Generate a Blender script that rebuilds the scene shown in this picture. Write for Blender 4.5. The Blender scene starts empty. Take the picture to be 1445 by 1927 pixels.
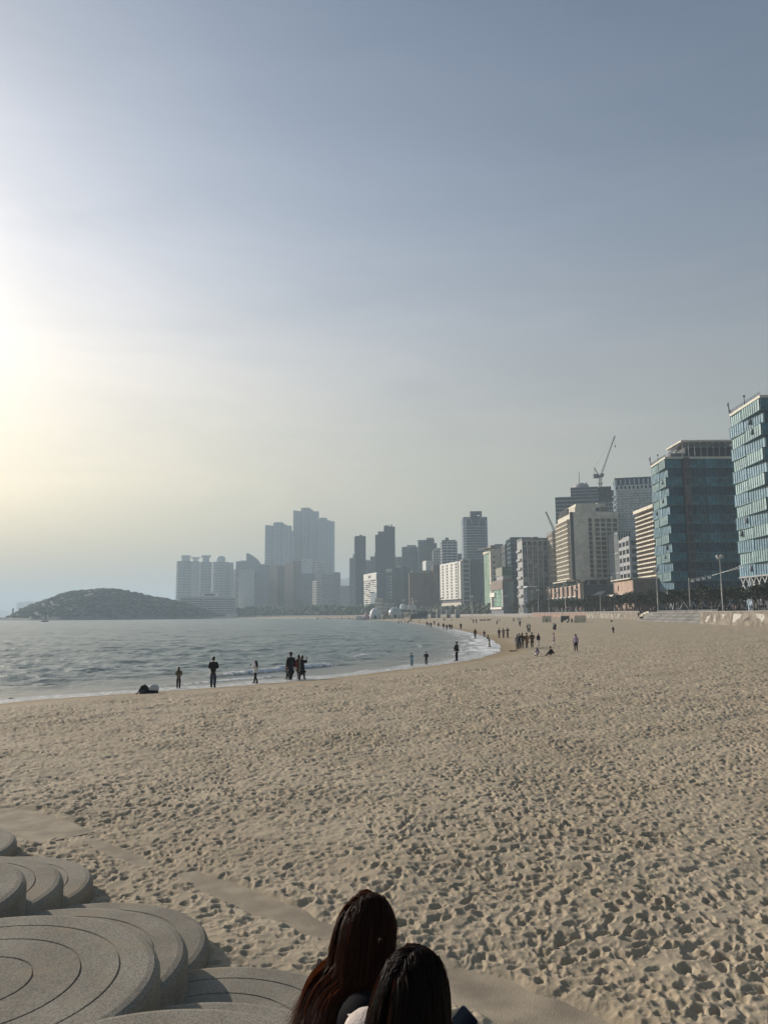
import bpy, bmesh, math, random
import numpy as np
from mathutils import Vector, Matrix

scene = bpy.context.scene
C = scene.collection
random.seed(11)
R = math.radians

# ------------------------------------------------------------------ camera
F_PX, PW, PH = 1447.0, 1445.0, 1927.0          # photograph's size and focal length in its pixels
PITCH, ROLL, CAM_Z = math.atan(194.0 / 1447.0), 0.007, 4.3
cam_data = bpy.data.cameras.new('camera')
cam = bpy.data.objects.new('camera', cam_data)
C.objects.link(cam)
cam_data.sensor_fit = 'VERTICAL'
cam_data.sensor_height = 36.0
cam_data.lens = 36.0 * F_PX / PH
cam_data.clip_start = 0.05
cam_data.clip_end = 60000
_f = Vector((0, math.cos(PITCH), math.sin(PITCH)))
_u0 = Vector((0, -math.sin(PITCH), math.cos(PITCH)))
_r0 = Vector((1, 0, 0))
CR = _r0 * math.cos(ROLL) - _u0 * math.sin(ROLL)
CU = _u0 * math.cos(ROLL) + _r0 * math.sin(ROLL)
cam.matrix_world = Matrix(((CR.x, CU.x, -_f.x, 0), (CR.y, CU.y, -_f.y, 0), (CR.z, CU.z, -_f.z, CAM_Z), (0, 0, 0, 1)))
scene.camera = cam

# ------------------------------------------------------------------ sky and sun
SUN_AZ, SUN_EL = -51.0, 23.0                    # degrees left of the view direction, above the horizon
SKY_STRENGTH = 0.068
world = bpy.data.worlds.new('World')
scene.world = world
world.use_nodes = True
wn = world.node_tree
for n in list(wn.nodes):
    wn.nodes.remove(n)
sky = wn.nodes.new('ShaderNodeTexSky')
sky.sky_type = 'NISHITA'
sky.sun_disc = False
sky.sun_elevation = R(SUN_EL)
sky.sun_rotation = R(SUN_AZ)
sky.altitude = 0
sky.air_density = 1.8
sky.dust_density = 2.6
sky.ozone_density = 5.4
# thin high veil of cloud: brighter low down and towards the sun, with faint streaks
VEIL = dict(amp=92.0, h=0.20, g=0.44, base=0.0, col=(1.0, 0.745, 0.47), high=(1.0, 0.92, 0.95))
SUN_DIR = Vector((math.sin(R(SUN_AZ)) * math.cos(R(SUN_EL)), math.cos(R(SUN_AZ)) * math.cos(R(SUN_EL)), math.sin(R(SUN_EL))))
def wmath(op, a, b=None, clamp=False):
    n = wn.nodes.new('ShaderNodeMath'); n.operation = op; n.use_clamp = clamp
    for i, x in enumerate((a, b)):
        if x is None: continue
        if isinstance(x, (int, float)): n.inputs[i].default_value = x
        else: wn.links.new(x, n.inputs[i])
    return n
wtc = wn.nodes.new('ShaderNodeTexCoord')
wdot = wn.nodes.new('ShaderNodeVectorMath'); wdot.operation = 'DOT_PRODUCT'; wdot.inputs[1].default_value = SUN_DIR
wn.links.new(wtc.outputs['Generated'], wdot.inputs[0])
wsep = wn.nodes.new('ShaderNodeSeparateXYZ'); wn.links.new(wtc.outputs['Generated'], wsep.inputs[0])
_g = VEIL['g']
w_den = wmath('SUBTRACT', 1 + _g * _g, wmath('MULTIPLY', wdot.outputs['Value'], 2 * _g).outputs[0])
w_hg = wmath('POWER', wmath('DIVIDE', (1 - _g) ** 2, w_den.outputs[0]).outputs[0], 1.5)
w_lobe = wmath('ADD', wmath('MULTIPLY', w_hg.outputs[0], 1 - VEIL['base']).outputs[0], VEIL['base'])
w_fall = wmath('EXPONENT', wmath('MULTIPLY', wmath('MAXIMUM', wsep.outputs[2], 0.0).outputs[0], -1 / VEIL['h']).outputs[0])
wmp = wn.nodes.new('ShaderNodeMapping'); wmp.inputs['Scale'].default_value = (1.6, 1.6, 9.0); wmp.inputs['Rotation'].default_value = (R(6), R(-4), 0)
wn.links.new(wtc.outputs['Generated'], wmp.inputs[0])
wno = wn.nodes.new('ShaderNodeTexNoise'); wno.inputs['Scale'].default_value = 1.7; wno.inputs['Detail'].default_value = 5; wno.inputs['Roughness'].default_value = 0.55; wno.inputs['Distortion'].default_value = 0.6
wn.links.new(wmp.outputs[0], wno.inputs['Vector'])
w_str = wmath('ADD', wmath('MULTIPLY', wno.outputs[0], 0.55).outputs[0], 0.725)
w_low = wmath('POWER', wmath('SUBTRACT', 1.0, wmath('EXPONENT', wmath('MULTIPLY', wmath('MAXIMUM', wsep.outputs[2], 0.0).outputs[0], -1 / 0.15).outputs[0]).outputs[0]).outputs[0], 2.5)
w_v = wmath('MULTIPLY', wmath('MULTIPLY', wmath('MULTIPLY', w_lobe.outputs[0], w_fall.outputs[0]).outputs[0], w_low.outputs[0]).outputs[0], w_str.outputs[0])
w_amp = wmath('MULTIPLY', w_v.outputs[0], VEIL['amp'])
wmr = wn.nodes.new('ShaderNodeMapRange'); wmr.interpolation_type = 'SMOOTHSTEP'; wmr.inputs['From Min'].default_value = 0.14; wmr.inputs['From Max'].default_value = 0.55
wn.links.new(wsep.outputs[2], wmr.inputs['Value'])
wmx = wn.nodes.new('ShaderNodeMix'); wmx.data_type = 'RGBA'; wmx.inputs[6].default_value = (*VEIL['col'], 1); wmx.inputs[7].default_value = (*VEIL['high'], 1)
wn.links.new(wmr.outputs[0], wmx.inputs[0])
wvc = wn.nodes.new('ShaderNodeVectorMath'); wvc.operation = 'SCALE'
wn.links.new(wmx.outputs[2], wvc.inputs[0])
wn.links.new(w_amp.outputs[0], wvc.inputs['Scale'])
wadd = wn.nodes.new('ShaderNodeVectorMath'); wadd.operation = 'ADD'
wn.links.new(sky.outputs[0], wadd.inputs[0]); wn.links.new(wvc.outputs[0], wadd.inputs[1])
bg = wn.nodes.new('ShaderNodeBackground')
bg.inputs['Strength'].default_value = SKY_STRENGTH
wo = wn.nodes.new('ShaderNodeOutputWorld')
wn.links.new(wadd.outputs[0], bg.inputs[0])
wn.links.new(bg.outputs[0], wo.inputs[0])

sun_data = bpy.data.lights.new('sun', 'SUN')
sun_data.energy = 4.8
sun_data.angle = R(0.6)
sun_data.color = (1.0, 0.90, 0.79)
sun = bpy.data.objects.new('sun', sun_data)
C.objects.link(sun)
sun.rotation_euler = (-SUN_DIR).to_track_quat('-Z', 'Y').to_euler()
sun.location = SUN_DIR * 300 + Vector((0, 0, 4))

vs = scene.view_settings
vs.view_transform = 'Standard'
vs.look = 'None'
vs.gamma = 1.0
vs.exposure = 0.0
vs.use_curve_mapping = False
scene.render.engine = 'CYCLES'
cy = scene.cycles
cy.use_denoising = True
cy.max_bounces = 6
cy.diffuse_bounces = 2
cy.glossy_bounces = 3
cy.transmission_bounces = 4
cy.volume_bounces = 1
cy.sample_clamp_indirect = 6.0
cy.caustics_reflective = False
cy.caustics_refractive = False

# ------------------------------------------------------------------ helpers
def ray(px, py):
    dx, dy = px - PW / 2, PH / 2 - py
    return _f * F_PX + CR * dx + CU * dy
def at_y(px, py, Y):
    """world point seen at a photo pixel, at distance Y in front of the camera"""
    d = ray(px, py)
    k = Y / d.y
    return Vector((d.x * k, Y, CAM_Z + d.z * k))
def on_z(px, py, z):
    d = ray(px, py)
    k = (z - CAM_Z) / d.z
    return Vector((d.x * k, d.y * k, z))

def tag(o, label=None, cat=None, group=None, kind=None):
    if label: o['label'] = label
    if cat: o['category'] = cat
    if group: o['group'] = group
    if kind: o['kind'] = kind
    return o
def thing(name, loc=(0, 0, 0), rz=0.0, label=None, cat=None, group=None):
    o = bpy.data.objects.new(name, None)
    o.empty_display_size = 0.2
    C.objects.link(o)
    o.location = loc
    o.rotation_euler = (0, 0, rz)
    return tag(o, label, cat, group)
def link(name, me, parent=None, loc=None, rz=None):
    o = bpy.data.objects.new(name, me)
    C.objects.link(o)
    if parent: o.parent = parent
    if loc is not None: o.location = loc
    if rz is not None: o.rotation_euler = (0, 0, rz)
    return o
def copy_tree(o, parent=None):
    c = o.copy()
    C.objects.link(c)
    if parent: c.parent = parent
    for ch in list(o.children):
        copy_tree(ch, c)
    return c

class MB:
    """collects faces with a material index and builds one mesh"""
    def __init__(s): s.v = []; s.f = []; s.m = []; s.sm = []
    def add(s, vs, fs, mi=0, smooth=False):
        b = len(s.v)
        s.v.extend([tuple(p) for p in vs])
        for f in fs:
            s.f.append(tuple(b + i for i in f)); s.m.append(mi); s.sm.append(smooth)
    def box(s, x0, x1, y0, y1, z0, z1, mi=0):
        s.add([(x0, y0, z0), (x1, y0, z0), (x1, y1, z0), (x0, y1, z0), (x0, y0, z1), (x1, y0, z1), (x1, y1, z1), (x0, y1, z1)],
              [(0, 3, 2, 1), (4, 5, 6, 7), (0, 1, 5, 4), (1, 2, 6, 5), (2, 3, 7, 6), (3, 0, 4, 7)], mi)
    def fbox(s, o, u, n, a0, a1, d0, d1, z0, z1, mi=0):
        """box on a wall: along u from a0 to a1, out along n from d0 to d1"""
        P = lambda a, d, z: (o[0] + u[0] * a + n[0] * d, o[1] + u[1] * a + n[1] * d, z)
        s.add([P(a0, d0, z0), P(a1, d0, z0), P(a1, d1, z0), P(a0, d1, z0), P(a0, d0, z1), P(a1, d0, z1), P(a1, d1, z1), P(a0, d1, z1)],
              [(0, 1, 2, 3), (4, 7, 6, 5), (0, 4, 5, 1), (1, 5, 6, 2), (2, 6, 7, 3), (3, 7, 4, 0)], mi)
    def prism(s, poly, z0, z1, mi=0, smooth=False):
        n = len(poly)
        vs = [(p[0], p[1], z0) for p in poly] + [(p[0], p[1], z1 if not callable(z1) else z1(p)) for p in poly]
        s.add(vs, [tuple(range(n - 1, -1, -1)), tuple(range(n, 2 * n))], mi)
        s.add(vs, [(i, (i + 1) % n, n + (i + 1) % n, n + i) for i in range(n)], mi, smooth)
    def bar(s, p, q, w, h=None, mi=0):
        p, q = Vector(p), Vector(q)
        d = (q - p)
        if d.length < 1e-6: return
        d.normalize()
        a = d.cross(Vector((0, 0, 1)))
        if a.length < 1e-3: a = Vector((1, 0, 0))
        a.normalize(); b = a.cross(d)
        a = a * w / 2; b = b * (h or w) / 2
        vs = [p - a - b, p + a - b, p + a + b, p - a + b, q - a - b, q + a - b, q + a + b, q - a + b]
        s.add(vs, [(3, 2, 1, 0), (4, 5, 6, 7), (0, 1, 5, 4), (1, 2, 6, 5), (2, 3, 7, 6), (3, 0, 4, 7)], mi)
    def tube(s, pts, rs, n=6, mi=0, cap=True, smooth=True):
        pts = [Vector(p) for p in pts]
        if not hasattr(rs, '__len__'): rs = [rs] * len(pts)
        rings = []
        for i, p in enumerate(pts):
            t = (pts[min(i + 1, len(pts) - 1)] - pts[max(i - 1, 0)]).normalized()
            a = t.cross(Vector((0, 0, 1)))
            if a.length < 1e-2: a = t.cross(Vector((0, 1, 0)))
            a.normalize(); b = t.cross(a)
            rings += [p + (a * math.cos(2 * math.pi * k / n) + b * math.sin(2 * math.pi * k / n)) * rs[i] for k in range(n)]
        fs = [(i * n + k, i * n + (k + 1) % n, (i + 1) * n + (k + 1) % n, (i + 1) * n + k) for i in range(len(pts) - 1) for k in range(n)]
        s.add(rings, fs, mi, smooth)
        if cap:
            L = (len(pts) - 1) * n
            s.add(rings, [tuple(range(n - 1, -1, -1)), tuple(range(L, L + n))], mi)
    def lathe(s, prof, c=(0, 0, 0), n=24, mi=0, sx=1, sy=1, smooth=True, a0=0.0, a1=2 * math.pi):
        full = abs(a1 - a0 - 2 * math.pi) < 1e-6
        cols = n if full else n + 1
        vs = []
        for r, z in prof:
            for k in range(cols):
                a = a0 + (a1 - a0) * k / n
                vs.append((c[0] + r * math.cos(a) * sx, c[1] + r * math.sin(a) * sy, c[2] + z))
        fs = []
        for i in range(len(prof) - 1):
            for k in range(n):
                k2 = (k + 1) % cols
                fs.append((i * cols + k, i * cols + k2, (i + 1) * cols + k2, (i + 1) * cols + k))
        s.add(vs, fs, mi, smooth)
    def ball(s, c, r, n=8, m=6, mi=0, sx=1, sy=1, sz=1):
        prof = [(max(1e-4, r * math.sin(math.pi * i / m)), -r * sz * math.cos(math.pi * i / m)) for i in range(m + 1)]
        s.lathe(prof, c, n, mi, sx, sy)
    def mesh(s, name, mats):
        me = bpy.data.meshes.new(name)
        me.from_pydata(s.v, [], s.f)
        for m in (mats if isinstance(mats, (list, tuple)) else [mats]):
            me.materials.append(m)
        me.polygons.foreach_set('material_index', s.m)
        me.polygons.foreach_set('use_smooth', s.sm)
        me.update()
        return me
    def build(s, name, mats, parent=None, loc=None, rz=None, kind=None):
        o = link(name, s.mesh(name, mats), parent, loc, rz)
        if kind: o['kind'] = kind
        return o

def np_mesh(name, verts, quads, mats, smooth=True):
    """fast mesh from numpy arrays of vertices and quads"""
    me = bpy.data.meshes.new(name)
    nv, nf = len(verts), len(quads)
    me.vertices.add(nv)
    me.vertices.foreach_set('co', np.ascontiguousarray(verts, np.float32).ravel())
    k = quads.shape[1]
    me.loops.add(nf * k)
    me.loops.foreach_set('vertex_index', np.ascontiguousarray(quads, np.int32).ravel())
    me.polygons.add(nf)
    me.polygons.foreach_set('loop_start', np.arange(0, nf * k, k, dtype=np.int32))
    me.update(calc_edges=True)
    me.polygons.foreach_set('use_smooth', np.full(nf, smooth, bool))
    for m in (mats if isinstance(mats, (list, tuple)) else [mats]):
        me.materials.append(m)
    return me
def attr(me, name, data):
    a = me.attributes.new(name, 'FLOAT', 'POINT')
    a.data.foreach_set('value', np.ascontiguousarray(data, np.float32))
def sstep(x, a, b):
    t = np.clip((x - a) / (b - a), 0, 1)
    return t * t * (3 - 2 * t)

# ------------------------------------------------------------------ materials
MATS = {}
def nodes(name):
    m = bpy.data.materials.new(name)
    m.use_nodes = True
    nt = m.node_tree
    b = nt.nodes['Principled BSDF']
    return m, nt, b
def N(nt, typ, **kw):
    n = nt.nodes.new(typ)
    for k, v in kw.items():
        if k.startswith('i_'): n.inputs[k[2:].replace('_', ' ')].default_value = v
        else: setattr(n, k, v)
    return n
def mathn(nt, op, a, b=None, clamp=False):
    n = nt.nodes.new('ShaderNodeMath'); n.operation = op; n.use_clamp = clamp
    for i, x in enumerate((a, b)):
        if x is None: continue
        if isinstance(x, (int, float)): n.inputs[i].default_value = x
        else: nt.links.new(x, n.inputs[i])
    return n.outputs[0]
def ramp(nt, x, a, b):
    n = nt.nodes.new('ShaderNodeMapRange'); n.interpolation_type = 'SMOOTHSTEP'
    n.inputs['From Min'].default_value = a; n.inputs['From Max'].default_value = b
    nt.links.new(x, n.inputs['Value'])
    return n.outputs[0]
def mix(nt, f, a, b, mode='MIX'):
    n = nt.nodes.new('ShaderNodeMix'); n.data_type = 'RGBA'; n.blend_type = mode
    for s, x in ((0, f), (6, a), (7, b)):
        if isinstance(x, (int, float)): n.inputs[s].default_value = x
        elif isinstance(x, tuple): n.inputs[s].default_value = (*x, 1) if len(x) == 3 else x
        else: nt.links.new(x, n.inputs[s])
    return n.outputs[2]
def coords(nt, scale=(1, 1, 1), which='Object'):
    tc = nt.nodes.new('ShaderNodeTexCoord')
    mp = nt.nodes.new('ShaderNodeMapping')
    mp.inputs['Scale'].default_value = scale
    nt.links.new(tc.outputs[which], mp.inputs[0])
    return mp.outputs[0]
def noise(nt, vec, scale, detail=3, rough=0.55, out=0):
    n = nt.nodes.new('ShaderNodeTexNoise')
    n.inputs['Scale'].default_value = scale; n.inputs['Detail'].default_value = detail; n.inputs['Roughness'].default_value = rough
    if vec is not None: nt.links.new(vec, n.inputs['Vector'])
    return n.outputs[out]
def mat(name, col, rough=0.7, metal=0.0, var=0.16, scale=0.35, bump=0.0, bscale=20.0, island=0.0, spec=0.5):
    """plain surface with uneven colour, optional fine relief and per-piece variation"""
    if name in MATS: return MATS[name]
    m, nt, b = nodes(name)
    v = coords(nt)
    n1 = noise(nt, v, scale, 4)
    k = mathn(nt, 'ADD', mathn(nt, 'MULTIPLY', ramp(nt, n1, 0.3, 0.7), 2 * var), 1 - var)
    if island:
        g = nt.nodes.new('ShaderNodeNewGeometry')
        k = mathn(nt, 'MULTIPLY', k, mathn(nt, 'ADD', mathn(nt, 'MULTIPLY', g.outputs['Random Per Island'], 2 * island), 1 - island))
    n = nt.nodes.new('ShaderNodeVectorMath'); n.operation = 'SCALE'
    n.inputs[0].default_value = col
    nt.links.new(k, n.inputs['Scale'])
    nt.links.new(n.outputs[0], b.inputs['Base Color'])
    b.inputs['Roughness'].default_value = rough
    b.inputs['Metallic'].default_value = metal
    b.inputs['Specular IOR Level'].default_value = spec
    if bump:
        bp = nt.nodes.new('ShaderNodeBump'); bp.inputs['Strength'].default_value = bump; bp.inputs['Distance'].default_value = 0.02
        nt.links.new(noise(nt, v, bscale, 4), bp.inputs['Height'])
        nt.links.new(bp.outputs[0], b.inputs['Normal'])
    MATS[name] = m
    return m
def glass(name, col, rough=0.12, island=0.35, spec=0.5, metal=0.0):
    """facade glazing: dark body colour, sky reflection, each pane a little different"""
    m = mat(name, col, rough, metal, 0.2, 0.08, island=island, spec=spec)
    m.node_tree.nodes['Principled BSDF'].inputs['IOR'].default_value = 1.5
    return m

# ------------------------------------------------------------------ haze
def build_haze():
    mb = MB(); mb.box(-12000, 12000, -2500, 19000, -5.0, 345.0)
    m = bpy.data.materials.new('haze_air'); m.use_nodes = True
    nt = m.node_tree
    for n in list(nt.nodes): nt.nodes.remove(n)
    v = nt.nodes.new('ShaderNodeVolumePrincipled'); o = nt.nodes.new('ShaderNodeOutputMaterial')
    v.inputs['Color'].default_value = (0.715, 0.88, 1.0, 1)
    v.inputs['Density'].default_value = 0.00026
    v.inputs['Anisotropy'].default_value = 0.10
    nt.links.new(v.outputs[0], o.inputs['Volume'])
    o = mb.build('haze', m)
    tag(o, 'pale sea haze filling the air over the whole beach', 'haze', kind='stuff')
build_haze()

# ------------------------------------------------------------------ ground, beach, sea
SHORE = [(-900, -420), (-320, -230), (-120, -75), (-62, -16), (-35, 14)]
for px, py in ((0, 1318), (180, 1306), (330, 1296), (480, 1285), (600, 1275), (700, 1263), (790, 1252), (850, 1244), (895, 1234), (915, 1226), (920, 1218), (912, 1208), (900, 1199), (870, 1190), (830, 1180.5), (790, 1174.5), (755, 1170)):
    p = on_z(px, py, 0.0); SHORE.append((p.x, p.y))
SHORE += [(3, 570), (-10, 690), (-46, 890), (-108, 1040), (-205, 1220), (-320, 1390), (-470, 1490), (-640, 1530), (-1400, 1700), (-5000, 2600)]
SHORE = np.array(SHORE, float)
def _smooth(P, it=2):
    for _ in range(it):
        Q = [P[0]]
        for a, b in zip(P[:-1], P[1:]):
            Q += [a * .75 + b * .25, a * .25 + b * .75]
        P = np.array(Q + [P[-1]])
    return P
SHORE = _smooth(SHORE, 1)
_seg = SHORE[1:] - SHORE[:-1]
_cum = np.concatenate([[0], np.cumsum(np.hypot(_seg[:, 0], _seg[:, 1]))])
def shore(x, y):
    """signed distance to the waterline (inland positive) and distance along it"""
    x = np.asarray(x, np.float64); y = np.asarray(y, np.float64)
    best = np.full(x.shape, 1e18); sgn = np.zeros(x.shape); along = np.zeros(x.shape)
    for i in range(len(_seg)):
        ax, ay = SHORE[i]; dx, dy = _seg[i]; L2 = dx * dx + dy * dy
        t = np.clip(((x - ax) * dx + (y - ay) * dy) / L2, 0, 1)
        ex, ey = x - ax - t * dx, y - ay - t * dy
        d = ex * ex + ey * ey
        m = d < best
        best = np.where(m, d, best)
        sgn = np.where(m, np.where(dx * ey - dy * ex < 0, 1.0, -1.0), sgn)
        along = np.where(m, _cum[i] + t * math.sqrt(L2), along)
    return np.sqrt(best) * sgn, along
def beach_h(x, y, s):
    lo = 0.30 * sstep(s, 0, 6) + 0.28 * sstep(s, 4, 24) + np.minimum(s, 0) * 0.045
    up = 2.0 * sstep(s, 9, 82) * sstep(np.asarray(y, float), 40, 420)
    return np.maximum(lo + up, -2.5)
def ground_z(x, y):
    s, _ = shore(np.array([x]), np.array([y]))
    return float(beach_h(np.array([x]), np.array([y]), s)[0])
def on_sand(px, py):
    """world point where a photo pixel's ray meets the beach"""
    d = ray(px, py); d = d / d.y
    Y = 6.0 * 1.004 ** np.arange(1350)
    sh, _ = shore(d.x * Y, Y)
    gz = beach_h(d.x * Y, Y, sh)
    k = int(np.argmax(CAM_Z + d.z * Y <= gz))
    return Vector((d.x * Y[k], Y[k], float(gz[k])))

# --- trampled sand: one periodic patch of overlapping footprints
def footprint_tile(n, L, count, seed, a_rng, b_rng, d_rng):
    rng = np.random.default_rng(seed)
    fr = np.fft.fftfreq(n, 1.0 / n)
    kx, ky = np.meshgrid(fr, fr)
    k = np.hypot(kx, ky) + 1e-6
    def nz(k0, k1):
        sp = np.where((k > k0) & (k < k1), k ** -1.4, 0) * np.exp(2j * np.pi * rng.random((n, n)))
        h = np.fft.ifft2(sp).real
        return h / h.std()
    h = 0.012 * nz(1, 40)
    wx = nz(6, 60) * 0.02; wy = nz(6, 60) * 0.02
    px = L / n
    for i in range(count):
        a = rng.uniform(*a_rng); b = rng.uniform(*b_rng); d = rng.uniform(*d_rng)
        th = rng.normal(0.9, 0.9) + (math.pi if rng.random() < 0.5 else 0)
        cx, cy = rng.random(2) * L
        R_ = int(a * 1.9 / px) + 2
        ix = (np.arange(-R_, R_ + 1) + int(cx / px)); iy = (np.arange(-R_, R_ + 1) + int(cy / px))
        IX, IY = np.meshgrid(ix % n, iy % n)
        X, Y = np.meshgrid(ix * px - cx, iy * px - cy)
        X = X + wx[IY, IX]; Y = Y + wy[IY, IX]
        u = X * math.cos(th) + Y * math.sin(th); v = -X * math.sin(th) + Y * math.cos(th)
        q = np.sqrt((u / a) ** 2 + (v / (b * (1 - 0.18 * u / a))) ** 2)
        base = h[IY, IX]
        mid = base[R_, R_]
        w = sstep(q, 1.12, 0.62)
        floor = mid * 0.6 - d * (1 - 0.35 * u / a) + 0.10 * d * np.sin(u * 95) * (d > 0.03)
        new = np.minimum(base, base * (1 - w) + floor * w) * 0.8 + 0.2 * (base * (1 - w) + floor * w)
        new = new + d * 0.42 * np.exp(-((q - 1.22) / 0.2) ** 2) * (0.7 + 0.5 * u / (a * 1.3))
        h[IY, IX] = np.where(q < 1.8, new, base)
    sp = np.fft.fft2(h)
    h = np.fft.ifft2(sp * np.exp(-(k * px / L * 2 * np.pi / px * 0.011) ** 2 / 2 * 1.0)).real
    return (h - h.mean()).astype(np.float32)
T1 = footprint_tile(1024, 14.0, 2300, 3, (0.11, 0.19), (0.06, 0.105), (0.022, 0.058))
T2 = footprint_tile(1024, 11.3, 1700, 8, (0.10, 0.17), (0.06, 0.105), (0.02, 0.052))
def sample(T, L, x, y, rot=0.0):
    c, s = math.cos(rot), math.sin(rot)
    n = T.shape[0]
    u = ((x * c + y * s) / L * n) % n; v = ((-x * s + y * c) / L * n) % n
    i = u.astype(np.int64); j = v.astype(np.int64)
    fu = u - i; fv = v - j
    i %= n; j %= n; i2 = (i + 1) % n; j2 = (j + 1) % n
    return T[j, i] * (1 - fu) * (1 - fv) + T[j, i2] * fu * (1 - fv) + T[j2, i] * (1 - fu) * fv + T[j2, i2] * fu * fv
def lownoise(x, y, sc, seed):
    rng = np.random.default_rng(seed); o = np.zeros(x.shape)
    for _ in range(7):
        a = rng.uniform(0, 2 * math.pi); f = rng.uniform(0.5, 1.6) / sc; p = rng.uniform(0, 6.28)
        o += np.sin((x * math.cos(a) + y * math.sin(a)) * f * 2 * math.pi + p + 1.3 * np.sin((x * math.sin(a) - y * math.cos(a)) * f * 3.1 + p))
    return o / 7 * 1.6

# smooth patches where the buried concrete apron shows through (x, y, half length, half width)
STRIP = Vector((-0.72, 0.69))
PATCH = [(-6.7, 14.9, 1.5, 0.5), (-1.7, 10.75, 1.9, 0.27), (1.25, 8.0, 1.35, 0.42), (-4.4, 13.1, 1.1, 0.16)]
def patch_mask(x, y):
    m = np.zeros(x.shape)
    for cx, cy, a, b in PATCH:
        u = (x - cx) * STRIP.x + (y - cy) * STRIP.y; v = (x - cx) * STRIP.y - (y - cy) * STRIP.x
        q = np.sqrt((u / a) ** 2 + (v / b) ** 2) + 0.16 * lownoise(x, y, 0.9, 5)
        m = np.maximum(m, sstep(q, 1.25, 0.8))
    return m

def ring_angles(lo, hi, n, coarse):
    fine = np.linspace(lo, hi, n)
    rest = np.linspace(hi, lo + 360, coarse)[1:-1]
    return np.radians(np.concatenate([fine, rest]))
def sector(ang, rad):
    A, Rr = np.meshgrid(ang, rad)
    x = (Rr * np.sin(A)).ravel(); y = (Rr * np.cos(A)).ravel()
    na, nr = len(ang), len(rad)
    i = np.arange(na); j = np.arange(nr - 1)
    I, J = np.meshgrid(i, j)
    I2 = (I + 1) % na
    q = np.stack([J * na + I, J * na + I2, (J + 1) * na + I2, (J + 1) * na + I], -1).reshape(-1, 4)
    return x, y, q[:, ::-1]
def keep(q, mask):
    """drop quads with no vertex in mask, and the vertices nobody uses"""
    q = q[mask[q].any(1)]
    used = np.zeros(len(mask), bool); used[q.ravel()] = True
    idx = np.cumsum(used) - 1
    return idx[q], used

def build_sand():
    rad = [0.6, 1.5, 2.5, 3.5, 4.5, 5.4, 6.2]
    r = 6.6
    while r < 2600:
        rad.append(r); r += 0.0024 * r * (1 + r / 60) if r < 700 else r * 0.06
    ang = ring_angles(-31, 31, 960, 90)
    x, y, q = sector(ang, np.array(rad))
    s, t = shore(x, y)
    q, used = keep(q, (s > -9))
    x, y, s, t = x[used], y[used], s[used], t[used]
    h = beach_h(x, y, s)
    dist = np.hypot(x, y)
    near = sstep(dist, 230, 80)
    warp = 0.25 * lownoise(x, y, 5.0, 2)
    m = sstep(lownoise(x, y, 7.0, 4), -0.35, 0.35)
    rel = (sample(T1, 14.0, (x + warp) * 1.55, y * 1.55, 0.35) * m + sample(T2, 11.3, x * 1.4, (y + warp) * 1.4, -0.9) * (1 - m) * 1.15) * .80
    rel = rel + 0.32 * sample(T2, 11.3, x * 1.9 + 3, y * 1.9, 1.7)
    far = 0.20 + 0.95 * sstep(dist, 12, 42)
    rel = rel + far * (0.75 * sample(T1, 14.0, x * .52 + 5, y * .52 + 2, 1.1) * (1 - m * .5) + 0.55 * sample(T2, 11.3, x * .38 - 4, y * .38, 2.3) * (.5 + m * .5))
    big = lownoise(x, y, 3.2, 9) * 0.03 + lownoise(x, y, 11.0, 12) * 0.05
    pm = patch_mask(x, y)
    flat = sstep(s, 3.0, 8.5)                      # the wet strip is washed smooth
    amp = (0.72 + 0.40 * sstep(lownoise(x, y, 6.0, 21), -0.6, 0.6)) * flat * (1 - 0.93 * pm)
    # coarse version of the relief far away so that it does not alias
    z = h + rel * amp * (0.25 + 0.75 * near) + big * flat * (1 - pm) - 0.055 * pm * sstep(dist, 30, 20)
    me = np_mesh('sand', np.stack([x, y, z], -1), q, M_SAND)
    attr(me, 'inland', s)
    attr(me, 'slab', pm)
    o = link('sand', me)
    tag(o, 'trampled tan beach sand covered in footprints', 'sand', kind='structure')

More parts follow.
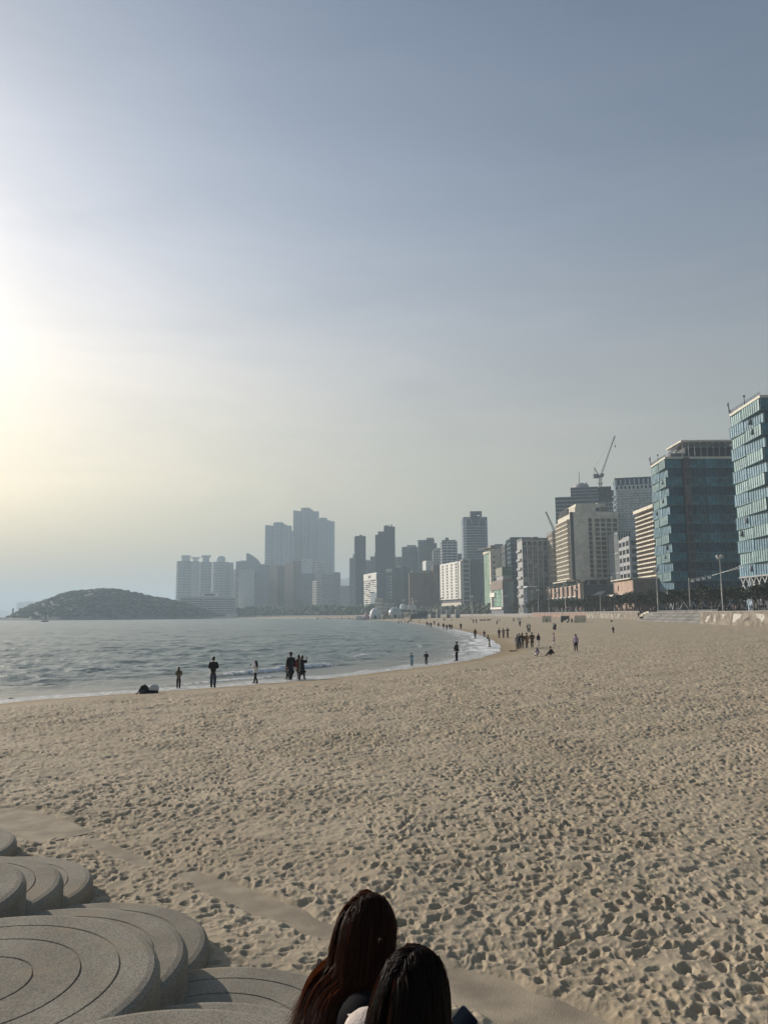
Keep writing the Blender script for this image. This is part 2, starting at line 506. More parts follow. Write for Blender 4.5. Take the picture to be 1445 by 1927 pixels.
def sand_material():
    m, nt, b = nodes('beach_sand')
    v = coords(nt)
    a = N(nt, 'ShaderNodeAttribute', attribute_name='inland'); sl = N(nt, 'ShaderNodeAttribute', attribute_name='slab')
    n1 = noise(nt, v, 0.35, 4); n2 = noise(nt, v, 2.2, 4); n3 = noise(nt, v, 420, 2)
    c = mix(nt, ramp(nt, n1, 0.35, 0.65), (0.378, 0.312, 0.218), (0.436, 0.365, 0.262))
    c = mix(nt, mathn(nt, 'MULTIPLY', ramp(nt, n2, 0.5, 0.75), 0.35), c, (0.34, 0.275, 0.19))
    c = mix(nt, mathn(nt, 'MULTIPLY', ramp(nt, n3, 0.3, 0.7), 0.35), c, (0.26, 0.21, 0.15))
    # wet strip by the water
    edge = mathn(nt, 'ADD', a.outputs['Fac'], mathn(nt, 'MULTIPLY', mathn(nt, 'SUBTRACT', noise(nt, v, 0.12, 3), 0.5), 5.0))
    dry = ramp(nt, edge, 2.2, 6.2)
    c = mix(nt, dry, (0.29, 0.222, 0.135), c)
    soak = ramp(nt, edge, 2.4, 0.4)
    c = mix(nt, soak, c, (0.13, 0.098, 0.06))
    nt.links.new(c, b.inputs['Base Color'])
    r = mathn(nt, 'SUBTRACT', 0.92, mathn(nt, 'MULTIPLY', soak, 0.62))
    nt.links.new(r, b.inputs['Roughness'])
    b.inputs['Specular IOR Level'].default_value = 0.25
    # grain, small ripples and (far off) the shallow pits of older prints
    bp = N(nt, 'ShaderNodeBump'); bp.inputs['Strength'].default_value = 0.5; bp.inputs['Distance'].default_value = 0.008
    nt.links.new(mathn(nt, 'ADD', mathn(nt, 'MULTIPLY', noise(nt, v, 160, 3), .6), mathn(nt, 'MULTIPLY', noise(nt, v, 26, 4, .6), 2.6)), bp.inputs['Height'])
    vo = N(nt, 'ShaderNodeTexVoronoi', feature='SMOOTH_F1'); vo.inputs['Scale'].default_value = 2.3
    vw = N(nt, 'ShaderNodeVectorMath', operation='ADD')
    nt.links.new(v, vw.inputs[0]); nt.links.new(noise(nt, v, 1.6, 3, out=1), vw.inputs[1])
    nt.links.new(vw.outputs[0], vo.inputs['Vector'])
    bp2 = N(nt, 'ShaderNodeBump'); bp2.inputs['Distance'].default_value = 0.10
    nt.links.new(mathn(nt, 'MULTIPLY', mathn(nt, 'MULTIPLY', ramp(nt, edge, 4.0, 9.0), mathn(nt, 'SUBTRACT', 1.0, sl.outputs['Fac'])), 0.45), bp2.inputs['Strength'])
    nt.links.new(vo.outputs[0], bp2.inputs['Height'])
    nt.links.new(bp2.outputs[0], bp.inputs['Normal'])
    nt.links.new(bp.outputs[0], b.inputs['Normal'])
    return m
M_SAND = sand_material()
build_sand()

# --- sea
def sea_material():
    m, nt, b = nodes('sea_water')
    v = coords(nt)
    S = N(nt, 'ShaderNodeAttribute', attribute_name='off').outputs['Fac']       # metres from the waterline, seaward
    T = N(nt, 'ShaderNodeAttribute', attribute_name='along').outputs['Fac']
    CRST = N(nt, 'ShaderNodeAttribute', attribute_name='crest').outputs['Fac']
    cb = N(nt, 'ShaderNodeCombineXYZ')
    nt.links.new(mathn(nt, 'MULTIPLY', S, 1.0), cb.inputs[0]); nt.links.new(mathn(nt, 'MULTIPLY', T, 0.28), cb.inputs[1])
    lace = noise(nt, cb.outputs[0], 0.75, 5, 0.62); lace2 = noise(nt, v, 3.0, 5, 0.7)
    streak = mathn(nt, 'ADD', mathn(nt, 'MULTIPLY', lace, 0.65), mathn(nt, 'MULTIPLY', lace2, 0.35))
    zone = ramp(nt, S, 11.0, 0.6)
    bay = N(nt, 'ShaderNodeAttribute', attribute_name='bay').outputs['Fac']
    th = mathn(nt, 'SUBTRACT', 0.74, mathn(nt, 'MULTIPLY', zone, mathn(nt, 'ADD', 0.11, mathn(nt, 'MULTIPLY', bay, 0.17))))
    foam = ramp(nt, mathn(nt, 'SUBTRACT', streak, th), -0.015, 0.05)
    cf = ramp(nt, mathn(nt, 'ADD', CRST, mathn(nt, 'MULTIPLY', mathn(nt, 'SUBTRACT', lace2, 0.5), 1.3)), 0.42, 0.7)
    rim = mathn(nt, 'MULTIPLY', ramp(nt, mathn(nt, 'ADD', S, mathn(nt, 'MULTIPLY', mathn(nt, 'SUBTRACT', lace, 0.5), 5.0)), 1.1, 0.3), ramp(nt, lace2, 0.36, 0.6))
    foam = mathn(nt, 'MAXIMUM', mathn(nt, 'MAXIMUM', foam, cf), mathn(nt, 'MULTIPLY', rim, 0.85), clamp=True)
    shallow = ramp(nt, S, 14.0, 0.0)
    deep = mix(nt, ramp(nt, noise(nt, v, 0.02, 3), 0.35, 0.65), (0.12, 0.165, 0.158), (0.145, 0.19, 0.178))
    c = mix(nt, mathn(nt, 'MULTIPLY', shallow, 0.85), deep, (0.15, 0.14, 0.105))
    c = mix(nt, foam, c, (0.72, 0.73, 0.72))
    nt.links.new(c, b.inputs['Base Color'])
    nt.links.new(mathn(nt, 'ADD', 0.29, mathn(nt, 'MULTIPLY', foam, 0.45)), b.inputs['Roughness'])
    b.inputs['IOR'].default_value = 1.333
    b.inputs['Specular IOR Level'].default_value = 1.0
    w1 = coords(nt, (0.55, 1.0, 1.0))
    n1 = noise(nt, w1, 1.1, 4, 0.6); n2 = noise(nt, w1, 4.5, 3, 0.6); n3 = noise(nt, w1, 0.22, 3, 0.5)
    hgt = mathn(nt, 'ADD', mathn(nt, 'ADD', mathn(nt, 'MULTIPLY', n1, 0.34), mathn(nt, 'MULTIPLY', n2, 0.07)), mathn(nt, 'MULTIPLY', n3, 1.0))
    hgt = mathn(nt, 'ADD', hgt, mathn(nt, 'MULTIPLY', foam, 0.06))
    calm = mathn(nt, 'SUBTRACT', 1.0, mathn(nt, 'MULTIPLY', ramp(nt, S, 9.0, 0.0), 0.75))
    bp = N(nt, 'ShaderNodeBump'); bp.inputs['Distance'].default_value = 1.7
    nt.links.new(mathn(nt, 'MULTIPLY', calm, 0.62), bp.inputs['Strength'])
    nt.links.new(hgt, bp.inputs['Height'])
    nt.links.new(bp.outputs[0], b.inputs['Normal'])
    return m
def build_sea():
    rad = []
    r = 22.0
    while r < 15500:
        rad.append(r); r *= 1.0062 if r < 900 else 1.05
    ang = ring_angles(-33, 10, 640, 80)
    x, y, q = sector(ang, np.array(rad))
    s, t = shore(x, y)
    q, used = keep(q, (s < 2.5))
    x, y, s, t = x[used], y[used], s[used], t[used]
    d = -s
    dist = np.hypot(x, y)
    rng = np.random.default_rng(5)
    z = np.zeros_like(x)
    # wind sea: travelling towards the shore (from the left rear)
    for wl, am, n in ((19, 0.08, 3), (10.5, 0.07, 4), (6.0, 0.055, 5), (3.6, 0.054, 7), (2.2, 0.052, 8), (1.4, 0.038, 8)):
        for _ in range(n):
            a = rng.normal(math.radians(264), 0.20 + 0.6 / (wl + 1.0)); ph = rng.uniform(0, 6.28); k = 2 * math.pi / (wl * rng.uniform(.8, 1.25))
            u = x * math.cos(a) + y * math.sin(a) + 1.6 * np.sin((x * math.sin(a) - y * math.cos(a)) / (wl * 1.7) + ph)
            sn = np.sin(k * u + ph)
            z += am * 0.62 * (np.sign(sn) * np.abs(sn) ** 1.0 * 0.7 + 0.5 * (1 - np.abs(np.sin(k * u / 2 + ph))) - 0.15) * sstep(dist, wl * 130, wl * 40)
    depth = sstep(d, 0.0, 16.0)
    z *= 0.06 + 0.94 * depth
    # three lines of low breakers along the beach
    crest = np.zeros_like(x)
    wob = 1.1 * np.sin(t / 11.0) + 0.8 * np.sin(t / 4.7 + 1) + 0.5 * np.sin(t / 2.1 + 2)
    for off, amp, w, t0, wid in ((2.6, 0.13, 0.5, 6, 17), (6.0, 0.34, 0.75, 10, 15), (10.5, 0.24, 1.0, 45, 22), (16.0, 0.16, 1.3, 20, 60), (24.0, 0.14, 1.7, -10, 40)):
        seg = np.exp(-(((t - T_REF) - t0) / wid) ** 2) * sstep(np.sin((t - T_REF) / (wid * 0.31) + off), -0.75, 0.25)
        e = (d - off - wob * (0.5 + 0.04 * off))
        prof = np.where(e > 0, np.exp(-(e / (w * 1.7)) ** 2), np.exp(-(e / (w * 0.55)) ** 2))
        z += amp * prof * seg
        crest = np.maximum(crest, np.where(e > 0, np.exp(-(e / (w * 0.45)) ** 2), np.exp(-(e / (w * 0.9)) ** 2)) * seg * (0.95 if off < 14 else 0.35))
    z += 0.05 * sstep(d, 3, -1)
    bay = np.clip(np.exp(-(((t - T_REF) - 62) / 26) ** 2) + 0.55 * np.exp(-(((t - T_REF) - 140) / 90) ** 2) + 0.25 * sstep(t - T_REF, 20, 60), 0, 1)
    me = np_mesh('sea', np.stack([x, y, z], -1), q, sea_material())
    attr(me, 'off', d); attr(me, 'along', t); attr(me, 'crest', crest); attr(me, 'bay', bay)
    tag(link('sea', me), 'choppy grey green sea with low breakers at the beach', 'sea', kind='structure')
_p = on_z(480, 1285, 0.0)
T_REF = float(shore(np.array([_p.x]), np.array([_p.y]))[1][0])
build_sea()

# --- the city's ground behind the sea wall, and the bed under everything
PROM_Z = 4.75
def build_city_ground():
    WALL_X = 92.0
    poly = [(WALL_X, 60), (WALL_X + 1, 480), (91, 640), (70, 850), (22, 1000), (-55, 1145), (-180, 1325), (-320, 1465), (-700, 1560), (-1100, 1700), (-1500, 2200), (-1500, 9000), (9000, 9000), (9000, -2000), (92, -2000)]
    mb = MB(); mb.prism(poly, -3.5, PROM_Z)
    tag(mb.build('city_ground', mat('paving', (0.26, 0.25, 0.235), 0.85, bump=0.2, bscale=3)), 'paved ground of the promenade and city', 'ground', kind='structure')
    mb = MB(); mb.box(-11900, 11900, -2400, 18900, -4.0, -3.6)
    tag(mb.build('sea_bed', mat('sea_bed', (0.12, 0.10, 0.07), 0.9)), 'dark bed below the water', 'ground', kind='structure')
build_city_ground()

# --- wooded headland on the left, its rocks, and the far hills
def build_headland():
    D = 1330.0
    prof = [(-190, 1166), (-90, 1162), (-30, 1160), (2, 1158), (14, 1155.5), (24, 1151.5), (50, 1150.5), (56, 1141), (62, 1132), (80, 1125), (100, 1119), (130, 1107), (160, 1104.5), (185, 1102.5), (212, 1103), (232, 1107), (252, 1111), (290, 1119), (318, 1124), (336, 1128), (356, 1134), (400, 1150), (450, 1163)]
    xs = [at_y(a, 1150, D).x for a, b in prof]; zs = [max(0.3, at_y(a, b, D).z - 5.0) for a, b in prof]
    nx, ny = 170, 40
    X = np.linspace(xs[0], xs[-1], nx)
    ridge = np.interp(X, xs, zs)
    V = np.linspace(-1, 1, ny)
    XX, VV = np.meshgrid(X, V)
    half = 45 + ridge * 2.6
    Z = ridge * (1 - np.abs(VV) ** 1.7) - 1.0 + 1.5 * lownoise(XX, VV * 200, 40, 3) * (1 - np.abs(VV))
    Y = D + VV * half + 20
    idx = np.arange(nx * ny).reshape(ny, nx)
    q = np.stack([idx[:-1, :-1], idx[:-1, 1:], idx[1:, 1:], idx[1:, :-1]], -1).reshape(-1, 4)
    me = np_mesh('hill', np.stack([XX, Y, Z], -1).reshape(-1, 3), q, mat('headland_rock', (0.10, 0.095, 0.085), 0.9, var=0.35, scale=0.06, bump=0.6, bscale=0.4))
    tag(link('hill', me), 'low rocky headland across the bay', 'hill', kind='structure')
    # forest canopy over it: thousands of small rounded crowns
    rng = np.random.default_rng(4)
    ico = bmesh.new(); bmesh.ops.create_icosphere(ico, subdivisions=1, radius=1.0)
    iv = np.array([v.co[:] for v in ico.verts]); jf = np.array([[v.index for v in f.verts] for f in ico.faces]); ico.free()
    vs, fs = [], []
    n = 0
    for _ in range(4200):
        fx = rng.random(); x = xs[0] + (xs[-1] - xs[0]) * fx
        rz = float(np.interp(x, xs, zs)); v = rng.uniform(-0.93, 0.55)
        z = rz * (1 - abs(v) ** 1.7)
        if z < 5.5: continue
        y = D + 20 + v * (45 + rz * 2.6)
        r = rng.uniform(1.5, 3.4)
        if rz < 22 and rng.random() < 0.5: r *= 0.7
        p = iv * (r * rng.uniform(1.2, 1.7), r * 1.4, r * rng.uniform(.55, .85)) * (1 + 0.14 * rng.standard_normal((len(iv), 1)))
        vs.append(p + (x, y, z + 0.3 * r - 1)); fs.append(jf + n); n += len(iv)
    me = np_mesh('woodland', np.concatenate(vs), np.concatenate(fs), mat('canopy', (0.016, 0.021, 0.015), 0.9, var=0.15, scale=0.02, island=0.06), smooth=True)
    tag(link('woodland', me), 'dense evergreen woodland covering the headland', 'woodland', kind='stuff')
    # a little white beacon on the point
    p = at_y(20, 1152, D)
    t = thing('lighthouse', (p.x, D + 10, p.z - 3), 0, 'slim pale beacon tower on the tip of the headland', 'lighthouse')
    mb = MB(); mb.lathe([(1.5, 0), (1.3, 7.2), (1.3, 7.4)], n=10); mb.build('tower', mat('beacon_white', (0.35, 0.35, 0.33)), t)
    mb = MB(); mb.lathe([(1.9, 7.4), (1.9, 7.8), (1.0, 7.9), (1.0, 9.4), (1.3, 9.5), (0.1, 10.3)], n=10); mb.build('lantern', mat('dark_metal', (0.05, 0.05, 0.055), 0.5), t)
def far_hill(name, label, D, prof, depth, col):
    xs = [at_y(a, 1150, D).x for a, b in prof]; zs = [at_y(a, b, D).z for a, b in prof]
    X = np.linspace(xs[0], xs[-1], 60); ridge = np.interp(X, xs, zs)
    ridge = ridge + lownoise(X, X * 0, (xs[-1] - xs[0]) / 6, 6) * max(zs) * 0.03
    V = np.linspace(-1, 1, 14); XX, VV = np.meshgrid(X, V)
    Z = 2 + (ridge - 2) * (1 - np.abs(VV) ** 1.6); Y = D + VV * depth
    idx = np.arange(60 * 14).reshape(14, 60)
    q = np.stack([idx[:-1, :-1], idx[:-1, 1:], idx[1:, 1:], idx[1:, :-1]], -1).reshape(-1, 4)
    tag(link(name, np_mesh(name, np.stack([XX, Y, Z], -1).reshape(-1, 3), q, mat(name + '_slope', col, 0.95, var=0.3, scale=0.01))), label, 'hill', kind='structure')
build_headland()
far_hill('hill', 'faint blue mountain between the towers', 4600, [(560, 1150), (600, 1120), (630, 1096), (644, 1088), (658, 1084), (675, 1092), (700, 1105), (740, 1118), (790, 1150)], 700, (0.07, 0.085, 0.06))
far_hill('hill', 'low wooded rise behind the seafront towers', 2500, [(600, 1150), (628, 1120), (645, 1106), (662, 1103), (690, 1110), (730, 1140)], 200, (0.05, 0.06, 0.035))
far_hill('hill', 'very pale coast beyond the headland', 7000, [(-240, 1155), (-120, 1140), (-40, 1146), (0, 1147), (12, 1150), (30, 1151), (60, 1152), (110, 1157)], 500, (0.09, 0.10, 0.09))

# ------------------------------------------------------------------ buildings
def fface(mb, o, u, n, a0, a1, d0, d1, z0, z1, mi=0):
    """like fbox but without the face that lies on the wall"""
    P = lambda a, d, z: (o[0] + u[0] * a + n[0] * d, o[1] + u[1] * a + n[1] * d, z)
    mb.add([P(a0, d0, z0), P(a1, d0, z0), P(a1, d1, z0), P(a0, d1, z0), P(a0, d0, z1), P(a1, d0, z1), P(a1, d1, z1), P(a0, d1, z1)],
           [(0, 1, 2, 3), (4, 7, 6, 5), (1, 5, 6, 2), (2, 6, 7, 3), (3, 7, 4, 0)], mi)
W = {
    'pale': mat('wall_pale', (0.58, 0.60, 0.59)), 'grey': mat('wall_grey', (0.33, 0.335, 0.34)), 'slate': mat('wall_slate', (0.13, 0.145, 0.165)),
    'white': mat('wall_white', (0.74, 0.72, 0.66)), 'brown': mat('wall_brown', (0.125, 0.088, 0.078)), 'tan': mat('wall_tan', (0.50, 0.35, 0.26)),
    'beige': mat('wall_beige', (0.40, 0.345, 0.29), bump=0.15, bscale=2), 'steel': mat('wall_steel', (0.16, 0.205, 0.25)), 'brick': mat('wall_brick', (0.40, 0.28, 0.215)),
    'dark': mat('wall_dark', (0.055, 0.06, 0.068)), 'blue': mat('wall_blue', (0.10, 0.15, 0.20)), 'concrete': mat('wall_concrete', (0.30, 0.295, 0.28), bump=0.2),
    'cream': mat('wall_cream', (0.62, 0.57, 0.47)), 'olive': mat('wall_olive', (0.24, 0.245, 0.19)), 'taupe': mat('wall_taupe', (0.20, 0.155, 0.125)),
}
G = {
    'dark': glass('glass_dark', (0.028, 0.034, 0.042)), 'blue': glass('glass_blue', (0.022, 0.05, 0.08)), 'teal': glass('glass_teal', (0.035, 0.10, 0.115), 0.14, 0.45),
    'green': glass('glass_green', (0.27, 0.44, 0.34), 0.3, 0.2), 'pale': glass('glass_pale', (0.16, 0.19, 0.20), 0.2, 0.3), 'brown': glass('glass_brown', (0.06, 0.05, 0.042), 0.15, 0.5),
    'deep': glass('glass_deep', (0.008, 0.06, 0.105), 0.12, 0.6, spec=0.35), 'mint': glass('glass_mint', (0.36, 0.49, 0.495), 0.25, 0.10), 'azure': glass('glass_azure', (0.22, 0.34, 0.42), 0.22, 0.14), 'sea': glass('glass_sea', (0.035, 0.145, 0.185), 0.12, 0.55, spec=0.4),
}
def facade(fr, pa, o, u, n, w, z0, z1, cols, rows, pw, bh, proud=0.35, mi=0, pmi=0, rng=random, tilt=0.012):
    """piers and bands standing proud of panes; fr collects the frame, pa the panes"""
    cw = w / cols; rh = (z1 - z0) / rows
    if pw > 0:
        for i in range(cols + 1):
            c = i * cw
            fface(fr, o, u, n, max(0.0, c - pw / 2), min(w, c + pw / 2), 0, proud, z0, z1, mi)
    if bh > 0:
        for j in range(rows + 1):
            c = z0 + j * rh
            fface(fr, o, u, n, 0.003, w - 0.003, 0, proud * 0.86, max(z0 + .01, c - bh / 2), min(z1 - 0.01, c + bh / 2), mi)
    if pa is not None:
        P = lambda a, d, z: (o[0] + u[0] * a + n[0] * d, o[1] + u[1] * a + n[1] * d, z)
        for i in range(cols):
            for j in range(rows):
                a0, a1 = i * cw + pw * 0.3, (i + 1) * cw - pw * 0.3
                b0, b1 = z0 + j * rh + bh * 0.3, z0 + (j + 1) * rh - bh * 0.3
                t1, t2 = rng.uniform(-tilt, tilt) * cw, rng.uniform(-tilt, tilt) * rh
                d = 0.06 + abs(t1) + abs(t2)
                pa.add([P(a0, d - t1 - t2, b0), P(a1, d + t1 - t2, b0), P(a1, d + t1 + t2, b1), P(a0, d - t1 + t2, b1)], [(0, 1, 2, 3)], pmi)

def place(xb, xc, D, ytop, xa=None, yaw=0.0, depth=None, base=None):
    """plan size of a block whose front spans photo columns xb..xc at distance D (left side back to column xa)"""
    base = PROM_Z if base is None else base
    pm = ytop + 0.2 * (1152 - ytop)
    P0 = at_y(xb, pm, D)
    c, s = math.cos(yaw), math.sin(yaw)
    def solve(dx, dy, px):
        r = ray(px, pm)
        # P0 + w*(dx,dy) parallel to r
        den = dx * r.y - dy * r.x
        return (r.x * P0.y - r.y * P0.x) / den
    w = solve(c, s, xc)
    dp = solve(-s, c, xa) if xa is not None else (depth or max(14.0, w * 0.7))
    z1 = at_y(xb, ytop, D).z
    return P0, w, dp, z1 - base, base

class Block:
    """one building: its Empty, local frame (x along the front, y into depth) and its part collectors"""
    def __init__(s, name, label, cat, xb, xc, D, ytop, xa=None, yaw=0.0, depth=None, base=None, group=None):
        s.P0, s.w, s.dp, s.h, s.base = place(xb, xc, D, ytop, xa, R(yaw), depth, base)
        s.D = D; s.yaw = R(yaw); s.row = ytop + 0.2 * (1152 - ytop)
        s.root = thing(name, (s.P0.x, s.P0.y, s.base), s.yaw, label, cat, group)
        s.core = MB(); s.fr = MB(); s.pa = MB(); s.rf = MB()
        s.rng = random.Random(hash(label) % 9999 if False else sum(map(ord, label)))
    def zpx(s, py, px=None, y=0.0):
        return at_y(px or 722, py, s.D + y).z - s.base
    def xpx(s, px, py=None):
        r = ray(px, s.row)
        c, t = math.cos(s.yaw), math.sin(s.yaw)
        return (r.x * s.P0.y - r.y * s.P0.x) / (c * r.y - t * r.x)
    def faces(s):
        w, d = s.w, s.dp
        return {'front': ((0, 0), (1, 0), (0, -1), w), 'left': ((0, d), (0, -1), (-1, 0), d), 'right': ((w, 0), (0, 1), (1, 0), d), 'back': ((w, d), (-1, 0), (0, 1), w)}
    def face(s, which, cols, rows, pw, bh, z0=0.0, z1=None, proud=0.35, a0=0.0, a1=None, panes=True, mi=0, pmi=0):
        o, u, n, w = s.faces()[which]
        a1 = w if a1 is None else a1
        o2 = (o[0] + u[0] * a0, o[1] + u[1] * a0)
        facade(s.fr, s.pa if panes else None, o2, u, n, a1 - a0, z0, s.h if z1 is None else z1, cols, rows, pw, bh, proud, mi, pmi, s.rng)
    def done(s, wall, gl, roof=None, frame=None):
        ws = [W[k] for k in (wall if isinstance(wall, (list, tuple)) else [wall])]
        gs = [G[k] for k in (gl if isinstance(gl, (list, tuple)) else [gl])]
        if s.core.v: s.core.build('wall', ws, s.root)
        if s.fr.v: s.fr.build('facade_frame', [W[frame]] if frame else ws, s.root, kind='stuff')
        if s.pa.v: s.pa.build('window', gs, s.root, kind='stuff')
        if s.rf.v: s.rf.build('roof', [W[roof]] if roof else ws, s.root)
        return s.root

def block(name, label, cat, xb, xc, D, ytop, wall, gl, cols, rows, pw, bh, xa=None, yaw=0.0, depth=None, scols=None, spw=None, sbh=None, roof='grey', roofs=(), proud=0.35, group=None, frame=None, base=None, parapet=0.9):
    b = Block(name, label, cat, xb, xc, D, ytop, xa, yaw, depth, base, group)
    b.core.box(0, b.w, 0, b.dp, -1, b.h)
    k = max(0.25, min(1.0, D / 1500))
    b.face('front', cols, rows, pw, bh, proud=proud)
    sc = scols or max(2, int(cols * b.dp / b.w + .5))
    for f in ('left', 'right'):
        b.face(f, sc, rows, pw if spw is None else spw, bh if sbh is None else sbh, proud=proud)
    # parapet and roof boxes, given as photo columns and top rows
    b.rf.box(-0.2, b.w + 0.2, -0.2, b.dp + 0.2, b.h - 0.02, b.h + parapet)
    for (x0, x1, yt) in roofs:
        a0, a1 = b.xpx(x0, yt), b.xpx(x1, yt)
        b.rf.box(a0, a1, b.dp * 0.15, b.dp * 0.8, b.h + parapet - 0.05, at_y(722, yt, D + b.dp * 0.15).z - b.base)
    b.done(wall, gl, roof, frame)
    return b

def floors(ytop, D, fh=3.4):
    return max(3, int(round((at_y(722, ytop, D).z - PROM_Z) / fh)))

# --- far towers across the bay (left), with flared or domed tops
MIST = mat('wall_mist', (.34, .365, .38))
def round_tower(label, x0, x1, ytop, D, hat, group):
    P = at_y((x0 + x1) / 2, 1100, D); r = (at_y(x1, 1100, D).x - at_y(x0, 1100, D).x) / 2
    h = at_y(700, ytop, D).z - PROM_Z
    t = thing('apartment_tower', (P.x, P.y + r, PROM_Z), 0, label, 'apartment tower', group)
    mb = MB(); mb.lathe([(r, -1), (r, h), (r * 0.2, h + .3)], n=20, smooth=False); mb.build('wall', MIST, t)
    fr = MB(); pa = MB()
    nf = int(h / 6.6)
    for j in range(nf):
        z = (j + 0.5) * h / nf
        pa.lathe([(r + .05, z - 1.3), (r + 0.3, z - 1.2), (r + .3, z + 1.2), (r + .05, z + 1.3)], n=20, smooth=False)
    for k in range(10):
        a = k * math.pi * 2 / 10 + 0.3
        c, s = math.cos(a), math.sin(a)
        fface(fr, (c * r * .97, s * r * .97), (-s, c), (c, s), -1.6, 1.6, 0, 0.9, 0, h)
    pa.build('window', G['pale'], t, kind='stuff'); fr.build('facade_frame', MIST, t, kind='stuff')
    kind, hx0, hx1, hy = hat
    hr = (at_y(hx1, 1100, D).x - at_y(hx0, 1100, D).x) / 2; cx = (at_y((hx0 + hx1) / 2, 1100, D).x - P.x)
    ht = at_y(700, hy, D).z - PROM_Z - h
    mb = MB()
    if kind == 'disc': mb.lathe([(r * .62, h), (r * .58, h + ht * .55), (hr, h + ht * .86), (hr, h + ht), (0.1, h + ht)], (cx, 0, 0), 20)
    else: mb.lathe([(hr, h), (hr, h + ht * .55), (hr * .96, h + ht * .75), (hr * .6, h + ht * .95), (0.1, h + ht)], (cx, 0, 0), 20)
    mb.build('roof_crown', W['pale'], t)
g = 'round towers beyond the white shore hotel'
round_tower('pale round tower with flared disc roof, leftmost of the far skyline', 328.5, 356.5, 1053, 1900, ('disc', 335, 354.5, 1042), g)
round_tower('slim pale round tower with small flared roof, second from left of the skyline', 358, 373.5, 1054, 2060, ('disc', 355.5, 374.5, 1046), g)
round_tower('pale round tower with flared disc roof, third from left of the skyline', 373.5, 395, 1055, 1930, ('disc', 374, 394, 1042.5), g)
round_tower('broad pale tower with a domed drum on its roof, behind the white shore hotel', 395.5, 427, 1055, 1990, ('dome', 402.5, 420, 1043), g)
block('apartment_tower', 'plain pale tower just right of the domed drum tower', 'apartment tower', 426, 437.5, 2020, 1059, 'pale', 'pale', 4, 24, 3, 1.5, roof='pale')
block('apartment_tower', 'lower plain grey tower left of the stepped tower by the sail roof', 'apartment tower', 436, 446, 2050, 1072, 'grey', 'pale', 3, 22, 3, 1.5)
block('apartment_tower', 'grey stepped tower touching the sail shaped one', 'apartment tower', 444, 463, 2000, 1057, 'steel', 'blue', 6, 26, 1.2, 1.6, roofs=[(451, 463, 1053)])

def profile_tower(name, label, D, left, right, depth, wall, gl, fh=3.5, cat='tower'):
    """tower whose outline varies with height: left/right are lists of (row, column)"""
    y0 = min(left[0][0], right[0][0])
    xc = (left[-1][1] + right[-1][1]) / 2
    P = at_y(xc, 1100, D)
    t = thing(name, (P.x, D, PROM_Z), 0, label, cat)
    top = at_y(722, y0, D).z - PROM_Z
    n = int(top / fh); core = MB(); fr = MB(); pa = MB()
    ly, lx = zip(*left); ry, rx = zip(*right)
    for j in range(n):
        z = j * top / n; z2 = (j + 1) * top / n
        py = 1157.5 - (z + (z2 - z) * .8 + PROM_Z - CAM_Z) / D * F_PX * 1.02
        a, b = np.interp(py, ly, lx), np.interp(py, ry, rx)
        A, B = at_y(a, 1100, D).x - P.x, at_y(b, 1100, D).x - P.x
        if B - A < 1: continue
        core.box(A, B, 0, depth, z - (1 if j == 0 else 0), z2)
        fface(fr, (A, 0), (1, 0), (0, -1), 0, B - A, 0, 0.5, z + fh * .62, z2)
        k = max(1, int((B - A) / 4.5))
        for i in range(k):
            pa.add([(A + (i + .1) * (B - A) / k, -.1, z + .3), (A + (i + .9) * (B - A) / k, -.1, z + .3), (A + (i + .9) * (B - A) / k, -.1, z + fh * .6), (A + (i + .1) * (B - A) / k, -.1, z + fh * .6)], [(0, 1, 2, 3)])
    core.build('wall', W[wall], t); fr.build('facade_frame', W[wall], t, kind='stuff'); pa.build('window', G[gl], t, kind='stuff')
    return t
profile_tower('office_tower', 'glass tower with a curved sail shaped roof rising to a point', 1990, [(1037, 463), (1150, 463)], [(1037, 463.6), (1040, 470), (1044, 476), (1050, 483), (1057, 487.5), (1150, 488)], 28, 'steel', 'blue')
block('apartment_tower', 'white apartment block in front of the sail roofed tower', 'apartment tower', 451.5, 478, 1700, 1084, 'pale', 'pale', 7, 22, 1.6, 1.3, xa=449, yaw=10, roof='pale', roofs=[(461, 470, 1081.5)])
block('apartment_tower', 'grey grid fronted tower left of the brown apartment slabs', 'apartment tower', 487, 507.5, 1820, 1063, 'steel', 'blue', 7, 24, 1.0, 1.5, roofs=[(490, 505, 1060)])
g = 'brown apartment slabs under the tallest towers'
block('apartment_tower', 'orange brown apartment slab, leftmost of the brown row', 'apartment tower', 508, 522, 1700, 1064, 'tan', 'brown', 3, 22, 5.0, 0.3, roof='tan', group=g, depth=14)
block('apartment_tower', 'grey slab set between the two orange brown slabs', 'apartment tower', 522, 535.5, 1710, 1065, 'steel', 'brown', 4, 22, 1.6, 1.2, group=g, depth=14)
block('apartment_tower', 'wide orange brown slab, second of the brown row', 'apartment tower', 535.5, 551.5, 1700, 1060.5, 'tan', 'brown', 3, 22, 6.0, 0.3, roof='tan', group=g, depth=14)
block('apartment_tower', 'dull brown slab at the right end of the brown row', 'apartment tower', 551.5, 567, 1710, 1056, 'taupe', 'brown', 4, 24, 2.6, 1.0, roof='taupe', group=g, depth=14)

